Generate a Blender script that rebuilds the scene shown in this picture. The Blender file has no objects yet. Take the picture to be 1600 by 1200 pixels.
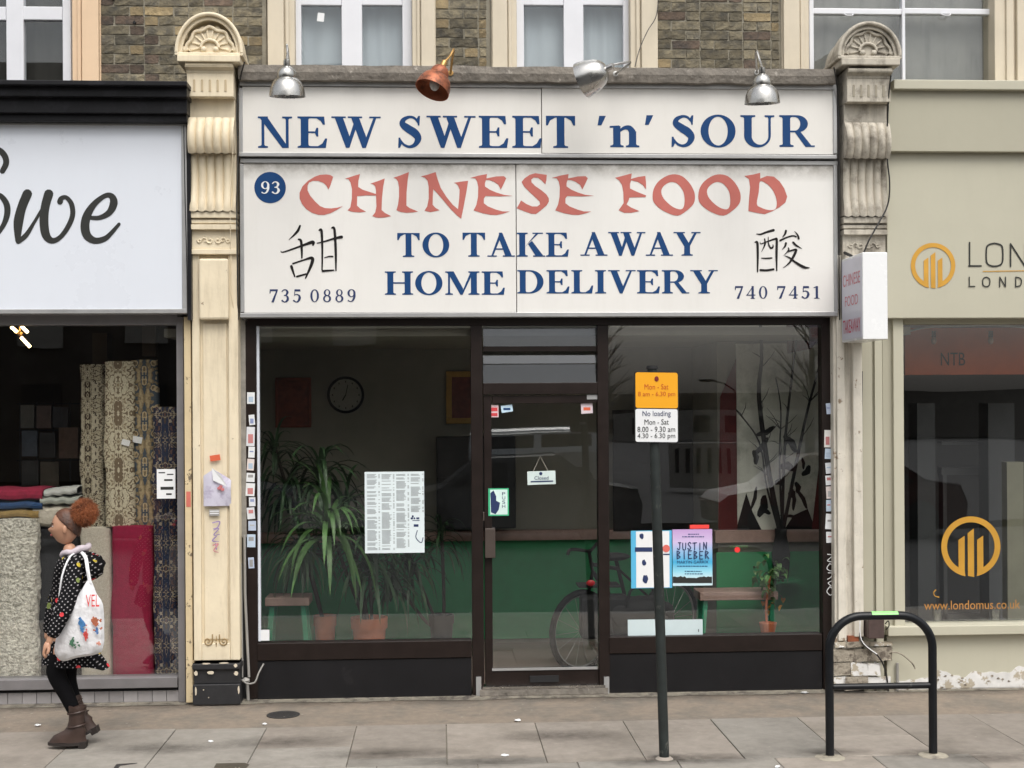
import bpy, math, random
from mathutils import Vector, Matrix, geometry, noise
R = math.radians
random.seed(7)
S = bpy.context.scene
COL = S.collection

# ------------------------------------------------------------------ camera, sky, sun, exposure
F, PX, PY = 2100.0, 800.0, 642.0          # focal length and principal point in photo pixels (1600 x 1200)
YAW, ROLL = R(3.16), 0.0063
CAM = Vector((0.0, -9.9, 2.1))
FW = Vector((math.sin(YAW), math.cos(YAW), 0)); RT = Vector((math.cos(YAW), -math.sin(YAW), 0)); UP = Vector((0, 0, 1))
cr = RT*math.cos(ROLL) - UP*math.sin(ROLL); cu = RT*math.sin(ROLL) + UP*math.cos(ROLL)
cam = bpy.data.cameras.new('camera'); co = bpy.data.objects.new('camera', cam); COL.objects.link(co); S.camera = co
cam.sensor_width = 36; cam.lens = F/1600*36; cam.shift_y = (PY-600)/1600; cam.clip_end = 600; cam.clip_start = .05
co.matrix_world = Matrix(((cr.x, cu.x, -FW.x, CAM.x), (cr.y, cu.y, -FW.y, CAM.y), (cr.z, cu.z, -FW.z, CAM.z), (0, 0, 0, 1)))

W = bpy.data.worlds.new('World'); S.world = W; W.use_nodes = True
nt = W.node_tree; nt.nodes.clear()
sky = nt.nodes.new('ShaderNodeTexSky'); sky.sky_type = 'NISHITA'; sky.sun_disc = False
SUN_EL, SUN_AZ = R(58), R(165)             # azimuth from +Y clockwise
sky.sun_elevation = SUN_EL; sky.sun_rotation = SUN_AZ; sky.air_density = 1.6; sky.dust_density = 6; sky.ozone_density = .6
hs = nt.nodes.new('ShaderNodeHueSaturation'); hs.inputs['Saturation'].default_value = .22
bg = nt.nodes.new('ShaderNodeBackground'); bg.inputs[1].default_value = .15
wo = nt.nodes.new('ShaderNodeOutputWorld')
nt.links.new(sky.outputs[0], hs.inputs['Color']); nt.links.new(hs.outputs[0], bg.inputs[0]); nt.links.new(bg.outputs[0], wo.inputs[0])
sd = bpy.data.lights.new('sun', 'SUN'); sd.energy = .9; sd.angle = R(35); sd.color = (1, .96, .9)
so = bpy.data.objects.new('sun', sd); COL.objects.link(so)
dv = Vector((math.sin(SUN_AZ)*math.cos(SUN_EL), math.cos(SUN_AZ)*math.cos(SUN_EL), math.sin(SUN_EL)))
so.rotation_euler = dv.to_track_quat('Z', 'Y').to_euler(); so.location = (0, -12, 14)
S.view_settings.view_transform = 'Standard'; S.view_settings.look = 'None'; S.view_settings.exposure = 0.37
S.view_settings.gamma = 1; S.view_settings.use_curve_mapping = False
S.cycles.max_bounces = 8; S.cycles.transparent_max_bounces = 16; S.cycles.use_denoising = True

# ------------------------------------------------------------------ pixel -> place
def ray(px, py):
    u = (px-PX)/F; v = -(py-PY)/F
    return FW + cr*u + cu*v
def XZ(px, py, Y):
    d = ray(px, py); t = (Y-CAM.y)/d.y
    return CAM.x+d.x*t, CAM.z+d.z*t
def V(px, py, Y):
    x, z = XZ(px, py, Y); return Vector((x, Y, z))
def G(px, py, z=0.0):
    d = ray(px, py); t = (z-CAM.z)/d.z
    return CAM + d*t
def RC(x0, y0, x1, y1, Y):
    xm, ym = (x0+x1)/2, (y0+y1)/2
    return XZ(x0, ym, Y)[0], XZ(x1, ym, Y)[0], XZ(xm, y1, Y)[1], XZ(xm, y0, Y)[1]   # X0 X1 Z0 Z1

# ------------------------------------------------------------------ mesh builder
def catmull(pts, n=6, closed=False):
    if len(pts) < 3 and not closed:
        return list(pts)
    out = []; N = len(pts)
    rng = range(N if closed else N-1)
    for i in rng:
        g = (lambda k: pts[k % N]) if closed else (lambda k: pts[max(0, min(N-1, k))])
        p0, p1, p2, p3 = g(i-1), g(i), g(i+1), g(i+2)
        for j in range(n):
            t = j/n
            out.append(tuple(.5*((2*b)+(-a+c)*t+(2*a-5*b+4*c-d)*t*t+(-a+3*b-3*c+d)*t**3) for a, b, c, d in zip(p0, p1, p2, p3)))
    if not closed: out.append(tuple(pts[-1]))
    return out

class MB:
    def __init__(s): s.v = []; s.f = []; s.k = 0
    def add(s, vs, fs):
        o = len(s.v); s.v += [tuple(a) for a in vs]; s.f += [tuple(o+i for i in q) for q in fs]; return s
    def box(s, x0, x1, y0, y1, z0, z1):
        x0, x1 = sorted((x0, x1)); y0, y1 = sorted((y0, y1)); z0, z1 = sorted((z0, z1))
        return s.add([(x0,y0,z0),(x1,y0,z0),(x1,y1,z0),(x0,y1,z0),(x0,y0,z1),(x1,y0,z1),(x1,y1,z1),(x0,y1,z1)],
                     [(0,3,2,1),(4,5,6,7),(0,1,5,4),(1,2,6,5),(2,3,7,6),(3,0,4,7)])
    def pbox(s, x0, y0, x1, y1, Yf, Yb):          # photo rectangle measured on plane Yf, extruded back to Yb
        X0, X1, Z0, Z1 = RC(x0, y0, x1, y1, Yf); return s.box(X0, X1, Yf, Yb, Z0, Z1)
    def prism(s, poly, ya, yb):                   # poly of (x,z); ya front
        n = len(poly)
        tri = geometry.tessellate_polygon([[Vector((p[0], p[1], 0)) for p in poly]])
        vs = [(p[0], ya, p[1]) for p in poly]+[(p[0], yb, p[1]) for p in poly]
        return s.add(vs, [tuple(t) for t in tri]+[tuple(n+i for i in reversed(t)) for t in tri]+[(i, (i+1) % n, n+(i+1) % n, n+i) for i in range(n)])
    def yprism(s, prof, x0, x1):                  # profile of (y,z) swept along x
        n = len(prof)
        tri = geometry.tessellate_polygon([[Vector((p[0], p[1], 0)) for p in prof]])
        vs = [(x0, p[0], p[1]) for p in prof]+[(x1, p[0], p[1]) for p in prof]
        return s.add(vs, [tuple(t) for t in tri]+[tuple(n+i for i in reversed(t)) for t in tri]+[(i, (i+1) % n, n+(i+1) % n, n+i) for i in range(n)])
    def flat(s, loops, Y, step=.00005):            # flat print: list of loops [(x,z)...], first outer
        y = Y - s.k*step; s.k += 1
        vs = [(p[0], y, p[1]) for l in loops for p in l]
        tri = geometry.tessellate_polygon([[Vector((p[0], p[1], 0)) for p in l] for l in loops])
        return s.add(vs, [tuple(t) for t in tri])
    def ribbon(s, pts, ws, Y, step=.00005, n=6):   # brush stroke in plane Y; pts (x,z)
        c = catmull([(p[0], p[1], w) for p, w in zip(pts, ws)], n)
        y = Y - s.k*step; s.k += 1
        vs = []; fs = []
        for i, p in enumerate(c):
            a = c[max(0, i-1)]; b = c[min(len(c)-1, i+1)]
            dx, dz = b[0]-a[0], b[1]-a[1]; L = math.hypot(dx, dz) or 1
            nx, nz = -dz/L*p[2]/2, dx/L*p[2]/2
            vs += [(p[0]+nx, y, p[1]+nz), (p[0]-nx, y, p[1]-nz)]
        for i in range(len(c)-1): fs.append((2*i, 2*i+1, 2*i+3, 2*i+2))
        s.add(vs, fs)
        for e in (c[0], c[-1]):                   # round ends
            y2 = Y - s.k*step; s.k += 1
            m = 10; s.add([(e[0]+math.cos(q*2*math.pi/m)*e[2]/2, y2, e[1]+math.sin(q*2*math.pi/m)*e[2]/2) for q in range(m)], [tuple(range(m))])
        return s
    def tube(s, pts, r, n=10, cap=True, closed=False):
        pts = [Vector(p) for p in pts]; rs = r if isinstance(r, (list, tuple)) else [r]*len(pts)
        N = len(pts); vs = []; fs = []; prev = None
        for i, p in enumerate(pts):
            if closed: t = (pts[(i+1) % N]-pts[i-1]).normalized()
            else: t = (pts[min(N-1, i+1)]-pts[max(0, i-1)]).normalized()
            if prev is None: a = t.orthogonal().normalized()
            else:
                a = prev - t*prev.dot(t)
                a = a.normalized() if a.length > 1e-6 else t.orthogonal().normalized()
            prev = a; b = t.cross(a)
            for k in range(n):
                q = 2*math.pi*k/n; vs.append(p+(a*math.cos(q)+b*math.sin(q))*rs[i])
        for i in range(N if closed else N-1):
            j = (i+1) % N
            for k in range(n): fs.append((i*n+k, i*n+(k+1) % n, j*n+(k+1) % n, j*n+k))
        if cap and not closed: fs += [tuple(reversed(range(n))), tuple((N-1)*n+k for k in range(n))]
        return s.add(vs, fs)
    def lathe(s, prof, o, axis=(0, 0, 1), n=28):  # prof (r, h)
        o = Vector(o); ax = Vector(axis).normalized(); a = ax.orthogonal().normalized(); b = ax.cross(a); vs = []; fs = []
        for r, h in prof:
            for k in range(n):
                q = 2*math.pi*k/n; vs.append(o+ax*h+(a*math.cos(q)+b*math.sin(q))*max(r, 1e-4))
        for i in range(len(prof)-1):
            for k in range(n): fs.append((i*n+k, i*n+(k+1) % n, (i+1)*n+(k+1) % n, (i+1)*n+k))
        return s.add(vs, fs)
    def ball(s, c, rx, ry, rz, n=14, m=9, wob=0):
        vs = []; fs = []
        for i in range(m+1):
            th = math.pi*i/m
            for k in range(n):
                q = 2*math.pi*k/n; d = Vector((math.sin(th)*math.cos(q), math.sin(th)*math.sin(q), math.cos(th)))
                w = 1+wob*noise.noise(d*3+Vector(c)*7)
                vs.append((c[0]+d.x*rx*w, c[1]+d.y*ry*w, c[2]+d.z*rz*w))
        for i in range(m):
            for k in range(n): fs.append((i*n+k, (i+1)*n+k, (i+1)*n+(k+1) % n, i*n+(k+1) % n))
        return s.add(vs, fs)
    def grid(s, fn, nu, nv, cu_=False):           # fn(i/nu, j/nv)->point
        vs = [fn(i/nu, j/nv) for j in range(nv+1) for i in range(nu+1)]
        return s.add(vs, [(j*(nu+1)+i, j*(nu+1)+i+1, (j+1)*(nu+1)+i+1, (j+1)*(nu+1)+i) for j in range(nv) for i in range(nu)])

def mesh(name, mb, mat, smooth=False):
    me = bpy.data.meshes.new(name); me.from_pydata(mb.v, [], mb.f); me.validate()
    if isinstance(mat, (list, tuple)):
        for m in mat: me.materials.append(m)
    else: me.materials.append(mat)
    if smooth:
        me.polygons.foreach_set('use_smooth', [True]*len(me.polygons))
    me.update(); return me
def autosmooth(me, ang=35):
    me.polygons.foreach_set('use_smooth', [True]*len(me.polygons))
    import bmesh
    b = bmesh.new(); b.from_mesh(me); bmesh.ops.recalc_face_normals(b, faces=b.faces)
    for e in b.edges: e.smooth = not (len(e.link_faces) == 2 and e.calc_face_angle(0) > R(ang))
    b.to_mesh(me); b.free()
LOCS = {}
def place(o, parent):
    if parent is not None:
        o.parent = parent
        if parent.name in LOCS: o.matrix_parent_inverse = Matrix.Translation(-LOCS[parent.name])
def part(name, mb, mat, parent, smooth=False, bevel=0, label=None, kind=None):
    me = mb if isinstance(mb, bpy.types.Mesh) else mesh(name, mb, mat)
    if smooth: autosmooth(me)
    o = bpy.data.objects.new(name, me); COL.objects.link(o); place(o, parent)
    if bevel:
        b = o.modifiers.new('bevel', 'BEVEL'); b.width = bevel; b.segments = 2; b.limit_method = 'ANGLE'; b.angle_limit = R(40)
    if label: o['label'] = label
    if kind: o['kind'] = kind
    return o
def thing(name, label, cat, loc=(0, 0, 0), group=None):
    o = bpy.data.objects.new(name, None); COL.objects.link(o); o.location = loc; o.empty_display_size = .1
    LOCS[o.name] = Vector(loc)
    o['label'] = label; o['category'] = cat
    if group: o['group'] = group
    return o
def solo(name, mb, mat, label, cat, group=None, **k):
    o = part(name, mb, mat, None, **k); o['label'] = label; o['category'] = cat
    if group: o['group'] = group
    return o
def struct(name, mb, mat, **k): return part(name, mb, mat, None, kind='structure', **k)

# ------------------------------------------------------------------ materials
def M(name, col, rough=.6, var=.12, scale=6, bump=.15, bscale=40, metal=0, col2=None, pscale=3, pmin=.5, pmax=.6, streak=0, dirt_shade=(.08,.07,.06), rand=0, spec=.5, bdist=.004, coat=0, topdirt=None):
    m = bpy.data.materials.new(name); m.use_nodes = True; t = m.node_tree; N = t.nodes; L = t.links
    b = N['Principled BSDF']; b.inputs['Roughness'].default_value = rough; b.inputs['Metallic'].default_value = metal
    b.inputs['Specular IOR Level'].default_value = spec; b.inputs['Coat Weight'].default_value = coat
    tc = N.new('ShaderNodeTexCoord'); vec = tc.outputs['Object']
    if rand:
        oi = N.new('ShaderNodeObjectInfo'); ad = N.new('ShaderNodeVectorMath'); ad.operation = 'ADD'
        mu = N.new('ShaderNodeMath'); mu.operation = 'MULTIPLY'; mu.inputs[1].default_value = 37
        L.new(oi.outputs['Random'], mu.inputs[0]); L.new(vec, ad.inputs[0]); L.new(mu.outputs[0], ad.inputs[1]); vec = ad.outputs[0]
    n1 = N.new('ShaderNodeTexNoise'); n1.inputs['Scale'].default_value = scale; n1.inputs['Detail'].default_value = 6; n1.inputs['Roughness'].default_value = .65
    L.new(vec, n1.inputs['Vector'])
    mr = N.new('ShaderNodeMapRange'); mr.inputs[1].default_value = .25; mr.inputs[2].default_value = .75
    mr.inputs[3].default_value = 1-var; mr.inputs[4].default_value = 1+var; L.new(n1.outputs[0], mr.inputs[0])
    rgb = N.new('ShaderNodeRGB'); rgb.outputs[0].default_value = (*col, 1); cur = rgb.outputs[0]
    def mix(fac, a, bcol, bt='MIX'):
        x = N.new('ShaderNodeMix'); x.data_type = 'RGBA'; x.blend_type = bt
        if isinstance(fac, float): x.inputs[0].default_value = fac
        else: L.new(fac, x.inputs[0])
        L.new(a, x.inputs[6])
        if isinstance(bcol, tuple): x.inputs[7].default_value = (*bcol, 1)
        else: L.new(bcol, x.inputs[7])
        return x.outputs[2]
    def noisefac(sc, lo, hi, vv=None, det=8):
        q = N.new('ShaderNodeTexNoise'); q.inputs['Scale'].default_value = sc; q.inputs['Detail'].default_value = det; q.inputs['Roughness'].default_value = .7
        L.new(vv if vv is not None else vec, q.inputs['Vector'])
        r = N.new('ShaderNodeMapRange'); r.inputs[1].default_value = lo; r.inputs[2].default_value = hi; L.new(q.outputs[0], r.inputs[0]); return r.outputs[0]
    if col2 is not None: cur = mix(noisefac(pscale, pmin, pmax), cur, col2)
    if streak:
        mp = N.new('ShaderNodeMapping'); mp.inputs['Scale'].default_value = (1, 1, .12); L.new(vec, mp.inputs[0])
        f = noisefac(14, .5, .8, mp.outputs[0]); mm = N.new('ShaderNodeMath'); mm.operation = 'MULTIPLY'; mm.inputs[1].default_value = streak; L.new(f, mm.inputs[0])
        cur = mix(mm.outputs[0], cur, dirt_shade)
    if topdirt is not None:                       # soot fallen along the upper edge: (z_edge, depth, amount)
        se = N.new('ShaderNodeSeparateXYZ'); L.new(vec, se.inputs[0])
        r = N.new('ShaderNodeMapRange'); r.inputs[1].default_value = topdirt[0]-topdirt[1]; r.inputs[2].default_value = topdirt[0]; L.new(se.outputs[2], r.inputs[0])
        f = noisefac(9, .2, .7); mm = N.new('ShaderNodeMath'); mm.operation = 'MULTIPLY'; L.new(f, mm.inputs[0]); L.new(r.outputs[0], mm.inputs[1])
        m2 = N.new('ShaderNodeMath'); m2.operation = 'MULTIPLY'; m2.inputs[1].default_value = topdirt[2]; L.new(mm.outputs[0], m2.inputs[0])
        cur = mix(m2.outputs[0], cur, (.16, .14, .11))
    if rand:
        r2 = N.new('ShaderNodeMapRange'); r2.inputs[3].default_value = 1-rand; r2.inputs[4].default_value = 1+rand; L.new(oi.outputs['Random'], r2.inputs[0])
        cur = mix(1.0, cur, r2.outputs[0], 'MULTIPLY')
    cur = mix(1.0, cur, mr.outputs[0], 'MULTIPLY')
    L.new(cur, b.inputs['Base Color'])
    if bump:
        n2 = N.new('ShaderNodeTexNoise'); n2.inputs['Scale'].default_value = bscale; n2.inputs['Detail'].default_value = 8; L.new(vec, n2.inputs['Vector'])
        bp = N.new('ShaderNodeBump'); bp.inputs['Strength'].default_value = bump; bp.inputs['Distance'].default_value = bdist; L.new(n2.outputs[0], bp.inputs['Height']); L.new(bp.outputs[0], b.inputs['Normal'])
    rr = N.new('ShaderNodeMapRange'); rr.inputs[3].default_value = max(0, rough-.12); rr.inputs[4].default_value = min(1, rough+.12); L.new(n1.outputs[0], rr.inputs[0]); L.new(rr.outputs[0], b.inputs['Roughness'])
    return m
def glass(name, tint=(.93, .93, .915), f0=.085):
    m = bpy.data.materials.new(name); m.use_nodes = True; t = m.node_tree; N = t.nodes; L = t.links; N.clear()
    o = N.new('ShaderNodeOutputMaterial'); mx = N.new('ShaderNodeMixShader'); tr = N.new('ShaderNodeBsdfTransparent'); gl = N.new('ShaderNodeBsdfGlossy')
    tr.inputs[0].default_value = (*tint, 1); gl.inputs['Roughness'].default_value = 0.0; gl.inputs[0].default_value = (.95, .97, 1, 1)
    lw = N.new('ShaderNodeLayerWeight'); lw.inputs[0].default_value = .5
    p = N.new('ShaderNodeMath'); p.operation = 'POWER'; p.inputs[1].default_value = 5; L.new(lw.outputs['Facing'], p.inputs[0])
    a = N.new('ShaderNodeMath'); a.operation = 'MULTIPLY_ADD'; a.inputs[1].default_value = .9; a.inputs[2].default_value = f0; L.new(p.outputs[0], a.inputs[0])
    tc = N.new('ShaderNodeTexCoord'); nz = N.new('ShaderNodeTexNoise'); nz.inputs['Scale'].default_value = 1.3; nz.inputs['Detail'].default_value = 1; L.new(tc.outputs['Object'], nz.inputs[0])
    bp = N.new('ShaderNodeBump'); bp.inputs['Strength'].default_value = .06; bp.inputs['Distance'].default_value = .02; L.new(nz.outputs[0], bp.inputs['Height']); L.new(bp.outputs[0], gl.inputs['Normal'])
    L.new(a.outputs[0], mx.inputs[0]); L.new(tr.outputs[0], mx.inputs[1]); L.new(gl.outputs[0], mx.inputs[2]); L.new(mx.outputs[0], o.inputs[0]); return m
def emit(name, col, st):
    m = bpy.data.materials.new(name); m.use_nodes = True; b = m.node_tree.nodes['Principled BSDF']
    b.inputs['Emission Color'].default_value = (*col, 1); b.inputs['Emission Strength'].default_value = st; b.inputs['Base Color'].default_value = (*col, 1); return m
def ramp_mat(name, kind, stops, scale, stretch=(1, 1, 1), dist=0, rough=.9, bump=.4, detail=2, mirror=None):
    m = bpy.data.materials.new(name); m.use_nodes = True; t = m.node_tree; N = t.nodes; L = t.links; b = N['Principled BSDF']; b.inputs['Roughness'].default_value = rough
    b.inputs['Specular IOR Level'].default_value = .2
    tc = N.new('ShaderNodeTexCoord'); mp = N.new('ShaderNodeMapping'); mp.inputs['Scale'].default_value = stretch; src = tc.outputs['Object']
    if mirror is not None:                        # woven ornament: mirrored about the roll's middle and repeated along it
        se = N.new('ShaderNodeSeparateXYZ'); L.new(src, se.inputs[0]); cb = N.new('ShaderNodeCombineXYZ')
        a_ = N.new('ShaderNodeMath'); a_.operation = 'SUBTRACT'; a_.inputs[1].default_value = mirror[0]; L.new(se.outputs[0], a_.inputs[0])
        b2 = N.new('ShaderNodeMath'); b2.operation = 'ABSOLUTE'; L.new(a_.outputs[0], b2.inputs[0]); L.new(b2.outputs[0], cb.inputs[0])
        p2 = N.new('ShaderNodeMath'); p2.operation = 'PINGPONG'; p2.inputs[1].default_value = mirror[1]; L.new(se.outputs[2], p2.inputs[0]); L.new(p2.outputs[0], cb.inputs[2]); src = cb.outputs[0]
    L.new(src, mp.inputs[0]); vec = mp.outputs[0]
    if dist:
        nz = N.new('ShaderNodeTexNoise'); nz.inputs['Scale'].default_value = scale*.5; L.new(vec, nz.inputs[0])
        vm = N.new('ShaderNodeVectorMath'); vm.operation = 'MULTIPLY_ADD'; vm.inputs[1].default_value = (dist, dist, dist); L.new(nz.outputs['Color'], vm.inputs[0]); L.new(vec, vm.inputs[2]); vec = vm.outputs[0]
    if kind == 'VORONOI':
        n = N.new('ShaderNodeTexVoronoi'); n.inputs['Scale'].default_value = scale; out = n.outputs['Distance']
    elif kind == 'WAVE':
        n = N.new('ShaderNodeTexWave'); n.wave_type = 'RINGS'; n.inputs['Scale'].default_value = scale; n.inputs['Distortion'].default_value = 6; n.inputs['Detail'].default_value = detail; n.inputs['Detail Scale'].default_value = 2; out = n.outputs['Fac']
    else:
        n = N.new('ShaderNodeTexNoise'); n.inputs['Scale'].default_value = scale; n.inputs['Detail'].default_value = detail; out = n.outputs[0]
    L.new(vec, n.inputs['Vector'])
    cr_ = N.new('ShaderNodeValToRGB'); cr_.color_ramp.interpolation = 'CONSTANT'
    e = cr_.color_ramp.elements; e[0].position = stops[0][0]; e[0].color = (*stops[0][1], 1); e[1].position = stops[1][0]; e[1].color = (*stops[1][1], 1)
    for p_, c_ in stops[2:]:
        q = e.new(p_); q.color = (*c_, 1)
    L.new(out, cr_.inputs[0])
    n3 = N.new('ShaderNodeTexNoise'); n3.inputs['Scale'].default_value = 90; n3.inputs['Detail'].default_value = 4; L.new(tc.outputs['Object'], n3.inputs[0])
    mr = N.new('ShaderNodeMapRange'); mr.inputs[3].default_value = .55; mr.inputs[4].default_value = 1.35; L.new(n3.outputs[0], mr.inputs[0])
    mx = N.new('ShaderNodeMix'); mx.data_type = 'RGBA'; mx.blend_type = 'MULTIPLY'; mx.inputs[0].default_value = 1; L.new(cr_.outputs[0], mx.inputs[6]); L.new(mr.outputs[0], mx.inputs[7]); L.new(mx.outputs[2], b.inputs['Base Color'])
    bp = N.new('ShaderNodeBump'); bp.inputs['Strength'].default_value = bump; bp.inputs['Distance'].default_value = .006; L.new(n3.outputs[0], bp.inputs['Height']); L.new(bp.outputs[0], b.inputs['Normal'])
    return m

m_brick = M('stock_brick', (.20, .172, .115), .9, .35, 22, .8, 60, col2=(.085, .078, .062), pscale=9, pmin=.42, pmax=.62, rand=.42, bdist=.008)
m_brick2 = M('stock_brick_ochre', (.28, .215, .12), .9, .3, 22, .8, 60, col2=(.15, .125, .08), pscale=9, pmin=.45, pmax=.7, rand=.3, bdist=.008)
m_brick3 = M('stock_brick_brown', (.125, .09, .066), .9, .35, 22, .8, 60, col2=(.06, .05, .043), pscale=9, pmin=.45, pmax=.65, rand=.35, bdist=.008)
m_mortar = M('mortar', (.31, .285, .225), .95, .3, 14, .7, 70, col2=(.17, .155, .12), pscale=7, pmin=.4, pmax=.7)
m_cream = M('cream_paint', (.62, .55, .43), .6, .06, 5, .15, 30, streak=.18, dirt_shade=(.32, .26, .18))
m_peach = M('peach_paint', (.74, .54, .36), .55, .05, 5, .15, 30, streak=.12, dirt_shade=(.4, .28, .18))
m_upvc = M('white_upvc', (.72, .73, .77), .35, .04, 5, .05, 30, streak=.08, dirt_shade=(.4, .4, .4))
m_pil = M('pilaster_cream', (.74, .645, .475), .6, .07, 5, .3, 35, col2=(.30, .22, .14), pscale=11, pmin=.675, pmax=.70, streak=.6, dirt_shade=(.40, .32, .21))
m_shaft2 = M('peeling_shaft', (.62, .58, .50), .7, .12, 7, .5, 35, col2=(.26, .19, .13), pscale=9, pmin=.60, pmax=.64, streak=.8, dirt_shade=(.2, .17, .13))
m_pil2 = M('pilaster_worn', (.50, .46, .385), .7, .15, 7, .4, 35, col2=(.2, .175, .14), pscale=5, pmin=.5, pmax=.66, streak=.7, dirt_shade=(.12, .1, .08))
m_signw = M('sign_white', (.72, .70, .66), .38, .025, 2, .04, 20, streak=.10, dirt_shade=(.45, .42, .36))
m_frame_alu = M('aluminium', (.42, .42, .42), .4, .1, 8, .1, 50, metal=.5)
m_navy = M('navy_vinyl', (.012, .055, .17), .4, .06, 20, 0, spec=.18)
m_navy2 = M('faded_navy', (.03, .045, .12), .5, .06, 20, 0, spec=.18)
m_red = M('faded_red_vinyl', (.50, .155, .13), .5, .06, 8, 0, spec=.18)
m_ink = M('black_ink', (.012, .01, .01), .5, .1, 20, 0, spec=.18)
m_white = M('white_paper', (.78, .79, .8), .6, .03, 8, .05, 30)
m_brown = M('brown_frame', (.015, .0095, .008), .4, .25, 8, .15, 60, spec=.25)
m_black = M('black_paint', (.012, .012, .014), .4, .25, 5, .2, 30, col2=(.02, .02, .024), pscale=4, spec=.22)
m_riser = M('black_riser', (.009, .0085, .0095), .6, .3, 3, .25, 20, col2=(.033, .031, .033), pscale=4, pmin=.6, pmax=.85, spec=.22)
m_beam = M('weathered_beam', (.19, .17, .145), .85, .4, 10, .9, 25, col2=(.36, .33, .29), pscale=12, pmin=.6, pmax=.66, bdist=.015)
m_olive = M('olive_paint', (.40, .38, .295), .6, .035, 3, .12, 25, streak=.08, dirt_shade=(.3, .27, .19))
m_olive2 = M('olive_paint_light', (.47, .45, .355), .55, .035, 3, .12, 25, streak=.06, dirt_shade=(.3, .27, .19))
m_gold = M('gold_vinyl', (.62, .33, .05), .35, .12, 5, 0, metal=.3)
m_grey_text = M('dark_grey_letter', (.035, .036, .034), .5, .1, 9, 0, spec=.2)
m_steel = M('spun_aluminium', (.52, .51, .49), .27, .22, 9, .12, 40, metal=1)
m_rust = M('rusty_copper', (.36, .12, .06), .5, .3, 12, .3, 40, metal=.55, col2=(.16, .06, .035), pscale=9)
m_brass = M('brass', (.45, .27, .1), .4, .2, 12, .1, 40, metal=.8)
m_slab = M('paving_slab', (.27, .238, .205), .85, .17, 13, .5, 120, rand=.16, col2=(.185, .162, .135), pscale=1.6, pmin=.46, pmax=.72)
m_slab_b = M('paving_slab_grey', (.25, .232, .205), .85, .17, 13, .5, 120, rand=.12, col2=(.17, .155, .135), pscale=1.6, pmin=.46, pmax=.72)
m_strip = M('brown_asphalt', (.225, .185, .145), .9, .2, 16, .7, 150, col2=(.165, .145, .12), pscale=2.2, pmin=.45, pmax=.62)
m_edge = M('pale_mortar_edge', (.33, .30, .24), .9, .25, 12, .6, 80, col2=(.16, .14, .12), pscale=7, pmin=.5, pmax=.6)
m_road = M('road_asphalt', (.032, .032, .033), .9, .2, 5, .6, 120)
m_kerb = M('kerb_granite', (.25, .24, .22), .8, .2, 15, .4, 80)
m_iron = M('cast_iron', (.03, .028, .027), .6, .3, 30, .5, 60)
m_hoop = M('black_hoop_paint', (.007, .008, .010), .32, .2, 12, .2, 40, col2=(.04, .04, .04), pscale=20, pmin=.64, pmax=.7, spec=.3)
m_pole = M('grey_green_pole', (.022, .027, .026), .5, .3, 10, .3, 30, col2=(.09, .09, .08), pscale=16, pmin=.60, pmax=.68, spec=.3)
m_yellow = M('yellow_sign', (.85, .38, .01), .4, .02, 8, 0)
m_alu_sign = M('pale_panel', (.70, .735, .80), .3, .015, 2, 0, streak=.05, dirt_shade=(.5, .5, .52))
m_glass = glass('shop_glass'); m_glass2 = glass('upper_glass', (.93, .94, .94), .05)
m_green = M('green_dado', (.022, .27, .10), .6, .15, 6, .1, 30)
m_wallin = M('interior_wall', (.30, .29, .245), .9, .12, 3, .1, 30)
m_wood = M('pinkish_wood', (.42, .29, .25), .6, .2, 10, .2, 40)
m_floorin = M('interior_floor', (.26, .19, .17), .5, .2, 6, .1, 30)
m_greenp = M('stool_green', (.03, .30, .16), .5, .1, 10, .05, 40)
m_leaf = M('leaf', (.09, .20, .06), .45, .35, 14, .1, 40, rand=.45)
m_leaf2 = M('leaf_dark', (.028, .07, .026), .5, .35, 14, .1, 40, rand=.5)
m_terra = M('terracotta', (.55, .17, .08), .8, .15, 9, .2, 50)
m_dark = M('dark_void', (.01, .01, .011), .8, .2, 5, 0)
m_frame_red = M('red_picture', (.25, .05, .025), .6, .3, 14, .1)
m_gilt = M('gilt_frame', (.5, .28, .05), .4, .2, 20, .3, 60, metal=.3)
m_skin = M('skin', (.46, .25, .16), .5, .06, 14, .05, 60)
m_hair = M('auburn_hair', (.36, .12, .045), .75, .4, 60, .9, 120, col2=(.16, .05, .02), pscale=14, pmin=.45, pmax=.62, bdist=.01)
m_hair2 = M('slicked_hair', (.10, .036, .016), .5, .3, 30, .8, 70, col2=(.035, .015, .010), pscale=9, pmin=.40, pmax=.6, bdist=.006)
m_hairband = M('dark_brown_hair', (.045, .018, .01), .6, .3, 60, .6, 150)
m_legg = M('black_leggings', (.006, .006, .007), .9, .2, 20, .1, 60, spec=.1)
m_boot = M('brown_leather', (.045, .025, .019), .5, .3, 16, .4, 50)
m_sole = M('boot_sole', (.02, .014, .012), .7, .2, 20, .2, 60)
m_lining = M('lilac_lining', (.5, .44, .48), .8, .15, 40, .2, 60)
m_bag = M('white_canvas', (.74, .74, .76), .8, .05, 12, .9, 9, bdist=.03)
m_pipe = M('grey_pipe', (.30, .29, .27), .5, .15, 9, .1, 30, streak=.3)
m_cable = M('black_cable', (.015, .014, .014), .5, .2, 9, .1, 30)
m_peelw = M('peeling_white', (.66, .65, .63), .7, .15, 9, .7, 30, col2=(.40, .35, .27), pscale=8, pmin=.52, pmax=.55)
m_stone = M('exposed_stone', (.34, .30, .24), .9, .35, 14, 1, 30, col2=(.12, .10, .08), pscale=14, pmin=.48, pmax=.58, bdist=.012)
m_timber_g = M('grey_timber', (.26, .245, .22), .8, .3, 12, .5, 40, streak=.8, dirt_shade=(.07, .06, .05))
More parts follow.
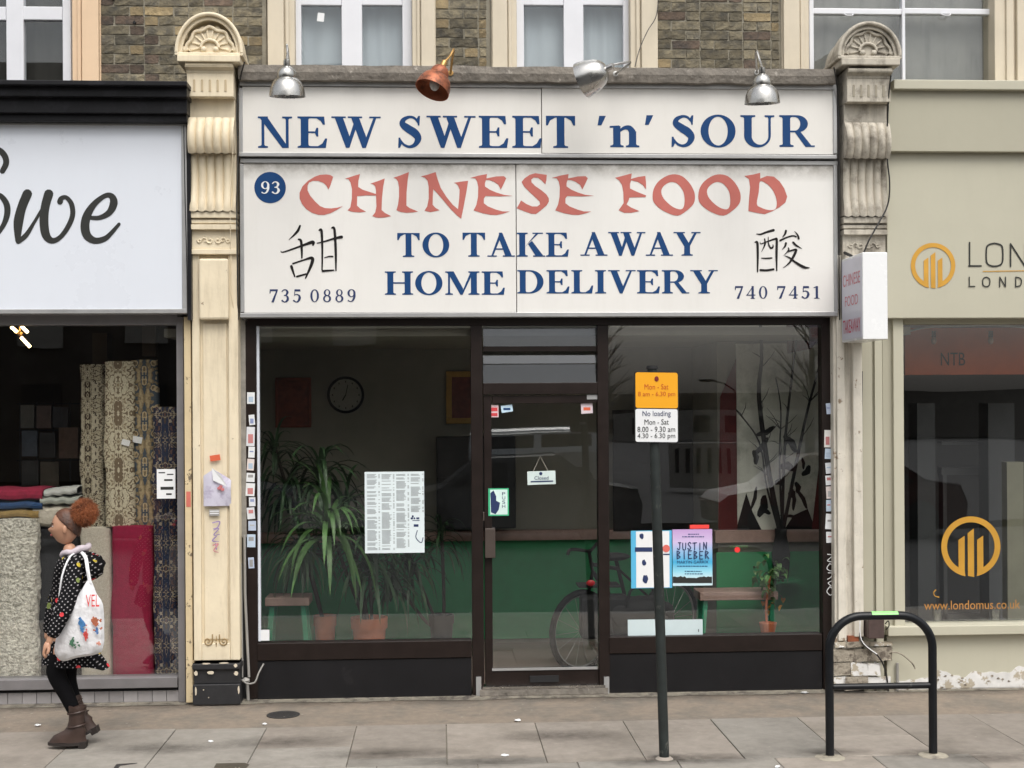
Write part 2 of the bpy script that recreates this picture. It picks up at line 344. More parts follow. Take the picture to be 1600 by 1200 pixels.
m_orange = M('orange_sticker', (.65, .12, .05), .6, .1, 9, 0); m_orange_band = M('orange_band', (.42, .095, .035), .6, .2, 5, .1)
m_curtain = M('net_curtain', (.47, .52, .555), .9, .05, 2, .1)
m_curtain2 = M('grey_curtain', (.23, .225, .205), .9, .14, 3, .1, streak=.7, dirt_shade=(.09, .09, .085))  # dark streaks put the shade of the folds into the colour
m_refl = M('dark_opposite_brick', (.05, .042, .036), .9, .3, 3, .3, 20, col2=(.08, .07, .06), pscale=1)
m_refl2 = M('pale_opposite_render', (.3, .28, .25), .8, .2, 3, .2, 20)

# ------------------------------------------------------------------ lettering
def vst(x0, x1, y0=0., y1=1., e=.085, b=1, t=1, el=None, er=None):
    L_ = []; el = e if el is None else el; er = e if er is None else er
    if b: L_ += [(x0, y0+.10), (x0-.02, y0+.065), (x0-el, y0+.05), (x0-el, y0), (x1+er, y0), (x1+er, y0+.05), (x1+.02, y0+.065), (x1, y0+.10)]
    else: L_ += [(x0, y0), (x1, y0)]
    if t: L_ += [(x1, y1-.10), (x1+.02, y1-.065), (x1+er, y1-.05), (x1+er, y1), (x0-el, y1), (x0-el, y1-.05), (x0-.02, y1-.065), (x0, y1-.10)]
    else: L_ += [(x1, y1), (x0, y1)]
    return L_
def dia(xb, xt, wb, y0=0., y1=1.): return [(xb, y0), (xb+wb, y0), (xt+wb, y1), (xt, y1)]
def ell(cx, cy, rx, ry, n=36, a0=0, a1=360): return [(cx+rx*math.cos(R(a0+(a1-a0)*i/n)), cy+ry*math.sin(R(a0+(a1-a0)*i/n))) for i in range(n+(0 if a1-a0 >= 360 else 1))]
def srf(x0, x1, y, h=.05): return [(x0, y), (x1, y), (x1, y+h), (x0, y+h)]
def box2(x0, y0, x1, y1): return [(x0, y0), (x1, y0), (x1, y1), (x0, y1)]
SW = .215
def brsh(pts, ws): return ('b', pts, ws)
GL = {}
def g(ch, w, *sh): GL[ch] = (w, sh)
g('N', 1.0, [vst(.12, .2, e=.1)], [[(.04, 1), (.27, 1), (.88, .0), (.70, .0), (.12, .88)]], [vst(.80, .88, b=0, e=.1)])
def E_(x): return
g('E', .84, [vst(.1, .1+SW, e=.09)], [srf(.2, .78, 0, .055)], [srf(.2, .74, .945, .055)], [[(.84, .30), (.78, .30), (.70, .14), (.58, .055), (.80, .0)]], [[(.78, .74), (.72, .74), (.66, .86), (.54, .945), (.76, 1)]],
  [srf(.3, .54, .475, .05)], [[(.54, .36), (.59, .36), (.59, .64), (.54, .64), (.50, .53), (.50, .47)]])
g('L', .80, [vst(.1, .1+SW, e=.09)], [srf(.2, .74, 0, .055)], [[(.80, .34), (.74, .34), (.66, .16), (.52, .055), (.76, .0)]])
g('T', .86, [vst(.43-SW/2, .43+SW/2, t=0, e=.1)], [srf(.04, .82, .945, .055)], [[(.02, .70), (.07, .70), (.14, .86), (.28, .945), (.06, 1), (.02, 1)]], [[(.84, .70), (.79, .70), (.72, .86), (.58, .945), (.80, 1), (.84, 1)]])
g('W', 1.36, [[(.08, 1), (.31, 1), (.54, .26), (.47, 0), (.40, 0)]], [[(.40, .0), (.50, .0), (.74, .80), (.67, .95)]], [[(.54, 1), (.76, 1), (1.0, .26), (.93, 0), (.86, 0)]], [[(.86, .0), (.96, .0), (1.27, 1), (1.19, 1)]],
  [srf(0, .40, .95, .05)], [srf(.46, .86, .951, .05)], [srf(1.06, 1.38, .95, .05)])
g('V', .98, [[(.08, 1), (.31, 1), (.56, .26), (.50, 0), (.42, 0)]], [[(.42, .0), (.52, .0), (.88, 1), (.80, 1)]], [srf(0, .42, .95, .05)], [srf(.64, 1.0, .95, .05)])
g('A', 1.0, [[(.42, 1), (.54, 1), (.90, 0), (.66, 0), (.44, .70)]], [[(.13, 0), (.20, 0), (.49, .82), (.45, 1)]], [srf(.24, .74, .29, .055)], [srf(0, .34, 0, .05)], [srf(.56, 1.0, 0, .051)])
g('Y', .98, [vst(.50-SW/2, .50+SW/2, t=0, y1=.46, e=.1)], [[(.08, 1), (.32, 1), (.60, .46), (.39, .40)]], [[(.78, 1), (.88, 1), (.61, .42), (.52, .47)]], [srf(0, .42, .95, .05)], [srf(.66, 1.0, .95, .05)])
g('H', 1.02, [vst(.1, .1+SW, e=.09)], [vst(.72, .72+SW, e=.09)], [srf(.3, .73, .475, .06)])
g('I', .42, [vst(.1, .1+SW, e=.09)])
g('M', 1.26, [vst(.12, .19, e=.1)], [[(.04, 1), (.32, 1), (.66, .26), (.62, .0), (.56, 0), (.15, .86)]], [[(.58, .0), (.64, .0), (1.0, .90), (.94, 1)]], [vst(.94, .94+SW, e=.09)])
g('O', 1.02, [ell(.51, .5, .49, .52), ell(.51, .5, .27, .455)])
g('D', 1.0, [vst(.1, .1+SW, e=.09, er=.02)], [[(.25, 0)]+ell(.46, .5, .50, .50, 24, -90, 90)+[(.25, 1), (.25, .945)]+list(reversed(ell(.43, .5, .30, .445, 24, -90, 90)))+[(.25, .055)]])
g('R', .98, [vst(.1, .1+SW, e=.09)], [[(.25, .46)]+ell(.50, .73, .31, .27, 20, -90, 90)+[(.25, 1), (.25, .945)]+list(reversed(ell(.44, .73, .155, .215, 20, -90, 90)))+[(.25, .515)]], [[(.42, .50), (.60, .48), (.90, .05), (1.0, .05), (1.0, 0), (.74, 0)]])
g('K', 1.0, [vst(.1, .1+SW, e=.09)], [[(.3, .38), (.36, .48), (.80, .96), (.70, .96)]], [[(.42, .52), (.56, .66), (.98, .02), (.70, .02)]], [srf(.58, .96, .95, .05)], [srf(.60, 1.04, 0, .05)])
g('U', 1.0, [vst(.12, .12+SW, .35, 1, b=0, e=.1)], [vst(.80, .87, .35, 1, b=0, e=.1)], [[(.12, .36)]+[(.12+.375*(1-math.cos(R(a))), .36-.38*math.sin(R(a))) for a in range(10, 180, 10)]+[(.87, .36), (.80, .36)]+[(.565+.235*math.cos(R(a)), .36-.29*math.sin(R(a))) for a in range(10, 180, 10)]+[(.335, .36)]])
g('S', .74, brsh([(.60, .80), (.50, .93), (.36, .965), (.20, .88), (.17, .74), (.32, .60), (.50, .47), (.60, .30), (.52, .11), (.36, .035), (.20, .10), (.09, .26)], [.05, .07, .08, .13, .19, .23, .24, .20, .13, .08, .07, .05]), [[(.60, .70), (.64, .70), (.66, 1), (.61, 1), (.56, .9)]], [[(.05, .32), (.10, .32), (.14, .12), (.09, 0), (.04, 0)]])
g('n', .80, [vst(.12, .12+.19, 0, .66, t=0, e=.08)], [[(.03, .66), (.28, .68), (.31, .56), (.12, .5), (.12, .61), (.03, .61)]], [vst(.53, .72, 0, .5, t=0, e=.08)], brsh([(.30, .52), (.42, .61), (.54, .60), (.62, .48)], [.07, .1, .15, .19]))
g("'", .26, [[(.06, .70), (.15, .70), (.26, 1), (.10, 1)]])
g('0', .66, [ell(.33, .5, .29, .50), ell(.33, .5, .15, .44)])
g('1', .52, [vst(.2, .36, 0, 1, t=0, e=.1)], [[(.06, .84), (.2, .88), (.3, .9), (.36, 1), (.30, 1), (.06, .9)]])
g('7', .64, [[(.06, 1), (.62, 1), (.62, .92), (.34, 0), (.17, 0), (.50, .86), (.10, .86)]], [[(.06, .68), (.11, .68), (.14, .86), (.06, .9)]])
g('4', .66, [vst(.38, .53, 0, 1, t=0, e=.07)], [[(.02, .26), (.46, 1), (.42, .84), (.12, .32)]], [srf(.02, .64, .25, .075)])
g('3', .62, brsh([(.10, .84), (.20, .95), (.36, .95), (.46, .78), (.38, .58), (.24, .54)], [.08, .07, .09, .17, .1, .05]), brsh([(.24, .53), (.40, .50), (.49, .30), (.40, .09), (.24, .04), (.10, .14)], [.05, .09, .18, .13, .07, .12]))
g('5', .62, [[(.13, .52), (.18, .52), (.20, .84), (.56, .84), (.54, 1), (.15, 1)]], brsh([(.15, .56), (.30, .61), (.46, .52), (.50, .32), (.40, .09), (.24, .04), (.10, .14)], [.06, .07, .12, .18, .13, .07, .12]))
g('8', .64, [ell(.32, .74, .22, .26), ell(.33, .75, .11, .20)], [ell(.32, .27, .27, .28), ell(.31, .27, .14, .21)])
g('9', .64, [ell(.31, .70, .27, .31), ell(.31, .70, .13, .25)], brsh([(.50, .70), (.50, .42), (.40, .14), (.24, .05), (.10, .12)], [.15, .16, .12, .06, .10]))

def word(mb, s, x0, x1, ytop, ybase, Y, gap=.12):
    n = len(s); tot = sum(GL[c][0] for c in s)+gap*(n-1)
    xm = (x0+x1)/2
    X0 = XZ(x0, ybase, Y)[0]; X1 = XZ(x1, ybase, Y)[0]; Z0 = XZ(xm, ybase, Y)[1]; Z1 = XZ(xm, ytop, Y)[1]
    k = (X1-X0)/tot; h = Z1-Z0; x = X0
    for c in s:
        w, sh = GL[c]
        for q in sh:
            if q[0] == 'b': mb.ribbon([(x+p[0]*k, Z0+p[1]*h) for p in q[1]], [a*(k+h)/2 for a in q[2]], Y)
            else: mb.flat([[(x+p[0]*k, Z0+p[1]*h) for p in l] for l in q], Y)
        x += (w+gap)*k
def traced(mb, loops, ox, oy, sc, Y): mb.flat([[XZ(ox+p[0]/sc, oy+p[1]/sc, Y) for p in l] for l in loops], Y)
def strokes(mb, data, ox, oy, sc, Y, k=1.0):
    q = abs(XZ(801, 400, Y)[0]-XZ(800, 400, Y)[0])
    for pts, ws in data: mb.ribbon([XZ(ox+p[0]/sc, oy+p[1]/sc, Y) for p in pts], [w/sc*q*k for w in ws], Y)
def sans(s, x0, y0, x1, y1, Y, mat, parent, name='lettering', vertical=False, sheary=0):
    c = bpy.data.curves.new(name, 'FONT'); c.body = s; c.align_x = 'CENTER'; c.space_line = .95; c.resolution_u = 3
    t = bpy.data.objects.new('t', c); me = bpy.data.meshes.new_from_object(t)
    xs = [v.co.x for v in me.vertices]; ys = [v.co.y for v in me.vertices]
    X0, X1, Z0, Z1 = RC(x0, y0, x1, y1, Y)
    a, b_, cc, d = min(xs), max(xs), min(ys), max(ys)
    for v in me.vertices:
        fx = (v.co.x-a)/(b_-a); fz = (v.co.y-cc)/(d-cc)
        v.co = (X0+(X1-X0)*fx, Y, Z0+(Z1-Z0)*fz)
    bpy.data.objects.remove(t); me.materials.clear(); me.materials.append(mat)
    o = bpy.data.objects.new(name, me); COL.objects.link(o); place(o, parent); return o

# ================================================================== SETTING: ground
gy0 = -.86; gy1 = -1.90
b = MB(); b.box(-90, 90, -4.0, .0, -.5, -.014); struct('pavement_bed', b, m_mortar)
b = MB(); b.box(-90, 90, gy0+.004, -.002, -.06, -.006)
struct('asphalt_strip', b, m_strip)
b = MB()
n = 90; base = []
for i in range(n+1):
    x = -4.6+9.6*i/n; base.append((x, -.10-.035*noise.noise(Vector((x*2.3, 0, 0)))-.02*noise.noise(Vector((x*9, 4, 0)))))
b.v = [(x, y, -.002) for x, y in base]+[(x, .02, .006) for x, y in base]; b.f = [(i, i+1, n+2+i, n+1+i) for i in range(n)]
struct('mortar_edge', b, m_edge)
pav = thing('pavement', 'pale concrete paving slabs', 'pavement', (0, -1.5, 0)); del pav['category']; del pav['label']; pav['kind'] = 'structure'
x697 = G(697, 1131).x
rows = [(gy0, gy1, 0, [(-2, -1.42), (-1, -1.73), (4, -1.40), (0, -1.78)]), (gy1, -2.85, .18, []), (-2.85, -3.82, -.1, [])]
slabcache = {}
def slab(x0, x1, y0, y1):
    key = (round(x1-x0, 3), round(y0-y1, 3))
    w, d = key; dz = random.uniform(-.0015, .0015)
    if key not in slabcache:
        q = MB(); gp = .0025; q.box(-w/2+gp, w/2-gp, -d/2+gp, d/2-gp, -.05, 0); me = mesh('slab', q, m_slab)
        q2 = me.copy(); q2.materials.clear(); q2.materials.append(m_slab_b); slabcache[key] = (me, q2)
    o = bpy.data.objects.new('slab', slabcache[key][random.random() < .4]); COL.objects.link(o); place(o, pav)
    o.location = ((x0+x1)/2, (y0+y1)/2, dz); o.rotation_euler = (R(random.uniform(-.12, .12)), R(random.uniform(-.12, .12)), 0)
    bv = o.modifiers.new('bevel', 'BEVEL'); bv.width = .0025; bv.segments = 1
for (a, c_, off, sp) in rows:
    for k in range(-9, 11):
        X = x697+off+.597*k; cut = [q for kk, q in sp if kk == k]
        ys = [a]+cut+[c_]
        for i in range(len(ys)-1): slab(X, X+.597, ys[i], ys[i+1])
mg_ = M('grime_contact_shade', (.045, .037, .03), .95, .2, 8); t_ = mg_.node_tree; N_ = t_.nodes; L_ = t_.links  # grime film that also paints contact shade at feet and wall base
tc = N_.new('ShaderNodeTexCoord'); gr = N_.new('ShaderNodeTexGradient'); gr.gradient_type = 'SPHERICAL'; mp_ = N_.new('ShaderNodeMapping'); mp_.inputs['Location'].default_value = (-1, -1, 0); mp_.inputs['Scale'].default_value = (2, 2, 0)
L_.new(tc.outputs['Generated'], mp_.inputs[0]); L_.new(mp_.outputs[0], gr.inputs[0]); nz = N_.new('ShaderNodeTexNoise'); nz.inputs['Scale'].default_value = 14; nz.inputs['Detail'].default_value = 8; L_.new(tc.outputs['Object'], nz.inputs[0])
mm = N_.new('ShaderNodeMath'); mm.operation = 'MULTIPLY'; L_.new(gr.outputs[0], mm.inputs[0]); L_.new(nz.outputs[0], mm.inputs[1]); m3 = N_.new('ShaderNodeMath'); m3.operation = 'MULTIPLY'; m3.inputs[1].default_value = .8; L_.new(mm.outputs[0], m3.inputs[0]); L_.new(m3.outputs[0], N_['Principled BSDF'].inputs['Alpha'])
b = MB(); k = 0
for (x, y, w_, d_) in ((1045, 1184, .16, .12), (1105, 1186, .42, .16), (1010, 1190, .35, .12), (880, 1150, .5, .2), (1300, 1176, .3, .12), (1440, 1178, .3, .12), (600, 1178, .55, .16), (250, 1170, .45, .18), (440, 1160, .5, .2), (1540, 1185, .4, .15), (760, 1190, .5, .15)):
    c_ = G(x, y); b = MB(); z = .0016+.0003*k; k += 1; b.add([(c_.x-w_, c_.y-d_, z), (c_.x+w_, c_.y-d_, z), (c_.x+w_, c_.y+d_, z), (c_.x-w_, c_.y+d_, z)], [(0, 1, 2, 3)]); struct('stain_and_shade', b, mg_)
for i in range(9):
    X_ = -4+i*1.0; b = MB(); z = .0075+.0003*i; b.add([(X_-.8, -.30, z), (X_+.8, -.30, z), (X_+.8, .12, z), (X_-.8, .12, z)], [(0, 1, 2, 3)]); struct('stain_and_shade', b, mg_)  # grime with painted contact shade along the wall base
b = MB(); b.box(-90, 90, -4.0, -3.83, -.3, -.001); struct('kerb', b, m_kerb, bevel=.01)
b = MB(); b.add([(-300, -300, -.12), (300, -300, -.12), (300, -3.95, -.12), (-300, -3.95, -.12)], [(0, 1, 2, 3)]); struct('road', b, m_road)
b = MB(); b.box(-90, 90, -19, -14.5, -.3, 0); struct('far_pavement', b, m_road)

# ================================================================== UPPER STOREY
YW = .15
bld = thing('terrace_building', 'yellow stock brick upper storey with white windows above the row of shops', 'building', (0, .3, 0))
wins = [dict(x=(-95, 155), s=(110, 155), top=-300), dict(x=(416, 680), top=-300), dict(x=(767, 1028), top=-300), dict(x=(1222, 1640), top=-300)]
holes = []
for w in wins:
    X0 = XZ(w['x'][0], 60, YW)[0]; X1 = XZ(w['x'][1], 60, YW)[0]; holes.append((X0, X1))
zb, zt = 4.0, 8.0
edges = [-6.5]+[q for h in holes for q in h]+[7.0]
for i in range(0, len(edges), 2): part('wall', MB().box(edges[i], edges[i+1], YW+.0185, YW+.35, zb, zt), m_mortar, bld)
# brick by brick
def brickmesh(w, mt):
    q = MB(); h = .061; nx = 4 if w > .15 else 2
    vs = []; 
    for j in range(3):
        for i in range(nx+1):
            x = -w/2+w*i/nx; z = -h/2+h*j/2
            e = .0035
            vs.append((x+random.uniform(-e, e), random.uniform(-.004, .003), z+random.uniform(-e, e)))
    q.add(vs, [(j*(nx+1)+i, j*(nx+1)+i+1, (j+1)*(nx+1)+i+1, (j+1)*(nx+1)+i) for j in range(2) for i in range(nx)])
    ring = [i for i in range(nx+1)]+[nx+(nx+1)*1, nx+(nx+1)*2]+[2*(nx+1)+i for i in range(nx-1, -1, -1)]+[(nx+1)]
    o = len(q.v); q.v += [(q.v[i][0], .04, q.v[i][2]) for i in ring]; L_ = len(ring)
    for i in range(L_): q.f.append((ring[i], o+i, o+(i+1) % L_, ring[(i+1) % L_]))
    return mesh('brick', q, mt)
bms = {}
for w in ('s', 'h', 'c'):
    bms[w] = [brickmesh({'s': .207, 'h': .097, 'c': .05}[w], mt) for mt in (m_brick, m_brick, m_brick, m_brick2, m_brick3, m_brick)]
course = .0715; z = 4.50; row = 0; nb = 0
while z < 5.34:
    for i in range(0, len(edges), 2):
        xa, xb = max(edges[i], -4.3), min(edges[i+1], 4.9)
        if xb-xa < .1 or edges[i+1] < -3.9 or edges[i] > 4.2: continue
        x = xa+.004; k = (row+i) % 2
        while x < xb-.04:
            t = 's' if k % 2 == 0 else 'h'; wd = .207 if t == 's' else .097
            if x+wd > xb-.002:
                rem = xb-x-.004
                if rem > .09: t, wd = 'h', .097
                elif rem > .045: t, wd = 'c', .05
                else: break
            o = bpy.data.objects.new('brick', random.choice(bms[t])); COL.objects.link(o); place(o, bld)
            o.location = (x+wd/2+random.uniform(-.002, .002), YW+.012, z+random.uniform(-.002, .002)); o.rotation_euler = (0, R(random.uniform(-.5, .5)), 0)
            nb += 1; x += wd+.011; k += 1
    z += course; row += 1
# vents: dark air hole
b = MB(); 
for p in ((210, 35), (177, -3)):
    c_ = V(p[0], p[1], YW+.004); b.prism([(c_.x-.012, c_.z), (c_.x, c_.z-.014), (c_.x+.013, c_.z), (c_.x, c_.z+.014)], YW-.002, YW+.03)
part('air_hole', b, m_dark, bld)

def casement(x0, x1, panes, cur, transoms=(), ytop=-260, lab=None, fm=None, yb=103):
    fm = fm or m_upvc
    fr = part('window', MB(), fm, bld); 
    b = MB(); Yf, Yb = YW+.09, YW+.16
    xs = sorted(set([x0]+[q for p in panes for q in (p[0], p[1])]+[x1]))
    cuts = [x0]+[q for p in panes for q in p[:2]]+[x1]
    for i in range(0, len(cuts), 2): b.pbox(cuts[i], ytop, cuts[i+1], yb+25, Yf, Yb)
    for p in panes:
        b.pbox(p[0], ytop, p[1], p[2]-240, Yf+.002, Yb-.002) if False else None
        for (a, c_) in p[4]: b.pbox(p[0]-.2, a, p[1]+.2, c_, Yf+.004, Yb-.004)
    me = mesh('window', b, fm); fr.data = me
    bv = fr.modifiers.new('bevel', 'BEVEL'); bv.width = .005; bv.segments = 2
    for p in panes:
        q = MB(); q.pbox(p[0]-1, ytop, p[1]+1, yb+25, Yf+.03, Yf+.036); part('pane', q, m_glass2, fr)
    q = MB(); X0, X1, Z0, Z1 = RC(x0, ytop, x1, yb+25, YW+.3)
    q.grid(lambda u, v: (X0+(X1-X0)*u, YW+.22+.007*math.sin(u*38+2*math.sin(u*9)), Z0+(Z1-Z0)*v), 90, 1)
    part('curtain', q, cur, fr, smooth=True)
    return fr
casement(458, 643, [(470, 533, 0, 0, [(-30, 8)]), (565, 628, 0, 0, [(-30, 8)])], m_curtain)
casement(806, 985, [(818, 880, 0, 0, [(-30, 8)]), (911, 973, 0, 0, [(-30, 8)])], m_curtain)
casement(-95, 110, [(-60, 9, 0, 0, [(10, 31)]), (36, 97, 0, 0, [(10, 31)])], M('dark_drape', (.035, .033, .028), .9, .5, 2, .1), yb=125)
f4 = casement(1264, 1558, [(1271, 1409, 0, 0, [(13, 22)]), (1414, 1550, 0, 0, [(13, 22)])], m_curtain2, yb=125)
b = MB()
for x in (1326, 1478):
    c_ = V(x, 24, YW+.09); b.tube([(c_.x-.035, YW+.088, c_.z+.008), (c_.x-.02, YW+.07, c_.z-.006), (c_.x+.02, YW+.07, c_.z-.006), (c_.x+.035, YW+.088, c_.z+.008)], .005, 8)
part('sash_lift', b, m_upvc, f4)
q = MB(); c_ = V(501, 27, YW+.118); q.add([(c_.x-.028, YW+.115, c_.z-.03), (c_.x+.024, YW+.115, c_.z-.035), (c_.x+.03, YW+.115, c_.z+.03), (c_.x-.02, YW+.115, c_.z+.035)], [(0, 1, 2, 3)])
solo('window_notice', q, m_white, 'small pale square of paper stuck in the upstairs window above the leftmost lamp', 'notice')
def surround(xa, xb, m_, yb=103, ya=-300, steps=3, inner='r'):
    b = MB(); X0, X1, Z0, Z1 = RC(xa, ya, xb, yb+25, YW-.03)
    w = X1-X0
    b.box(X0, X1, YW+.0, YW+.22, Z0, Z1)
    if inner == 'r': b.box(X0+.006, X0+w*.62, YW-.04, YW, Z0, Z1); b.box(X0+w*.66, X0+w*.80, YW-.02, YW, Z0, Z1)
    else: b.box(X1-w*.62, X1-.006, YW-.04, YW, Z0, Z1); b.box(X1-w*.80, X1-w*.66, YW-.02, YW, Z0, Z1)
    part('window_surround', b, m_, bld, bevel=.006)
surround(110, 155, m_peach, yb=125, inner='l')
surround(416, 459, m_cream, inner='r'); surround(643, 680, m_cream, inner='l')
surround(767, 807, m_cream, inner='r'); surround(985, 1028, m_cream, inner='l')
surround(1222, 1265, m_cream, inner='r'); surround(1556, 1640, m_cream, yb=125, inner='l')
b = MB(); b.box(-6.5, 7, .16, .9, 3.1, 3.98); part('floor_band', b, m_dark, bld)

# ================================================================== TAKEAWAY SHOPFRONT
sf = thing('takeaway_shopfront', 'dark brown framed glass shopfront of the takeaway with black stall riser', 'shopfront', (V(684, 1088, 0).x, 0, 0))
b = MB(); b.pbox(385, 496, 1306, 508, 0, .10); part('frame_head', b, m_brown, sf, bevel=.004)
b = MB(); b.pbox(385, 508, 402, 1092, 0, .10); part('frame_post', b, m_brown, sf, bevel=.003)
b = MB(); b.pbox(1285, 504, 1305, 1086, 0.001, .10); part('frame_post', b, m_brown, sf, bevel=.003)
b = MB(); b.pbox(737, 508, 755, 1086, .0, .10); part('mullion', b, m_brown, sf, bevel=.003)
b = MB(); b.pbox(935, 508, 952, 1083, .0, .10); part('mullion', b, m_brown, sf, bevel=.003)
b = MB(); b.pbox(755, 598, 935, 616, .004, .10); part('transom', b, m_brown, sf, bevel=.003)
b = MB(); b.pbox(402, 1003, 737, 1030, -.01, .10); part('bottom_rail', b, m_brown, sf, bevel=.004)
b = MB(); b.pbox(952, 993, 1285, 1019, -.01, .10); part('bottom_rail', b, m_brown, sf, bevel=.004)
b = MB(); b.pbox(402, 1030.5, 737, 1100, .0, .12); part('stall_riser', b, m_riser, sf, bevel=.004)
b = MB(); b.pbox(952, 1019.5, 1285, 1098, .0, .12); part('stall_riser', b, m_riser, sf, bevel=.004)
b = MB(); b.pbox(402, 507, 406, 1002, .02, .05); part('glazing_bead', b, m_alu_sign, sf)
b = MB(); b.pbox(406, 508, 737, 1003, .05, .056); part('shop_window', b, m_glass, sf)
b = MB(); b.pbox(952, 504, 1285, 993, .05, .056); part('shop_window', b, m_glass, sf)
# louvre blades
fl = MB(); fl.pbox(755, 541, 935, 549, .03, .09); part('louvre_bar', fl, m_brown, sf)
m_blade = glass('louvre_glass', (.8, .82, .85), .04)
for (ya, yb, tl) in ((509, 541, .02), (549, 568, .026), (569, 598, .02)):
    X0, X1, Z0, Z1 = RC(755, ya, 935, yb, .05); q = MB()
    q.add([(X0, .05, Z0), (X1, .05, Z0), (X1, .05+tl, Z1), (X0, .05+tl, Z1), (X0, .057, Z0), (X1, .057, Z0), (X1, .057+tl, Z1), (X0, .057+tl, Z1)], [(0, 1, 2, 3), (7, 6, 5, 4), (0, 4, 5, 1), (3, 2, 6, 7)])
    part('louvre_blade', q, m_blade, sf)
# door
dr = MB(); dr.pbox(757, 618, 769, 1071, .02, .065); dr.pbox(936, 618, 944, 1071, .021, .065); dr.pbox(769, 618, 936, 630, .022, .065); dr.pbox(769, 1046, 936, 1071, .022, .065)
door = part('door', dr, m_brown, sf, bevel=.003)
b = MB(); b.pbox(769, 630, 936, 1046, .04, .046); part('pane', b, m_glass, door)
b = MB(); b.pbox(828, 1056, 873, 1066, .010, .022); part('letterbox', b, m_dark, door, bevel=.002)
b = MB(); b.pbox(758, 826, 774, 872, -.03, .02); b.pbox(752, 800, 757, 814, .0, .02); part('handle', b, M('brown_handle', (.06, .045, .038), .4, .1), door, bevel=.004)
b = MB(); b.pbox(769, 1043, 934, 1047, .012, .021); part('weather_strip', b, m_frame_alu, door)
b = MB(); b.pbox(754, 1072, 946, 1076, -.03, .10); part('threshold', b, m_steel, sf)
b = MB(); b.pbox(750, 1076.5, 950, 1100, -.03, .12); part('door_step', b, m_beam, sf)
b = MB(); b.pbox(744, 1058, 752, 1088, -.02, -.001); part('post_shoe', b, m_frame_alu, sf)
b = MB(); b.pbox(944, 1058, 952, 1085, -.02, -.001); part('post_shoe', b, m_frame_alu, sf)
b = MB(); b.pbox(372, 500, 384.5, 840, .0, .1); part('side_board', b, m_timber_g, sf, bevel=.003)
b = MB(); b.pbox(372, 840, 384.5, 1094, .02, .1); part('side_board', b, m_dark, sf)
b = MB(); b.pbox(1305.5, 504, 1319, 1085, .0, .1); part('side_board', b, m_timber_g, sf, bevel=.003)
# beam over the fascia
b = MB()
X0, X1, Z0, Z1 = RC(372, 104, 1306, 127, -.22); nseg = 120
for j in range(2):
    pass
top = []; bot = []
for i in range(nseg+1):
    x = X0+(X1-X0)*i/nseg
    top.append(Z1+.008*noise.noise(Vector((x*3, 1, 0)))+.004*noise.noise(Vector((x*17, 1, 0)))); bot.append(Z0+.006*noise.noise(Vector((x*5, 9, 0)))+.006*noise.noise(Vector((x*21, 9, 0))))
for i in range(nseg+1):
    x = X0+(X1-X0)*i/nseg; yy = -.22+.008*noise.noise(Vector((x*8, 3, 0)))
    b.v += [(x, .16, bot[i]), (x, yy+.01, bot[i]), (x, yy-.003, (bot[i]+top[i])/2), (x, yy+.006, top[i]), (x, .16, top[i]+.04)]
for i in range(nseg):
    for k in range(4): b.f.append((i*5+k, (i+1)*5+k, (i+1)*5+k+1, i*5+k+1))
part('fascia_beam', b, m_beam, sf)

# --- upper sign
YS1 = -.14
us = thing('upper_fascia_sign', 'upper white sign board reading NEW SWEET n SOUR in navy letters', 'sign', (V(840, 190, YS1).x, 0, V(840, 245, YS1).z))
b = MB(); b.pbox(373, 128, 1308, 137, YS1-.012, .1); b.pbox(373, 240, 1308, 246, YS1-.012, .1); b.pbox(373, 137, 379, 240, YS1-.011, .1); b.pbox(1302, 137, 1308, 240, YS1-.011, .1)
part('frame', b, m_frame_alu, us, bevel=.003)
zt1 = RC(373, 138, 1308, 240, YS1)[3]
m_sg1 = M('sign_white_upper', (.74, .72, .68), .38, .03, 2, .04, 20, streak=.10, dirt_shade=(.45, .42, .36), topdirt=(zt1, .05, .35))
b = MB(); b.pbox(379, 137, 845.6, 240, YS1, .1); part('sign_panel', b, m_sg1, us)
b = MB(); b.pbox(847, 137, 1302, 240, YS1, .1); part('sign_panel', b, m_sg1, us)
YL = YS1-.002
def words(lst, mat, parent):                      # every letter a part
    for (s_, x0, x1, ya, yb, gap) in lst:
        tot = sum(GL[c][0] for c in s_)+gap*(len(s_)-1); x = x0; k = (x1-x0)/tot
        for c in s_:
            b = MB(); w = GL[c][0]*k; word(b, c, x, x+w, ya, yb, YL, 0); part('letter' if not c.isdigit() else 'digit', b, mat, parent); x += w+gap*k
words([('NEW', 402, 594, 182, 231, .12), ('SWEET', 620, 900, 181, 231, .10), ("'", 930, 947, 181, 230.5, 0), ('n', 951, 999, 180, 230, 0), ("'", 1004, 1021, 180, 230, 0), ('SOUR', 1047, 1272, 180, 229.5, .1)], m_navy, us)

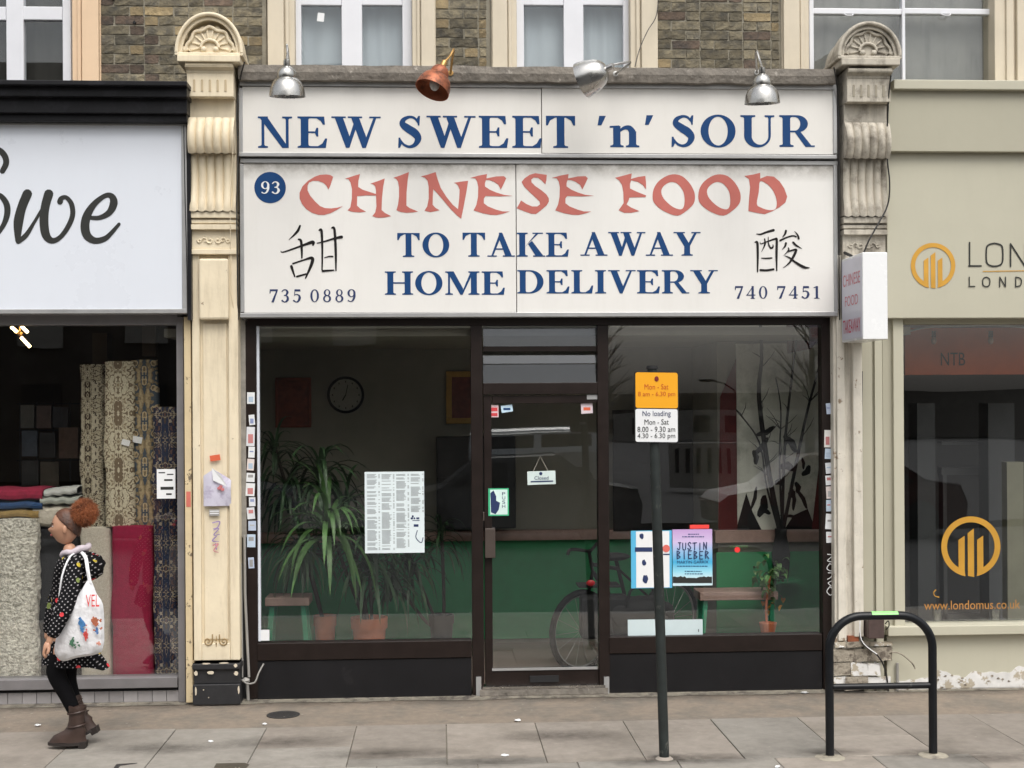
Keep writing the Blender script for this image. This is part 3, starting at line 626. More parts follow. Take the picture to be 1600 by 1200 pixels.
# --- lower sign
YS2 = -.11
ls = thing('lower_fascia_sign', 'lower white sign board with red CHINESE FOOD and navy TO TAKE AWAY HOME DELIVERY', 'sign', (V(840, 300, YS2).x, 0, V(840, 494, YS2).z))
b = MB(); b.pbox(375, 249.5, 1309, 256, YS2-.012, .1); b.pbox(375, 488, 1309, 495, YS2-.012, .1); b.pbox(375, 256, 381, 488, YS2-.011, .1); b.pbox(1303, 256, 1309, 488, YS2-.011, .1)
part('frame', b, m_frame_alu, ls, bevel=.003)
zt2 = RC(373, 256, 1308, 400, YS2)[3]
m_sg2 = M('sign_white_lower', (.76, .745, .715), .35, .03, 2, .04, 20, streak=.10, dirt_shade=(.45, .42, .36), topdirt=(zt2, .13, 1.0))
b = MB(); b.pbox(381, 256, 806, 488, YS2, .1); part('sign_panel', b, m_sg2, ls)
b = MB(); b.pbox(807.4, 256, 1303, 488, YS2, .1); part('sign_panel', b, m_sg2, ls)
YL = YS2-.002
C_ = [(485,130),(450,108),(400,100),(320,105),(250,130),(170,180),(100,250),(65,330),(65,400),(95,470),(150,535),(220,580),(300,605),(370,607),(450,585),(530,545),(605,495),(540,515),(460,525),(380,520),(320,495),(260,440),(200,370),(165,300),(165,240),(185,200),(230,180),(300,182),(360,205),(400,240),(425,290),(450,240),(465,190)]
H_ = [(630,155),(720,125),(820,95),(800,180),(797,255),(850,290),(1020,345),(1020,300),(1010,250),(985,225),(950,215),(1040,185),(1130,150),(1110,250),(1095,400),(1090,545),(1130,580),(1210,622),(1130,638),(1050,642),(1010,635),(975,620),(1010,575),(1025,500),(1020,365),(900,362),(785,372),(782,490),(820,525),(895,565),(820,575),(740,570),(665,550),(700,510),(718,400),(720,280),(700,200),(675,160)]
I_ = [(1235,143),(1330,110),(1432,70),(1415,180),(1402,330),(1400,490),(1440,520),(1548,565),(1480,575),(1400,580),(1330,570),(1275,548),(1295,480),(1308,380),(1308,260),(1295,190),(1270,155)]
N_ = [(60,125),(140,105),(245,70),(270,160),(310,270),(380,380),(460,480),(525,535),(540,400),(545,290),(525,240),(500,215),(470,205),(560,190),(652,180),(630,320),(600,480),(565,655),(520,620),(430,530),(330,410),(260,330),(215,285),(210,380),(208,480),(240,515),(295,548),(240,560),(180,572),(105,555),(140,500),(160,400),(158,250),(145,180),(110,140)]
EE = [(675,145),(780,115),(888,95),(880,150),(1000,125),(1100,122),(1128,148),(1095,220),(1060,290),(1030,230),(970,190),(920,172),(875,170),(862,210),(862,250),(920,290),(1000,325),(1100,355),(1210,368),(1050,375),(870,370),(848,400),(848,460),(900,500),(1000,540),(1080,562),(1172,563),(1090,590),(1010,607),(930,605),(830,585),(720,550),(755,480),(775,380),(778,260),(765,190),(740,150)]
SS = [(435,105),(360,95),(290,85),(220,105),(155,150),(120,195),(150,250),(220,320),(300,395),(345,440),(350,475),(315,500),(250,500),(180,470),(112,425),(90,470),(58,522),(150,560),(240,592),(300,595),(340,565),(430,490),(460,440),(460,400),(430,350),(370,300),(290,245),(245,200),(240,165),(270,140),(320,140),(370,175),(418,225),(430,170)]
FF = [(60,98),(130,80),(205,60),(198,108),(260,90),(322,82),(328,140),(328,198),(300,160),(260,135),(200,120),(190,150),(190,190),(240,215),(328,250),(325,265),(185,268),(175,300),(160,328),(200,355),(272,385),(200,400),(140,400),(92,378),(115,345),(135,315),(132,220),(120,160),(95,120)]
OO = [(575,68),(510,80),(440,125),(400,180),(385,240),(390,300),(430,350),(500,395),(600,425),(680,380),(735,325),(750,270),(740,210),(700,140),(640,85)]
OH = [(540,135),(490,160),(460,205),(470,260),(510,310),(570,355),(630,370),(655,340),(660,280),(650,220),(620,170),(585,142)]
DD = [(1175,82),(1250,70),(1312,55),(1312,105),(1370,82),(1430,88),(1480,130),(1520,190),(1545,260),(1530,310),(1480,350),(1420,385),(1350,412),(1280,400),(1210,385),(1215,300),(1225,180),(1215,110)]
DH = [(1310,130),(1300,220),(1283,325),(1320,355),(1380,375),(1440,370),(1455,320),(1445,260),(1410,190),(1360,145)]
k4 = 5.517; sm = lambda l: catmull(l, 3, True)
for loops, ox, sc_x in (([C_], 460, 8), ([H_], 460, 8), ([I_], 460, 8), ([N_], 650, 8), ([EE], 650, 8), ([SS], 800, 8), ([EE], 777.5, 8), ([FF], 950, k4), ([sm(OO), sm(OH)], 950, k4), ([sm(OO), sm(OH)], 950+394/k4, k4), ([DD, sm(DH)], 950, k4)):
    b = MB(); traced(b, loops, ox, 260, sc_x, YL); part('red_letter', b, m_red, ls)
words([('TO', 620, 703, 364, 401.5, .06), ('TAKE', 722, 889, 363.5, 401, .06), ('AWAY', 907, 1094, 362.5, 399.5, .03), ('HOME', 601, 789, 424, 460.5, .06), ('DELIVERY', 808, 1121, 422, 458.5, .06)], m_navy, ls)
words([('735', 420, 471, 452, 472.5, .18), ('0889', 484, 557, 452, 472, .18), ('740', 1147, 1200, 447, 466.8, .18), ('7451', 1213, 1282, 447, 466.5, .18)], m_navy2, ls)
b = MB()
strokes(b, [([(490,100),(430,220),(270,375)],[35,45,8]),([(110,595),(170,615),(520,495),(740,420),(745,480)],[10,25,38,60,30]),([(460,365),(510,400),(525,600),(525,735)],[30,45,40,25]),([(350,845),(560,775),(725,735),(720,850),(600,1130)],[30,30,55,55,25]),([(320,900),(385,1100)],[50,25]),([(430,1100),(610,1050)],[35,30]),([(870,185),(915,205),(930,600),(925,970)],[30,45,35,25]),([(1120,140),(1170,175),(1195,600),(1200,980)],[30,45,45,25]),([(830,440),(930,420),(1180,345),(1310,320)],[18,25,38,55]),([(975,730),(1060,705),(1135,705)],[15,25,28]),([(940,990),(1155,975)],[40,25])], 430, 345, 12.633, YL, 1.1)
part('brush_character', b, m_ink, ls); b = MB()
strokes(b, [([(185,235),(280,240),(430,185),(580,145)],[20,40,50,60]),([(150,425),(200,445),(210,750),(205,1120)],[30,55,50,30]),([(265,420),(285,465),(440,410),(620,350),(655,385),(650,700),(655,1090)],[10,25,30,45,55,55,30]),([(370,350),(380,470),(300,650)],[30,40,8]),([(455,305),(460,450),(510,560),(565,540),(565,480)],[15,30,40,40,15]),([(300,800),(420,805),(540,795)],[20,35,30]),([(275,1080),(420,1085),(580,1060)],[50,50,45]),([(870,160),(850,230),(790,310)],[50,45,15]),([(735,385),(900,310),(1040,275),(1110,300)],[45,35,35,30]),([(1070,170),(1140,250),(1170,340)],[10,35,50]),([(870,450),(850,520),(780,600)],[50,40,8]),([(1040,430),(1110,500),(1245,575)],[45,45,8]),([(925,560),(930,620),(820,735)],[25,35,8]),([(930,640),(1080,600),(1105,630),(1030,790),(940,920),(800,1030)],[30,45,55,55,35,8]),([(850,745),(950,790),(1100,900),(1290,1010),(1420,1025)],[15,35,50,60,15])], 1170, 350, 15, YL, 1.05)
part('brush_character', b, m_ink, ls)
cc = V(422, 293, YL); rad = 24.5/214*1.0
b = MB(); b.flat([ell(cc.x, cc.z, .113, .113, 40)], YL); dk = part('number_disc', b, m_navy, ls)
b = MB(); word(b, '93', 407, 438.5, 283.5, 303, YL-.003, .05); part('numerals', b, m_white, dk)

# ================================================================== PILASTERS
def pilaster(x0, x1, ytop, label, mt, mt2, right=False):
    xc = (x0+x1)/2; p = thing('pilaster', label, 'pilaster', (V(xc, 1090, -.1).x, -.1, 0))
    Yf = -.12; C = V(xc, 600, Yf).x; s = 1
    X0, X1, _, _ = RC(x0, 500, x1, 600, Yf); hw = (X1-X0)/2
    Z = lambda y: XZ(xc, y, Yf)[1]
    d = 8 if right else 0
    # shaft with raised stiles
    if not right:
        b = MB(); b.box(X0, X1, Yf+.03, .1, Z(1032), Z(398)); b.box(X0, X0+hw*.34, Yf, Yf+.03, Z(1032), Z(398)); b.box(X1-hw*.42, X1, Yf, Yf+.03, Z(1032), Z(398))
        b.box(X0+hw*.34, X1-hw*.42, Yf+.001, Yf+.03, Z(1032), Z(1005))
        b.box(X0+hw*.44, X1-hw*.52, Yf+.018, Yf+.03, Z(1000), Z(505))
        part('shaft', b, mt, p, bevel=.006)
        b = MB(); b.box(X0+hw*.36, X1-hw*.36, Yf-.05, Yf, Z(500), Z(405)); part('raised_block', b, mt, p, bevel=.015)
        # scroll ornament at foot
        b = MB()
        for sg, cx in ((1, 325), (-1, 350)):
            pts = []
            for i in range(26):
                a = i*.34; r = .032*(1-i/30); c_ = V(cx, 1002, Yf); pts.append((c_.x+sg*r*math.cos(a+math.pi*0), Yf-.002, c_.z-r*math.sin(a)))
            pts = [(pts[0][0], Yf-.002, pts[0][2]+.05)]+pts
            b.tube(pts, .005, 6)
        c_ = V(338, 1002, Yf)
        b.tube([(c_.x, Yf, c_.z+.04), (c_.x, Yf-.004, c_.z)], [.002, .006], 6); b.tube([(c_.x, Yf, c_.z-.04), (c_.x, Yf-.004, c_.z-.01)], [.002, .006], 6)
        part('scroll_ornament', b, M('gilded_scroll', (.30, .21, .10), .6, .2, 20), p, smooth=True)
        b = MB(); b.box(X0-.005, X1+.005, Yf-.03, .1, Z(1100), Z(1068)); b.box(X0-.001, X1+.001, Yf-.012, .1, Z(1068), Z(1036))
        b.box(X0-.008, X1+.008, Yf-.035, .1, Z(1045), Z(1036))
        part('base', b, M('chipped_black_base', (.02, .02, .022), .5, .25, 8, .4, 30, col2=(.5, .46, .38), pscale=11, pmin=.66, pmax=.67), p, bevel=.006)
    else:
        b = MB(); b.box(X0-.06, V(1346, 700, -.1).x, Yf+.045, .1, 0.02, Z(398)); b.box(X0-.01, X1, Yf+.02, .1, Z(500), Z(398)); b.box(X0-.04, X0+.02, Yf+.02, Yf+.05, Z(1002), Z(398)); b.box(X0+.075, X0+.145, Yf+.0, Yf+.05, Z(995), Z(398))
        part('shaft', b, m_shaft2, p, bevel=.006)
        zz = Z(1000); rowh = .105; k = 0
        z_ = .02
        while z_ < zz-.01:
            xx = X0-.05-random.uniform(0, .05); kk = 0
            while xx < X0+.22:
                w = random.uniform(.08, .19); q = MB(); h = min(rowh, zz-z_)-random.uniform(.010, .02)
                c0 = (xx+w/2, z_+h/2); poly = [(xx+random.uniform(0, .008), z_+random.uniform(0, .008)), (xx+w-random.uniform(.005, .012), z_+random.uniform(0, .01)), (xx+w-random.uniform(.005, .012), z_+h-random.uniform(0, .008)), (xx+random.uniform(0, .008), z_+h-random.uniform(0, .008))]
                q.prism(poly, Yf+.02+random.uniform(-.012, .016), Yf+.06); part('stone', q, random.choice((m_stone, m_peelw, m_stone)), p, bevel=.008)
                xx += w; kk += 1
            z_ += rowh
        b = MB(); b.box(X0+.03, X0+.11, Yf+.01, Yf+.05, Z(1003), Z(994)); part('rusty_strap', b, m_rust, p)
    # mouldings
    b = MB()
    for (ya, yb, pr) in ((332, 342, .05), (344, 350, .035), (352, 360, .05), (390, 398, .03)): b.box(X0-.002, X1+.002, Yf-pr, .1, Z(yb+d), Z(ya+d))
    b.box(X0, X1, Yf-.012, .1, Z(390+d), Z(360+d)); part('capital_moulding', b, mt2, p, bevel=.004)
    b = MB()
    for sg in (-1, 1):
        for k in range(3):
            pts = []
            for i in range(14):
                a = i*.42; r = .026*(1-i/16)*(1-.15*k); pts.append((C+sg*(.028+.036*k)+sg*r*math.cos(a), Yf-.016, Z(376+d)+(r*math.sin(a))*(1 if k % 2 else -1)))
            b.tube(pts, .006, 6)
    part('leaf_carving', b, mt2, p, smooth=True)
    # fluted console: a wavy surface swept over an S profile
    def console(za, zb, ya, yb, nm, amp=.018, conc=False):
        q = MB()
        def fn(u, v):
            xx = X0+(X1-X0)*u; fl_ = abs(math.sin(u*math.pi*5.5+.2))**.7
            prof = (ya+(yb-ya)*v) + (-.04*math.sin(v*math.pi) if not conc else .03*math.sin(v*math.pi))
            return (xx, prof-amp*fl_*(1 if 0.02 < v < .98 else .2), zb+(za-zb)*v-.012*fl_*(1 if v < .05 else 0))
        q.grid(fn, 88, 12); o0 = len(q.v)
        q.box(X0+.003, X1-.003, max(ya, yb)-.0+.02, .1, zb+.004, za-.004)
        # side cheeks
        for xx in (X0, X1):
            pts = [(xx, (ya+(yb-ya)*v)+(-.04*math.sin(v*math.pi) if not conc else .03*math.sin(v*math.pi)), zb+(za-zb)*v) for v in [i/12 for i in range(13)]]
            q.add(pts+[(xx, .1, za), (xx, .1, zb)], [tuple(range(15))])
        part(nm, q, mt2, p, smooth=True)
    console(Z(187+d), Z(242+d), Yf-.105, Yf-.075, 'upper_console', .026)
    console(Z(242+d), Z(330+d), Yf-.06, Yf-.035, 'lower_console', .024, True)
    b = MB(); b.box(X0+.002, X1-.002, Yf-.06, .1, Z(187+d), Z(158+d)); b.box(X0, X1, Yf-.14, .1, Z(158+d), Z(122+d)); part('console_block', b, mt, p, bevel=.004)
    b = MB()
    for k in range(5): xx = C-.11+.055*k; b.box(xx-.008, xx+.008, Yf-.144, Yf-.139, Z(150+d), Z(133+d)); b.ball((xx, Yf-.14, Z(133+d)), .008, .006, .008, 8, 5)
    part('flute', b, M('shadow_flute'+str(right), (.5, .40, .26) if not right else (.3, .27, .21), .7, .1), p)
    b = MB(); b.yprism([(Yf-.14, Z(122+d)), (Yf-.14, Z(118+d)), (Yf-.18, Z(113+d)), (Yf-.18, Z(108+d)), (.1, Z(108+d)), (.1, Z(122+d))], X0+.0, X1-.0)
    b.box(C-hw-.055, C+hw+.055, Yf-.20, .1, Z(107.5+d*.6), Z(97+d*.6)); b.box(C-hw-.075, C+hw+.075, Yf-.18, .1, Z(97+d*.6), Z(92+d*.6)); part('abacus', b, mt, p, bevel=.006)
    # arched hood with shell
    zc = Z(92+d*.6); ro = hw+.075; hgt = Z(ytop)-zc
    arc = lambda r1, r2, n=30: [(C+r1*math.cos(math.pi*i/n), zc+r2*math.sin(math.pi*i/n)) for i in range(n+1)]
    b = MB(); b.prism(arc(ro-.02, hgt-.02), Yf-.07, .1); part('pediment_back', b, mt2, p)
    b = MB()
    for (r1, r2, ya, rr) in ((ro-.012, hgt-.012, Yf-.17, .014), (ro-.042, hgt-.045, Yf-.15, .009)):
        b.tube([(x, ya, z) for x, z in arc(r1, r2)], rr, 10)
    bo = arc(ro, hgt); bi = arc(ro-.045, hgt-.048)
    b.prism(bo+list(reversed(bi)), Yf-.155, Yf-.02)
    part('arched_hood', b, mt, p, smooth=True)
    b = MB()
    lobes = 9; q = []; yo = Yf-.10
    for i in range(91):
        a = math.pi*i/90; rr = .165+.013*abs(math.sin(a*lobes)); q.append((C+rr*math.cos(a)*.95, zc+.03+rr*math.sin(a)))
    b.prism(q+[(C-.11, zc), (C+.11, zc)], yo-.02, yo+.05)
    for i in range(lobes+1):
        a = math.pi*i/lobes
        b.tube([(C+.055*math.cos(a), yo-.03, zc+.045+.05*math.sin(a)), (C+.135*math.cos(a), yo-.022, zc+.03+.150*math.sin(a))], [.004, .008], 6)
    b.tube([(C+.062*math.cos(a_), yo-.035, zc+.045+.055*math.sin(a_)) for a_ in [math.pi*i/14 for i in range(15)]], .011, 8)
    b.tube([(C+(.160+.009*math.sin(a_*9))*math.cos(a_), yo-.03, zc+.025+(.160+.009*math.sin(a_*9))*math.sin(a_)) for a_ in [math.pi*i/44 for i in range(45)]], .012, 8)
    for sg in (-1, 1):
        b.ball((C+sg*.042, yo-.04, zc+.03), .022, .02, .022, 10, 7); b.ball((C+sg*.185, yo-.02, zc+.03), .030, .025, .026, 10, 7)
        for k in range(4): a = R(20+22*k); b.ball((C+sg*(.165+.040*math.cos(a)), yo-.01, zc+.06+.07*math.sin(a)), .015, .02, .026, 8, 6)
    part('shell_ornament', b, mt, p, smooth=True)
    return p
pl = pilaster(300, 372, 30, 'cream painted pilaster left of the takeaway, with a clean shell capital and torn flyer', m_pil, m_pil)
pr = pilaster(1317, 1384, 44, 'grimy grey pilaster right of the takeaway, with broken plaster at its foot', m_pil2, m_pil2, True)
b = MB(); b.pbox(289, 495, 299.5, 1098, -.10, .1); b.pbox(299.5, 1032, 304, 1098, -.08, .1)
solo('cream_strip', b, M('flaking_cream', (.62, .5, .31), .7, .1, 8, .4, 30, col2=(.16, .12, .08), pscale=15, pmin=.60, pmax=.62), 'narrow flaking cream strip between the grey aluminium window frame and left pilaster', 'trim', bevel=.003)
b = MB()
for (x, y, w_, h_) in ((322, 1037, 12, 2.2), (350, 1036, 14, 2), (368, 1040, 5, 5), (306, 1052, 5, 7), (329, 1051, 9, 4.5), (369, 1052, 6, 6), (306, 1080, 2.5, 12), (373, 1078, 2.5, 12), (318, 1078, 2, 2), (326, 1090, 1.5, 1.5)):
    q = .0047; c_ = V(x, y, -.1575); n_ = 14
    b.flat([[(c_.x+w_*q*.55*math.cos(6.283*k/n_)*(1+.5*noise.noise(Vector((k*.9, x, y)))), c_.z+h_*q*.55*math.sin(6.283*k/n_)*(1+.5*noise.noise(Vector((k*1.3, y, x))))) for k in range(n_)]], -.1575)
part('paint_chip', b, m_cream, pl, kind='stuff')
# soil patches / flyer on left pilaster
b = MB(); X0, X1, Z0, Z1 = RC(317, 733, 360, 791, -.155)
def fly(u, v):
    cut = 1-.30*abs(u-.38)/.62 if v > .5 else 1
    z = Z0+(Z1-Z0)*v*(cut if v > .5 else 1); return (X0+(X1-X0)*u, -.128-.02*math.sin(v*3)*u-.012*math.sin(u*5), z)
b.grid(fly, 12, 12); fl_ = solo('torn_flyer', b, M('flyer_paper', (.58, .56, .66), .7, .1, 9, .1, col2=(.42, .38, .5), pscale=8), 'torn lilac flyer with a folded corner taped to the cream pilaster', 'flyer', smooth=True)
b = MB(); p0 = V(331, 731, -.16); p1 = V(333, 751, -.16); p2 = V(354, 760, -.165)
b.add([p0, p1, p2, V(345, 742, -.17)], [(0, 1, 2, 3)]); part('folded_corner', b, m_white, fl_)
b = MB(); c_ = V(345, 763, -.158)
for k in range(3): b.ball((c_.x+.012*(k-1), -.157, c_.z+.012*math.sin(k*2)), .014, .002, .012, 8, 5)
part('red_print', b, M('pink_print', (.5, .15, .16), .7, .1), fl_)
def sticker(x0, y0, x1, y1, Y, mt, label, cat='sticker', group=None, name='sticker', tilt=0, prt=None, pm=None):
    X0, X1, Z0, Z1 = RC(x0, y0, x1, y1, Y); cx, cz = (X0+X1)/2, (Z0+Z1)/2; q = MB(); t = R(tilt)
    pts = [(X0-cx, Z0-cz), (X1-cx, Z0-cz), (X1-cx, Z1-cz), (X0-cx, Z1-cz)]
    pts = [(cx+x*math.cos(t)-z*math.sin(t), cz+x*math.sin(t)+z*math.cos(t)) for x, z in pts]
    q.prism(pts, Y, Y+.0015)
    o = solo(name, q, mt, label, cat, group=group)
    if prt:
        q = MB()
        for (a, b_, c2, d2) in prt: q.prism([(X0+(X1-X0)*a, Z0+(Z1-Z0)*b_), (X0+(X1-X0)*c2, Z0+(Z1-Z0)*b_), (X0+(X1-X0)*c2, Z0+(Z1-Z0)*d2), (X0+(X1-X0)*a, Z0+(Z1-Z0)*d2)], Y-.001, Y-.0002)
        part('print', q, pm or m_grey_text, o)
    return o
sticker(328, 711, 344, 720, -.125, m_orange, 'small orange sticker on the cream pilaster above the torn flyer', tilt=8)
sticker(327, 796, 343, 806, -.125, M('grey_sticker', (.3, .29, .28), .6), 'small grey striped sticker on the cream pilaster just below the torn flyer', prt=[(.05, .3, .95, .45), (.05, .65, .95, .8)], pm=m_white)
sticker(291, 768, 298, 792, -.102, M('red_poster_scrap', (.6, .16, .12), .6, .2), 'torn red scrap of sticker on the flaking cream strip')
b = MB(); mg = M('purple_marker', (.30, .22, .42), .7, .3, 30)
mr_ = M('pink_marker', (.6, .24, .26), .7, .3, 30)
strokes(b, [([(332,817),(343,815),(340,824),(333,826)],[2,2.5,2,1]),([(334,828),(342,826),(334,836),(343,835)],[2,2,2,1.5]),([(338,838),(332,845),(342,846)],[2,2.5,1]),([(337,849),(338,858)],[2,2.5])], 0, 0, 1, -.123, .8)
part('purple_scrawl', b, mg, pl)
b = MB(); strokes(b, [([(333,852),(341,850),(334,860),(341,863)],[2,2.5,2,1.5])], 0, 0, 1, -.1235, .8); part('pink_scrawl', b, mr_, pl)

# sticker columns on the dark posts
tints = [(.72, .74, .76), (.66, .68, .72), (.5, .6, .72), (.74, .73, .7), (.45, .52, .66), (.7, .62, .6)]
Lc = [(386,613,398,631),(389,648,398,664),(385,667,398,697),(388,698,398,715),(386,717,397,735),(385,739,398,753),(384,755,398,775),(389,777,399,791),(386,793,398,811),(388,814,400,829),(386,835,399,855),(388,871,397,888)]
Rc = [(1291,630,1298,647),(1288,672,1298,699),(1289,701,1299,717),(1290,723,1300,740),(1290,743,1300,758),(1291,760,1302,779),(1291,781,1299,799),(1290,803,1305,827),(1291,831,1304,848)]
ordn = ['topmost', 'second', 'third', 'fourth', 'fifth', 'sixth', 'seventh', 'eighth', 'ninth', 'tenth', 'eleventh', 'lowest']
for nm, lst in (('left', Lc), ('right', Rc)):
    for i, r in enumerate(lst):
        w = ordn[i] if i < len(lst)-1 else 'lowest'
        mt = M('sticker_paper', random.choice(tints), .5, .08, 30)
        pmx = M('sticker_print', random.choice([(.5, .2, .2), (.25, .3, .5), (.3, .3, .3), (.4, .5, .62), (.45, .45, .45)]), .6)
        sticker(*r, -.0035, mt, '%s pale sticker down the dark post at the %s end of the takeaway' % (w, nm), group='stickers down the %s shopfront post' % nm, tilt=random.uniform(-5, 5), prt=[(.2, random.choice((.15, .5)), .8, random.choice((.62, .8)))], pm=pmx)
b = MB(); strokes(b, [([(1293,866),(1301,868),(1293,876),(1302,878)],[1.4]*4),([(1297,880),(1292,888),(1299,892),(1302,884),(1297,881)],[1.3]*5),([(1294,895),(1301,896),(1298,902),(1293,905)],[1.4]*4),([(1301,907),(1294,911),(1300,916)],[1.4]*3),([(1297,916),(1292,924),(1298,930),(1302,922),(1297,917)],[1.4]*5)], 0, 0, 1, -.002, .9)
part('graffiti_tag', b, m_white, sf)

# ================================================================== LAMPS
def lamp(label, px, py, Yc, axis, neck, pts, mt, sc=1.0, m_in=None, bell=True, m_arm=None):
    c = V(px, py, Yc); t = thing('spot_lamp', label, 'lamp', tuple(c), 'lamps over the sign')
    ax = Vector(axis).normalized()
    if bell: prof = [(.018, .205), (.03, .2), (.05, .185), (.062, .165), (.066, .14), (.064, .125), (.075, .118), (.098, .095), (.114, .06), (.121, .02), (.123, 0), (.119, 0), (.116, .02), (.108, .06), (.09, .09), (.06, .11), (.01, .12)]
    else: prof = [(.018, .20), (.045, .193), (.075, .172), (.097, .14), (.112, .1), (.122, .055), (.127, .02), (.128, 0), (.122, 0), (.12, .025), (.112, .06), (.09, .11), (.05, .15), (.01, .16)]
    prof = [(r*sc, h*sc) for r, h in prof]
    b = MB(); b.lathe(prof, c, ax, 40); part('shade', b, mt, t, smooth=True)
    b = MB(); b.lathe([(.0, .19), (.022, .19), (.024, .2), (.022, .245), (.014, .25), (0, .25)], c, ax, 20); part('socket', b, m_arm or m_steel, t, smooth=True)
    b = MB(); b.ball(tuple(c+ax*.05), .035, .035, .045, 12, 8); part('bulb', b, M('frosted_bulb', (.5, .5, .48), .3, .02), t, smooth=True)
    p0 = c+ax*.245*1.0; path = [tuple(p0)]+[tuple(q) for q in pts]
    b = MB(); b.tube(catmull(path, 8), .0085, 10); e = Vector(path[-1]); b.lathe([(0, -.01), (.016, -.01), (.02, 0), (0, .002)], e, (0, -1, 0), 16)
    part('arm', b, m_arm or m_steel, t, smooth=True)
    return t
def A(px, py, Y): return V(px, py, Y)
lamp('dented aluminium bell lamp, leftmost over the letters of NEW', 449, 151, -.66, (0, -.12, 1), None, [A(449, 84, -.64), A(448, 70, -.56), A(450, 84, -.38), A(452, 113, -.225)], m_steel)
lamp('rusty copper coloured lamp tilted left, above the word SWEET', 675, 141, -.60, (.36, .30, .88), None, [A(703, 88, -.48), A(709, 77, -.42), A(707, 90, -.30), A(704, 114, -.225)], m_rust, m_arm=m_brass)
lamp('aluminium lamp twisted on its side above the space after SWEET', 909, 126, -.50, (.80, -.42, .30), None, [A(955, 102, -.60), A(984, 97, -.50), A(975, 106, -.34), A(962, 115, -.225)], m_steel, bell=False)
lamp('aluminium bell lamp, rightmost over the letters of SOUR', 1191, 162, -.66, (-.03, -.12, 1), None, [A(1187, 95, -.62), A(1182, 79, -.54), A(1181, 90, -.38), A(1183, 113, -.225)], m_steel)
# loose wire rising from beam
b = MB(); b.tube(catmull([tuple(A(992, 104, -.1)), tuple(A(1000, 75, -.05)), tuple(A(1012, 48, 0)), tuple(A(1026, 22, .05)), tuple(A(1030, -30, .1))], 6), .0035, 6)
solo('loose_wire', b, m_cable, 'thin loose wire rising from the weathered beam across the window surround', 'wire')

# ================================================================== RIGHT SHOP
rs = thing('estate_shopfront', 'olive painted shopfront with gold ring logo on its window', 'shopfront', (V(1500, 1083, 0).x, 0, 0))
YR = -.16
b = MB(); b.pbox(1397, 125, 1700, 140, YR-.08, .16); part('ledge', b, m_olive2, rs, bevel=.006)
b = MB(); b.pbox(1388, 141, 1700, 237, YR-.03, .1); part('upper_fascia', b, m_olive, rs, bevel=.004)
b = MB(); b.pbox(1386, 239, 1700, 497, YR+.03, .1); part('lower_fascia', b, m_olive2, rs, bevel=.006)
def logo(cx, cy, r, Y, nm, k=1):
    b = MB(); q = abs(XZ(801, 400, Y)[0]-XZ(800, 400, Y)[0]); c = V(cx, cy, Y); rr = r*q
    W_ = .145*rr if True else 0
    w = .13*rr*1.5
    # open ring ending in bars
    def arcp(r_, a0, a1, n=40): return [(c.x+r_*math.cos(R(a0+(a1-a0)*i/n)), c.z+r_*math.sin(R(a0+(a1-a0)*i/n))) for i in range(n+1)]
    g0 = 12
    b.flat([arcp(rr, -90+g0-1, 270-g0+1, 64)+list(reversed(arcp(rr-w, -90+g0*1.3, 270-g0*1.3, 64)))], Y)
    bw = .21*rr
    for (xo, top, bot, sl) in ((-.42, .22, -.90, .14), (-.105, .44, -1.0, .16), (.21, .22, -.90, .14)):
        x0 = c.x+xo*rr; b.flat([[(x0, c.z+bot*rr*(.97)), (x0+bw, c.z+(bot-.04)*rr*.97), (x0+bw, c.z+(top+sl)*rr), (x0, c.z+top*rr)]], Y)
    return b
part('ring_logo', logo(1458, 415, 36, YR+.026, 'l'), m_gold, rs)
b = MB(); YQ = YR+.026
L1 = [([(1515,379),(1515,415),(1534,415)],[3]*3)]
def line(pts, w=3): return (pts, [w]*len(pts))
data = [line([(1515,379),(1515,400),(1515,416)]), line([(1514,415.5),(1533,415.5)]), line([(1554,380),(1543,384),(1541,398),(1543,412),(1554,416),(1565,412),(1567,398),(1565,384),(1554,380)]), line([(1579,416),(1579,381)]), line([(1579,381),(1601,415)]), line([(1602,416),(1602,380)]), line([(1620,380),(1620,416)])]
strokes(b, data, 0, 0, 1, YQ, .85)
data = [line([(1514.5,433),(1514.5,447)],2.2), line([(1514,447.5),(1523,447.5)],2.2), line([(1541,433),(1536,436),(1536,445),(1541,448),(1546,445),(1546,436),(1541,433)],2.2), line([(1562,448),(1562,433)],2.2), line([(1562,433),(1571,448)],2.2), line([(1571,448),(1571,433)],2.2), line([(1587,433),(1587,448)],2.2), line([(1587,433),(1594,435),(1596,440),(1594,446),(1587,448)],2.2)]
strokes(b, data, 0, 0, 1, YQ, .85); part('lettering', b, m_grey_text, rs)
b = MB(); strokes(b, [line([(1536,424),(1640,422.5)],1.3)], 0, 0, 1, YQ); part('underline', b, m_gold, rs)
for (xa, xb, yy, mt_) in ((1348, 1364, .03, m_olive), (1364, 1368, .06, m_olive), (1368, 1380, .035, m_olive2), (1380, 1397, .055, m_olive), (1397, 1413, .02, m_olive2)):
    b = MB(); b.pbox(xa, 498, xb, 1084 if xb < 1390 else 992, -.10+yy, .12); part('side_board', b, mt_, rs, bevel=.003)
b = MB(); b.pbox(1413, 498, 1700, 506, -.02, .1); part('window_head', b, m_olive, rs)
b = MB(); b.pbox(1413, 506, 1700, 976, .03, .036); part('shop_window', b, m_glass, rs)
b = MB(); b.pbox(1388, 977, 1700, 992, -.12, .1); part('window_sill', b, m_olive2, rs, bevel=.006)
b = MB(); b.pbox(1386, 992, 1700, 1090, -.045, .1); part('stall_wall', b, m_olive2, rs)
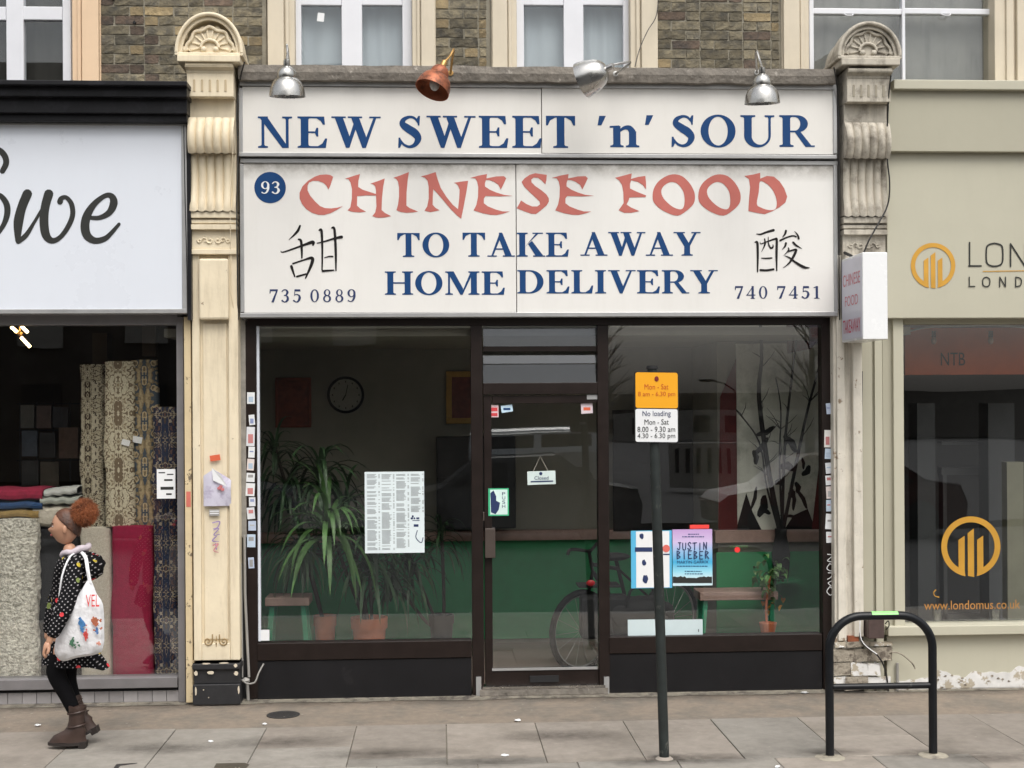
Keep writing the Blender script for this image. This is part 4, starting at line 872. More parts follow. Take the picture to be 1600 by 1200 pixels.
# peeling paint: thin ragged plates proud of the wall
Yp = -.049; zt_ = []; 
xs = [1404+i*3 for i in range(72)]
b = MB(); topl = []; botl = []
for x in xs:
    nv = noise.noise(Vector((x*.021, 0, 0)))*14+noise.noise(Vector((x*.07, 5, 0)))*7
    y = 1050+nv if x > 1455 else 1062+nv*.5
    topl.append(XZ(x, y, Yp)); botl.append(XZ(x, 1082+1.5*noise.noise(Vector((x*.1, 9, 0))), Yp))
b.prism(topl+list(reversed(botl)), Yp-.001, Yp+.003)
part('peeled_patch', b, m_peelw, rs)
b = MB()
for k in range(16):
    x = 1410+random.random()*190; y = 1052+random.random()*26; c_ = V(x, y, Yp-.003); n_ = 7
    b.prism([(c_.x+random.uniform(.006, .016)*math.cos(i*6.28/n_), c_.z+random.uniform(.004, .010)*math.sin(i*6.28/n_)) for i in range(n_)], Yp-.004, Yp)
part('dark_chip', b, m_stone, rs)
b = MB(); b.pbox(1388, 1080, 1700, 1090, -.10, .0); part('skirting', b, m_peelw, rs, bevel=.004)
# window graphics
part('window_logo', logo(1517, 854, 48, .026, 'w'), m_gold, rs)
sans('www.londomus.co.uk', 1444, 938, 1594, 952, .026, M('gold_text', (.42, .2, .05), .5), rs, 'web_address')
b = MB(); strokes(b, [([(1462,922),(1459,926),(1461,931),(1467,933)],[2,1.2,1.2,2])], 0, 0, 1, .026, 1); part('telephone_symbol', b, m_gold, rs)
# interior of right shop
struct('estate_shop_interior', MB().box(V(1395,600,.1).x, 6.6, 3.0, 3.05, 0, 3.2).box(V(1395,600,.1).x-.05, V(1395,600,.1).x, .12, 3.0, 0, 3.2).box(V(1395,600,.1).x, 6.6, .12, 3.0, 2.75, 2.8).box(V(1395,600,.1).x, 6.6, .12, 3.0, .0, .03), M('estate_wall', (.035, .035, .035), .8, .2, 2))
b = MB(); b.pbox(1414, 512, 1690, 585, .5, .6); solo('orange_bulkhead', b, m_orange_band, 'deep orange bulkhead under the ceiling inside the estate shop', 'bulkhead')
sans('NTB', 1470, 551, 1508, 571, .495, m_dark, None, 'bulkhead_letters'); o = bpy.data.objects['bulkhead_letters']; o['label'] = 'blurred dark letters fixed on the orange bulkhead in the estate shop'; o['category'] = 'letters'
for i, (xa, xb, mm) in enumerate(((1434, 1462, (.05, .055, .06)), (1545, 1586, (.06, .065, .07)))):
    b = MB(); b.pbox(xa, 630, xb, 968, .9+.2*i, 1.1+.2*i)
    solo('display_column', b, M('slate_column', mm, .6, .15, 3), ['narrower', 'wider'][i]+' dark grey display column inside the estate shop window', 'column', group='display columns in the estate shop')
b = MB(); b.pbox(1574, 722, 1600, 968, .5, .6); solo('cream_door_leaf', b, M('leaf_olive', (.2, .2, .15), .6), 'pale olive door leaf standing at the far right inside the estate shop', 'door')
b = MB(); b.pbox(1471, 730, 1545, 742, 1.4, 1.5); b.pbox(1471, 690, 1545, 695, 1.4, 1.5); b.pbox(1474, 742, 1480, 968, 1.4, 1.5); b.pbox(1474, 960, 1545, 968, 1.4, 1.5)
solo('shelf_unit', b, M('shelf_grey', (.07, .072, .075), .5, .1), 'grey shelf unit between the two display columns', 'shelf')
b = MB(); b.tube(catmull([tuple(V(1415, 519, .3)), tuple(V(1450, 511, .3)), tuple(V(1500, 509, .3)), tuple(V(1560, 508, .3)), tuple(V(1620, 514, .3))], 6), .008, 8)
fest = solo('festoon_cable', b, M('pale_cable', (.3, .33, .3), .6), 'pale festoon cable slung behind the top of the estate shop window', 'cable')
for i, x in enumerate((1459, 1548)):
    p_ = V(x, 517, .3); b = MB(); b.lathe([(0, 0), (.016, 0), (.018, -.05), (0, -.05)], p_, (0, 0, 1), 12); t = solo('festoon_bulb', b, m_dark, ['left', 'right'][i]+' of two clear bulbs hanging from the festoon cable', 'bulb', group='bulbs on the festoon cable')
    b = MB(); b.ball((p_.x, p_.y, p_.z-.075), .022, .022, .03, 12, 8); part('globe', b, M('smoky_bulb', (.3, .22, .18), .15), t, smooth=True)
for i, x in enumerate((1464, 1555)):
    b = MB(); c_ = V(x, 970, .12); b.lathe([(.001, 0), (.035, 0), (.04, .09), (.036, .09), (.031, .01), (.001, .01)], c_, (0, 0, 1), 16)
    solo('glass_jar', b, glass('jar_glass%d' % i, (.8, .8, .78), .2), ['left', 'right'][i]+' small glass jar on the estate shop window ledge', 'jar', group='jars on the window ledge', smooth=True)

# projecting box sign
ps = thing('projecting_sign', 'white projecting box sign with faded red CHINESE FOOD TAKEAWAY on its side', 'sign', tuple(V(1348, 530, -.63)))
Xl, Xr, Z0, Z1 = RC(1348, 394, 1387, 530, -.63)
b = MB(); b.box(Xl, Xr, -.63, -.14, Z0, Z1); part('box', b, M('glossy_white', (.82, .83, .84), .25, .02), ps, bevel=.004)
b = MB(); e = .018; b.box(Xl-.003, Xl+.001, -.615, -.155, Z0+e, Z1-e); fp = part('face_panel', b, M('translucent_panel', (.62, .62, .70), .4, .06, 3), ps)
def side_text(s, fz0, fz1, mt):
    c = bpy.data.curves.new('s', 'FONT'); c.body = s; t = bpy.data.objects.new('s', c); me = bpy.data.meshes.new_from_object(t); bpy.data.objects.remove(t)
    xs = [v.co.x for v in me.vertices]; ys = [v.co.y for v in me.vertices]; a, b_ = min(xs), max(xs); c0, d0 = min(ys), max(ys)
    wd = min(.40, (b_-a)*.11); 
    for v in me.vertices:
        fx = (v.co.x-a)/(b_-a); fz = (v.co.y-c0)/(d0-c0)
        v.co = (Xl-.0045, -.385+wd/2-fx*wd, Z0+(Z1-Z0)*(fz0+(fz1-fz0)*fz))
    me.materials.clear(); me.materials.append(mt); o = bpy.data.objects.new('lettering', me); COL.objects.link(o); place(o, ps)
mrd = M('faded_pink_text', (.62, .22, .26), .6, .15, 30); mrd2 = M('red_text', (.55, .04, .09), .6, .15, 30)
side_text('CHINESE', .66, .80, mrd); side_text('FOOD', .42, .54, mrd); side_text('TAKEAWAY', .10, .26, mrd2)
b = MB(); b.tube([tuple(V(1320, 395, -.15)), tuple(V(1330, 400, -.3))], .012, 8); part('bracket', b, m_cable, ps)

# cables by the right pilaster and left edges
def cable(name, pts, r, mt, label, cat='cable'):
    b = MB(); b.tube(catmull([tuple(V(*p)) for p in pts], 5), r, 8); return solo(name, b, mt, label, cat, smooth=True)
cable('cable', [(1392, 118, -.3), (1388, 160, -.25), (1386, 240, -.22), (1390, 285, -.22), (1387, 320, -.22), (1372, 350, -.24), (1358, 375, -.25), (1350, 394, -.25)], .006, m_cable, 'thick black cable hanging down to the projecting sign beside the grimy pilaster')
cable('cable', [(1303, 105, -.3), (1309, 150, -.17), (1311, 260, -.16), (1311, 420, -.15), (1312, 500, -.1)], .005, m_cable, 'black cable running down the right edge of the two fascia boards')
cable('cable', [(382, 97, -.3), (374, 130, -.2), (370, 180, -.2), (372, 240, -.2), (370, 330, -.2), (371, 420, -.16), (372, 500, -.1)], .005, m_cable, 'black cable running down the left edge of the two fascia boards')
cable('cable', [(365, 210, -.3), (360, 320, -.22), (361, 400, -.14), (362, 460, -.135), (370, 500, -.10)], .003, m_pil, 'thin cream painted wire running down the left pilaster')
cable('cable', [(1347, 580, -.09), (1346, 700, -.09), (1347, 830, -.09), (1344, 950, -.1), (1345, 1000, -.12), (1372, 1025, -.12), (1384, 1050, -.1), (1388, 1080, -.08)], .006, m_cable, 'dark cable down the joint between grimy pilaster and olive boards')
cable('cable', [(1344, 960, -.16), (1346, 1000, -.16), (1370, 1022, -.16)], .004, m_white, 'short white wire hooked over the broken foot of the grimy pilaster')
cable('cable', [(1388, 1022, -.08), (1395, 1019, -.1), (1408, 1022, -.11), (1424, 1035, -.11), (1430, 1045, -.1)], .005, m_stone, 'curled grey cable end sticking out of the olive stall wall')
b = MB(); b.tube([tuple(V(1402, 1036, -.07)), tuple(V(1402, 1082, -.07))], .011, 10); solo('vent_pipe', b, m_pipe, 'short grey capped pipe standing against the olive stall wall', 'pipe')
b = MB(); b.pbox(1357, 965, 1382, 998, -.20, -.08); jb = solo('meter_box', b, M('brown_box', (.07, .045, .04), .5, .3, 20), 'small dark brown junction box at the foot of the olive boards', 'box', bevel=.006)
b = MB(); b.tube(catmull([tuple(V(1383, 975, -.15)), tuple(V(1388, 970, -.17)), tuple(V(1389, 978, -.17)), tuple(V(1384, 984, -.15))], 5), .004, 6); part('loop', b, m_cable, jb)
b = MB(); b.tube([tuple(V(382, 836, -.03)), tuple(V(383, 930, -.03)), tuple(V(389, 1058, -.04))], .010, 10); b.tube([tuple(V(377, 880, -.02)), tuple(V(379, 1058, -.03))], .006, 8)
pp = solo('waste_pipe', b, m_pipe, 'pale pipes running down beside the cream pilaster to a twisted joint', 'pipe', smooth=True)
b = MB(); b.tube(catmull([tuple(V(378, 1062, -.06)), tuple(V(386, 1068, -.08)), tuple(V(398, 1066, -.08)), tuple(V(404, 1052, -.06)), tuple(V(412, 1037, -.03))], 6), .006, 8); b.ball(tuple(V(384, 1063, -.05)), .03, .02, .02, 10, 6, .4); b.tube([tuple(V(386, 1066, -.04)), tuple(V(388, 1094, -.03))], .012, 8)
part('bent_joint', b, m_pipe, pp, smooth=True)

# ================================================================== LEFT SHOP
lsx = thing('rug_shopfront', 'rug shop front with black cornice, grey aluminium window and pale tiled riser', 'shopfront', (V(100, 1103, 0).x, 0, 0))
b = MB()
for (ya, yb, Y_) in ((125, 132, -.42), (132, 150, -.36), (150.3, 176, -.30), (176.3, 189, -.26)): b.pbox(-160, ya, 292, yb, Y_, .1)
part('cornice', b, m_black, lsx, bevel=.004)
b = MB(); b.pbox(292, 126, 298, 500, -.18, .1); part('end_board', b, m_black, lsx)
b = MB(); b.pbox(-160, 488, 277, 508, -.03, .1); b.pbox(277, 495, 288, 1098, -.03, .1); b.pbox(-160, 1062, 277, 1078, -.05, .1); part('window_frame', b, M('grey_aluminium', (.22, .21, .215), .45, .1, 8, .1, 40, metal=.3), lsx, bevel=.003)
b = MB(); b.pbox(-160, 508, 277, 1062, .03, .036); part('shop_window', b, m_glass, lsx)
b = MB(); b.pbox(-160, 1078, 283, 1112, .0, .1); part('riser_backing', b, m_dark, lsx)
tile_m = M('grey_tile', (.30, .285, .285), .35, .12, 6, .1, 40, rand=.12)
tx0 = V(-160, 1090, -.004).x; tx1 = V(283, 1090, -.004).x; zt_ = V(150, 1080.5, -.004).z; tw = .103; q = MB(); q.box(.002, tw-.002, -.008, .006, 0, zt_); tme = mesh('tile', q, tile_m)
x = tx1-tw
while x > tx0:
    o = bpy.data.objects.new('tile', tme); COL.objects.link(o); place(o, lsx); o.location = (x, -.003+random.uniform(-.001, .001), 0); x -= tw
# sign
YB = -.18
so_ = thing('script_fascia_sign', 'pale blue white sign board with dark flowing script letters above the rug shop', 'sign', tuple(V(140, 490, YB)))
b = MB(); b.pbox(-160, 190, 292, 195, YB-.012, .05); b.pbox(-160, 483, 292, 490, YB-.012, .05); b.pbox(284, 195, 292, 483, YB-.011, .05); part('frame', b, m_frame_alu, so_, bevel=.003)
b = MB(); b.pbox(-160, 195, 284, 483, YB, .05); part('sign_panel', b, m_alu_sign, so_)
b = MB()
strokes(b, [([(-120,90),(-50,75),(10,110),(55,170),(62,240),(25,315)],[20,40,60,62,60,55]),
            ([(-60,545),(10,575),(68,660),(75,760),(40,870),(-30,980)],[30,50,62,62,50,40]),
            ([(285,552),(225,700),(190,860),(185,1040)],[95,92,95,50]), ([(190,1050),(270,985),(350,860),(450,690)],[50,50,34,30]),
            ([(508,552),(470,690),(458,840),(478,980),(540,1040),(620,1010),(700,910),(755,780),(745,660),(690,590),(640,600),(625,635)],[92,88,90,85,62,48,50,52,50,42,50,60]),
            ([(930,800),(1040,800),(1140,745),(1185,650),(1165,580),(1100,570),(990,650),(910,770),(885,890),(910,990),(990,1040),(1090,1020),(1160,960),(1240,868)],[40,48,65,80,62,48,60,82,90,85,66,55,44,34])], 0, 220, 6.667, YB-.002, 1.0)
part('script_lettering', b, m_grey_text, so_)
b = MB(); b.tube([tuple(V(287, 196, -.24)), tuple(V(289, 300, -.24)), tuple(V(292, 420, -.22)), tuple(V(293, 490, -.2))], .004, 6); solo('cable', b, m_cable, 'black cable down the right edge of the script sign', 'cable')

# rug shop interior
xl = V(-200, 800, 1).x; xr = V(286, 800, .2).x
struct('rug_shop_interior', MB().box(xl, xr, 3.4, 3.45, 0, 3.2).box(xr, xr+.05, .12, 3.4, 0, 3.2).box(xl, xr, .12, 3.4, 2.95, 3.0).box(xl-.05, xl, .12, 3.4, 0, 3.2).box(xl, xr, .12, 3.4, 0, .12), M('rug_shop_wall', (.05, .036, .022), .9, .25, 2))
rm = {}
cxr = lambda a, c_, Y: V((a+c_)/2, 690, Y).x
rm['a'] = ramp_mat('beige_border_rug', 'NOISE', [(0, (.05, .035, .025)), (.36, (.45, .40, .29)), (.45, (.13, .10, .07)), (.5, (.50, .45, .34)), (.58, (.05, .035, .028)), (.64, (.35, .3, .2))], 21, (1, 1, .8), .10, mirror=(cxr(124, 163, .34)-.03, .12))
rm['b'] = ramp_mat('cream_scroll_rug', 'NOISE', [(0, (.2, .15, .1)), (.38, (.62, .56, .42)), (.46, (.20, .15, .10)), (.52, (.60, .54, .40)), (.60, (.30, .24, .16)), (.66, (.62, .55, .4))], 16, (1, 1, .8), .16, mirror=(cxr(161, 209, .2), .21))
rm['c'] = ramp_mat('beige_blue_rug', 'NOISE', [(0, (.42, .33, .2)), (.40, (.26, .2, .12)), (.47, (.07, .09, .115)), (.56, (.48, .38, .24)), (.62, (.2, .15, .09))], 15, (1, 1, .8), .12, mirror=(cxr(206, 246, .24), .17))
rm['d'] = ramp_mat('dark_blue_rug', 'NOISE', [(0, (.03, .04, .08)), (.40, (.10, .075, .06)), (.46, (.38, .32, .24)), (.50, (.03, .035, .07)), (.58, (.14, .08, .065)), (.63, (.3, .25, .2)), (.66, (.05, .05, .07))], 19, (1, 1, .8), .12, mirror=(cxr(238, 278, .16), .19))
rm['red'] = M('crimson_pile', (.30, .010, .05), .95, .15, 30, .6, 120, bdist=.008)
rm['shag'] = M('grey_shag', (.78, .75, .67), .95, .35, 40, 1, 50, col2=(.46, .44, .38), pscale=30, pmin=.50, pmax=.58, bdist=.03)
rm['cream'] = M('cream_pile', (.58, .53, .45), .95, .2, 60, .8, 120, bdist=.01)
rm['black'] = M('black_pile', (.012, .012, .014), .95, .2, 30, .6, 90)
rm['pink'] = M('magenta_pile', (.3, .015, .05), .95, .3, 30, .6, 120)
rm['blue'] = M('blue_pile', (.02, .06, .16), .95, .3, 30, .6, 120)
rm['ochre'] = M('ochre_pile', (.3, .2, .07), .95, .3, 30, .6, 120)
rm['pale'] = M('pale_grey_pile', (.40, .42, .38), .9, .12, 30, .4, 120)
def rug(x0, y0, x1, y1, Y, mt, label, fat=.6, wob=.006, group='rolled rugs on end', rough=0):
    X0, X1, Z0, Z1 = RC(x0, y0, x1, y1, Y); cx = (X0+X1)/2; w = (X1-X0)/2; b = MB(); n = 40; m_ = 44
    sd = random.random()*50
    for j in range(m_+1):
        z = Z0+(Z1-Z0)*j/m_; sh = wob*math.sin(z*7+sd)+wob*.6*math.sin(z*15+sd*2); pin = 1-.05*math.exp(-((j/m_-.32)/.05)**2)
        for i in range(n):
            a = 2*math.pi*i/n; ca, sa = math.cos(a), math.sin(a); e = .62
            rx = w*pin*math.copysign(abs(ca)**e, ca); ry = w*fat*math.copysign(abs(sa)**e, sa)
            k = 1+rough*noise.noise(Vector((rx*45, ry*45+sd, z*45)))
            b.v.append((cx+rx*k+sh, Y+w*fat+ry*k, z))
    for j in range(m_):
        for i in range(n): b.f.append((j*n+i, j*n+(i+1) % n, (j+1)*n+(i+1) % n, (j+1)*n+i))
    # spiral end on the top
    sp = [(cx+w*(1-k/50)*.9*math.cos(k*.45), Y+w*fat+w*fat*(1-k/50)*.9*math.sin(k*.45), Z1+.002) for k in range(46)]
    b.f.append(tuple(m_*n+i for i in range(n)))
    o = solo('rolled_rug', b, mt, label, 'rug', group=group, smooth=True)
    q = MB(); q.tube(sp, .004, 5); part('rolled_edge', q, mt, o)
    return o
rug(124, 570, 163, 850, .34, rm['a'], 'rolled rug with a beige and dark medallion border, leftmost of the tall patterned rolls')
rug(161, 565, 209, 823, .20, rm['b'], 'rolled cream rug with brown scrolls standing on the crimson roll')
rug(206, 563, 246, 821, .24, rm['c'], 'rolled beige and slate blue floral rug beside the cream scroll rug')
rug(238, 637, 278, 1060, .16, rm['d'], 'tall dark blue rolled rug with cream flowers beside the window edge')
rug(172, 823, 236, 1060, .14, rm['red'], 'plain crimson rolled rug standing on the window floor')
rug(124, 826, 173, 1060, .18, rm['cream'], 'plain cream rolled rug standing behind the walking woman')
rug(56, 828, 124, 1060, .2, rm['black'], 'plain black rolled rug standing behind the walking woman')
rug(-8, 812, 57, 1064, .12, rm['shag'], 'shaggy pale grey rolled rug at the left edge of the window', rough=.10)
rug(-80, 812, -12, 1064, .12, rm['d'], 'dark patterned rolled rug left of the shaggy grey rug')
def fold(x0, y0, x1, y1, Y, mt, label, slope=0):
    X0, X1, Z0, Z1 = RC(x0, y0, x1, y1, Y); b = MB()
    def fn(u, v):
        a = v*math.pi*2; e = .5; s_, c_ = math.sin(a), math.cos(a)
        return (X0+(X1-X0)*u, Y+.22-.22*math.copysign(abs(c_)**e, c_), (Z0+Z1)/2+slope*(u-.5)+(Z1-Z0)/2*math.copysign(abs(s_)**e, s_)+.005*math.sin(u*19+y0))
    b.grid(fn, 24, 20); return solo('folded_rug', b, mt, label, 'rug', group='folded rugs stacked in the window', smooth=True)
fold(-100, 764, 66, 784, .2, rm['pink'], 'magenta folded rug on top of the stack at the left edge')
fold(-100, 784, 66, 797, .19, rm['blue'], 'blue folded rug directly under the magenta one')
fold(-100, 797, 60, 811, .18, rm['ochre'], 'ochre patterned folded rug lowest in the stack at the left edge')
fold(62, 776, 122, 789, .2, rm['pale'], 'pale grey folded rug in the small pile above the woman', .0)
fold(68, 763, 120, 775, .2, M('white_pile', (.55, .56, .54), .9, .1, 30), 'whitish folded rug topmost in the small pile above the woman', .02)
fold(50, 790, 124, 826, .2, rm['cream'], 'thick cream shag rug at the bottom of the small pile above the woman')
# price card, frames behind, lights
sticker(245, 733, 274, 779, .012, m_white, 'white handwritten price card on the dark blue rug by the window edge', 'price card', name='price_card', prt=[(.1, .86, .45, .9), (.55, .8, .9, .84), (.4, .6, .85, .66), (.2, .3, .9, .4), (.5, .12, .8, .18)])
sticker(190, 687, 203, 696, .19, m_white, 'small white label hanging on the cream scroll rug', 'label', name='rug_label', tilt=-15)
sticker(206, 682, 222, 692, .23, m_white, 'small white label hanging on the beige and blue rug', 'label', name='rug_label', tilt=-12)
nms = ['pale framed picture with dark centre', 'pinkish picture', 'dark picture', 'slate blue picture', 'black picture', 'brown picture', 'low dark picture', 'low tan picture']
for i, (xa, ya, xb, yb, cl) in enumerate(((32, 633, 53, 669, (.10, .10, .09)), (57, 634, 80, 669, (.10, .07, .06)), (83, 636, 106, 668, (.03, .03, .035)), (34, 673, 58, 713, (.07, .085, .11)), (62, 676, 86, 715, (.025, .025, .025)), (92, 668, 122, 716, (.12, .07, .045)), (34, 720, 60, 758, (.03, .03, .03)), (63, 722, 92, 760, (.08, .065, .045)))):
    q = MB(); q.pbox(xa, ya, xb, yb, 1.4, 1.43); t = solo('hanging_sample', q, M('sample%d' % i, cl, .5, .3, 12), nms[i]+' on the rack at the back of the rug shop', 'picture', group='pictures on the rack in the rug shop')
b = MB()
for i in range(4): b.pbox(30+26*i, 628, 32+26*i, 765, 1.45, 1.47)
for y in (630, 671, 718): b.pbox(26, y, 124, y+2, 1.44, 1.46)
solo('display_rack', b, m_dark, 'black wire rack holding pictures at the back of the rug shop', 'rack')
b = MB(); b.pbox(145, 520, 168, 830, 2.2, 2.4); solo('shop_column', b, M('col_brown', (.09, .065, .04), .8), 'brown square column standing behind the tall patterned rolls', 'column')
b = MB(); b.pbox(222, 509, 243, 556, 1.0, 1.1); solo('hanging_sign_back', b, M('tan_board', (.12, .09, .06), .7), 'small tan board hanging above the beige and blue rug', 'board')
lt = thing('ceiling_light', 'three lit tubular bulbs on a ceiling fitting inside the rug shop', 'ceiling light', tuple(V(31, 519, 1.2)))
m_bulb = emit('warm_bulb', (1, .72, .35), 9)
for (xa, ya, xb, yb) in ((18, 511, 28, 520), (34, 510, 43, 519), (33, 527, 47, 542)):
    b = MB(); b.tube([tuple(V(xa, ya, 1.15)), tuple(V(xb, yb, 1.2))], .013, 10); part('bulb', b, m_bulb, lt, smooth=True)
b = MB(); b.ball(tuple(V(31, 521, 1.2)), .03, .03, .02, 10, 6); b.tube([tuple(V(31, 521, 1.2)), tuple(V(31, 470, 1.2))], .006, 6); part('stem', b, m_brass, lt, smooth=True)

# ================================================================== TAKEAWAY INTERIOR
XL = V(386, 800, .1).x; XR = V(1304, 800, .1).x; YBK = 2.2
struct('takeaway_back_wall', MB().box(XL-.6, XR+.6, YBK, YBK+.06, 0, 2.9), m_wallin)
struct('takeaway_side_wall', MB().box(XL-.45, XL-.40, .12, YBK, 0, 2.9), m_wallin)
struct('takeaway_side_wall', MB().box(XR+.40, XR+.45, .12, YBK, 0, 2.9), m_wallin)
struct('takeaway_ceiling', MB().box(XL-.6, XR+.6, .12, YBK, 2.66, 2.72), m_wallin)
struct('takeaway_floor', MB().box(XL-.6, XR+.6, .12, YBK, -.05, .01), m_floorin)
b = MB(); b.box(XL-.6, XR+.6, YBK-.03, YBK, .05, .94)
dd = solo('green_dado', b, m_green, 'dark green painted panelling along the takeaway back wall', 'panelling')
for k in range(12):
    xx = XL-.5+.5*k; q = MB(); q.box(xx, xx+.008, YBK-.034, YBK-.03, .05, .94); part('joint_batten', q, m_green, dd)
b = MB(); b.box(XL-.6, XR+.6, YBK-.10, YBK, .94, 1.03); part('dado_rail', b, m_wood, dd, bevel=.005)
def picture(x0, y0, x1, y1, fw, fm, pm, label):
    t = thing('framed_picture', label, 'picture', tuple(V((x0+x1)/2, y1, YBK-.03)))
    b = MB(); b.pbox(x0, y0, x1, y0+fw, YBK-.04, YBK); b.pbox(x0, y1-fw, x1, y1, YBK-.04, YBK); b.pbox(x0, y0+fw, x0+fw, y1-fw, YBK-.041, YBK); b.pbox(x1-fw, y0+fw, x1, y1-fw, YBK-.041, YBK)
    part('frame', b, fm, t, bevel=.004); b = MB(); b.pbox(x0+fw, y0+fw, x1-fw, y1-fw, YBK-.02, YBK); part('picture', b, pm, t)
picture(430, 590, 486, 668, 4, m_frame_red, M('red_hanging', (.22, .05, .03), .7, .4, 18), 'dark red framed hanging on the wall at the left of the takeaway')
picture(697, 580, 748, 662, 9, m_gilt, M('maroon_print', (.2, .05, .04), .7, .4, 18), 'gilt framed maroon picture on the takeaway wall beside the door')
b = MB(); c_ = V(540, 617, YBK-.03); b.lathe([(.165, 0), (.165, .03), (.143, .03), (.143, .005), (.0, .005)], (c_.x, YBK-.002, c_.z), (0, -1, 0), 40)
ck = thing('wall_clock', 'round black rimmed wall clock seen through the left shop window', 'clock', (c_.x, YBK, c_.z))
part('rim', b, m_dark, ck, smooth=True)
b = MB(); b.lathe([(.142, 0), (0, .001)], (c_.x, YBK-.012, c_.z), (0, -1, 0), 40); part('dial', b, M('clock_face', (.4, .39, .34), .6), ck)
b = MB(); b.tube([(c_.x, YBK-.016, c_.z), (c_.x-.03, YBK-.016, c_.z-.05)], .005, 6); b.tube([(c_.x, YBK-.018, c_.z), (c_.x+.02, YBK-.018, c_.z+.09)], .003, 6)
for k in range(12): b.box(c_.x+.118*math.sin(R(30*k))-.004, c_.x+.118*math.sin(R(30*k))+.004, YBK-.017, YBK-.013, c_.z+.118*math.cos(R(30*k))-.008, c_.z+.118*math.cos(R(30*k))+.008)
part('hands', b, m_dark, ck)
b = MB(); b.pbox(682, 682, 806, 826, YBK-.45, YBK-.12); fr_ = solo('drinks_fridge', b, M('black_cabinet', (.006, .006, .007), .4, .2), 'black upright cabinet against the takeaway back wall beside the door', 'cabinet', bevel=.01)
# mural on a chimney breast that stands forward of the back wall
YM = 1.02; XM = V(1122, 700, YM-.02).x
struct('chimney_breast', MB().box(XM, XR+.398, YM, YBK-.11, 0.01, 2.655), m_wallin)
b = MB(); b.box(XM-.02, XR+.398, YM-.03, YM-.002, .03, .93); d2_ = solo('mural_dado', b, M('brighter_green', (.03, .30, .11), .5, .1, 6), 'brighter green panelling under the mural in the right window', 'panelling')
zr = V(1200, 838, YM-.08).z; b = MB(); b.box(XM-.04, XR+.398, YM-.08, YM-.002, zr-.05, zr+.05); part('dado_rail', b, m_wood, d2_, bevel=.004)
b = MB(); b.pbox(958, 640, 1118, 829, YBK-.12, YBK-.10); solo('dark_reflection_panel', b, M('dark_reflection', (.03, .026, .024), .9, .3, 3), 'added dark panel painting a dark street reflection, at the back behind the parking sign', 'curtain')  # added dark panel, its colour stands for dark street reflections
b = MB(); b.box(V(1150, 700, YM).x, XR+.39, YM-.02, YM-.002, zr+.05, 2.64)
mu = solo('wall_mural', b, M('mural_grey', (.78, .80, .72), .8, .14, 2, .1, col2=(.55, .57, .5), pscale=2.5), 'pale grey abstract mural with black shapes and maroon edges in the right window', 'mural')
b = MB(); mm_ = YM-.024
for k in range(16):
    cx, cy = random.uniform(1150, 1280), random.choice((random.uniform(690, 820), random.uniform(640, 810))); c_ = V(cx, cy, mm_); a = random.uniform(0, 3.1); l, w = random.uniform(.03, .12), random.uniform(.012, .035)
    n_ = 12; b.flat([[(c_.x+l*math.cos(t_)*math.cos(a)-w*math.sin(t_)*math.sin(a)*(1+.4*math.sin(3*t_)), c_.z+l*math.cos(t_)*math.sin(a)+w*math.sin(t_)*math.cos(a)*(1+.4*math.sin(3*t_))) for t_ in [6.283*i/n_ for i in range(n_)]]], mm_)
b.flat([[XZ(1150, 828, mm_), XZ(1166, 770, mm_), XZ(1176, 800, mm_), XZ(1190, 828, mm_)]], mm_); b.flat([[XZ(1225, 828, mm_), XZ(1240, 805, mm_), XZ(1262, 795, mm_), XZ(1275, 828, mm_)]], mm_)
part('black_shapes', b, m_dark, mu)
b = MB(); mq = M('maroon_paint', (.11, .015, .015), .8, .25, 4)
b.flat([[XZ(1122, 828, mm_), XZ(1125, 620, mm_), XZ(1150, 560, mm_), XZ(1152, 828, mm_)]], mm_-.006); b.flat([[XZ(1268, 828, mm_), XZ(1282, 700, mm_), XZ(1292, 500, mm_), XZ(1298, 828, mm_)]], mm_-.006)
b.flat([[XZ(1228, 500, mm_), XZ(1230, 552, mm_), XZ(1268, 545, mm_), XZ(1296, 500, mm_)]], mm_-.006)
part('maroon_shapes', b, mq, mu)
# bench / stools
def stool(x0, x1, yt, yb, Y, label):
    X0, X1, Z0, Z1 = RC(x0, yt, x1, yt+13, Y); t = thing('stool', label, 'stool', ((X0+X1)/2, Y, .01), 'green legged stools')
    b = MB(); b.box(X0, X1, Y, Y+.28, Z0, Z1); part('seat', b, m_wood, t, bevel=.006)
    for sx in (0, 1):
        for sy in (0, 1):
            xa = X0+.05 if sx == 0 else X1-.05; dx = (-.05 if sx == 0 else .05); ya = Y+.03+.2*sy
            b = MB(); b.add([(xa-.02, ya, Z0), (xa+.02, ya, Z0), (xa+.02, ya+.03, Z0), (xa-.02, ya+.03, Z0), (xa-.02+dx, ya, .01), (xa+.02+dx, ya, .01), (xa+.02+dx, ya+.03, .01), (xa-.02+dx, ya+.03, .01)], [(0, 1, 2, 3), (7, 6, 5, 4), (0, 4, 5, 1), (1, 5, 6, 2), (2, 6, 7, 3), (3, 7, 4, 0)])
            part('leg', b, m_greenp, t, bevel=.003)
stool(414, 483, 934, 1003, .55, 'green legged stool with a pinkish wood seat at the left end of the left window')
stool(1094, 1216, 925, 990, .55, 'wider green legged stool with a wooden seat behind the right window')
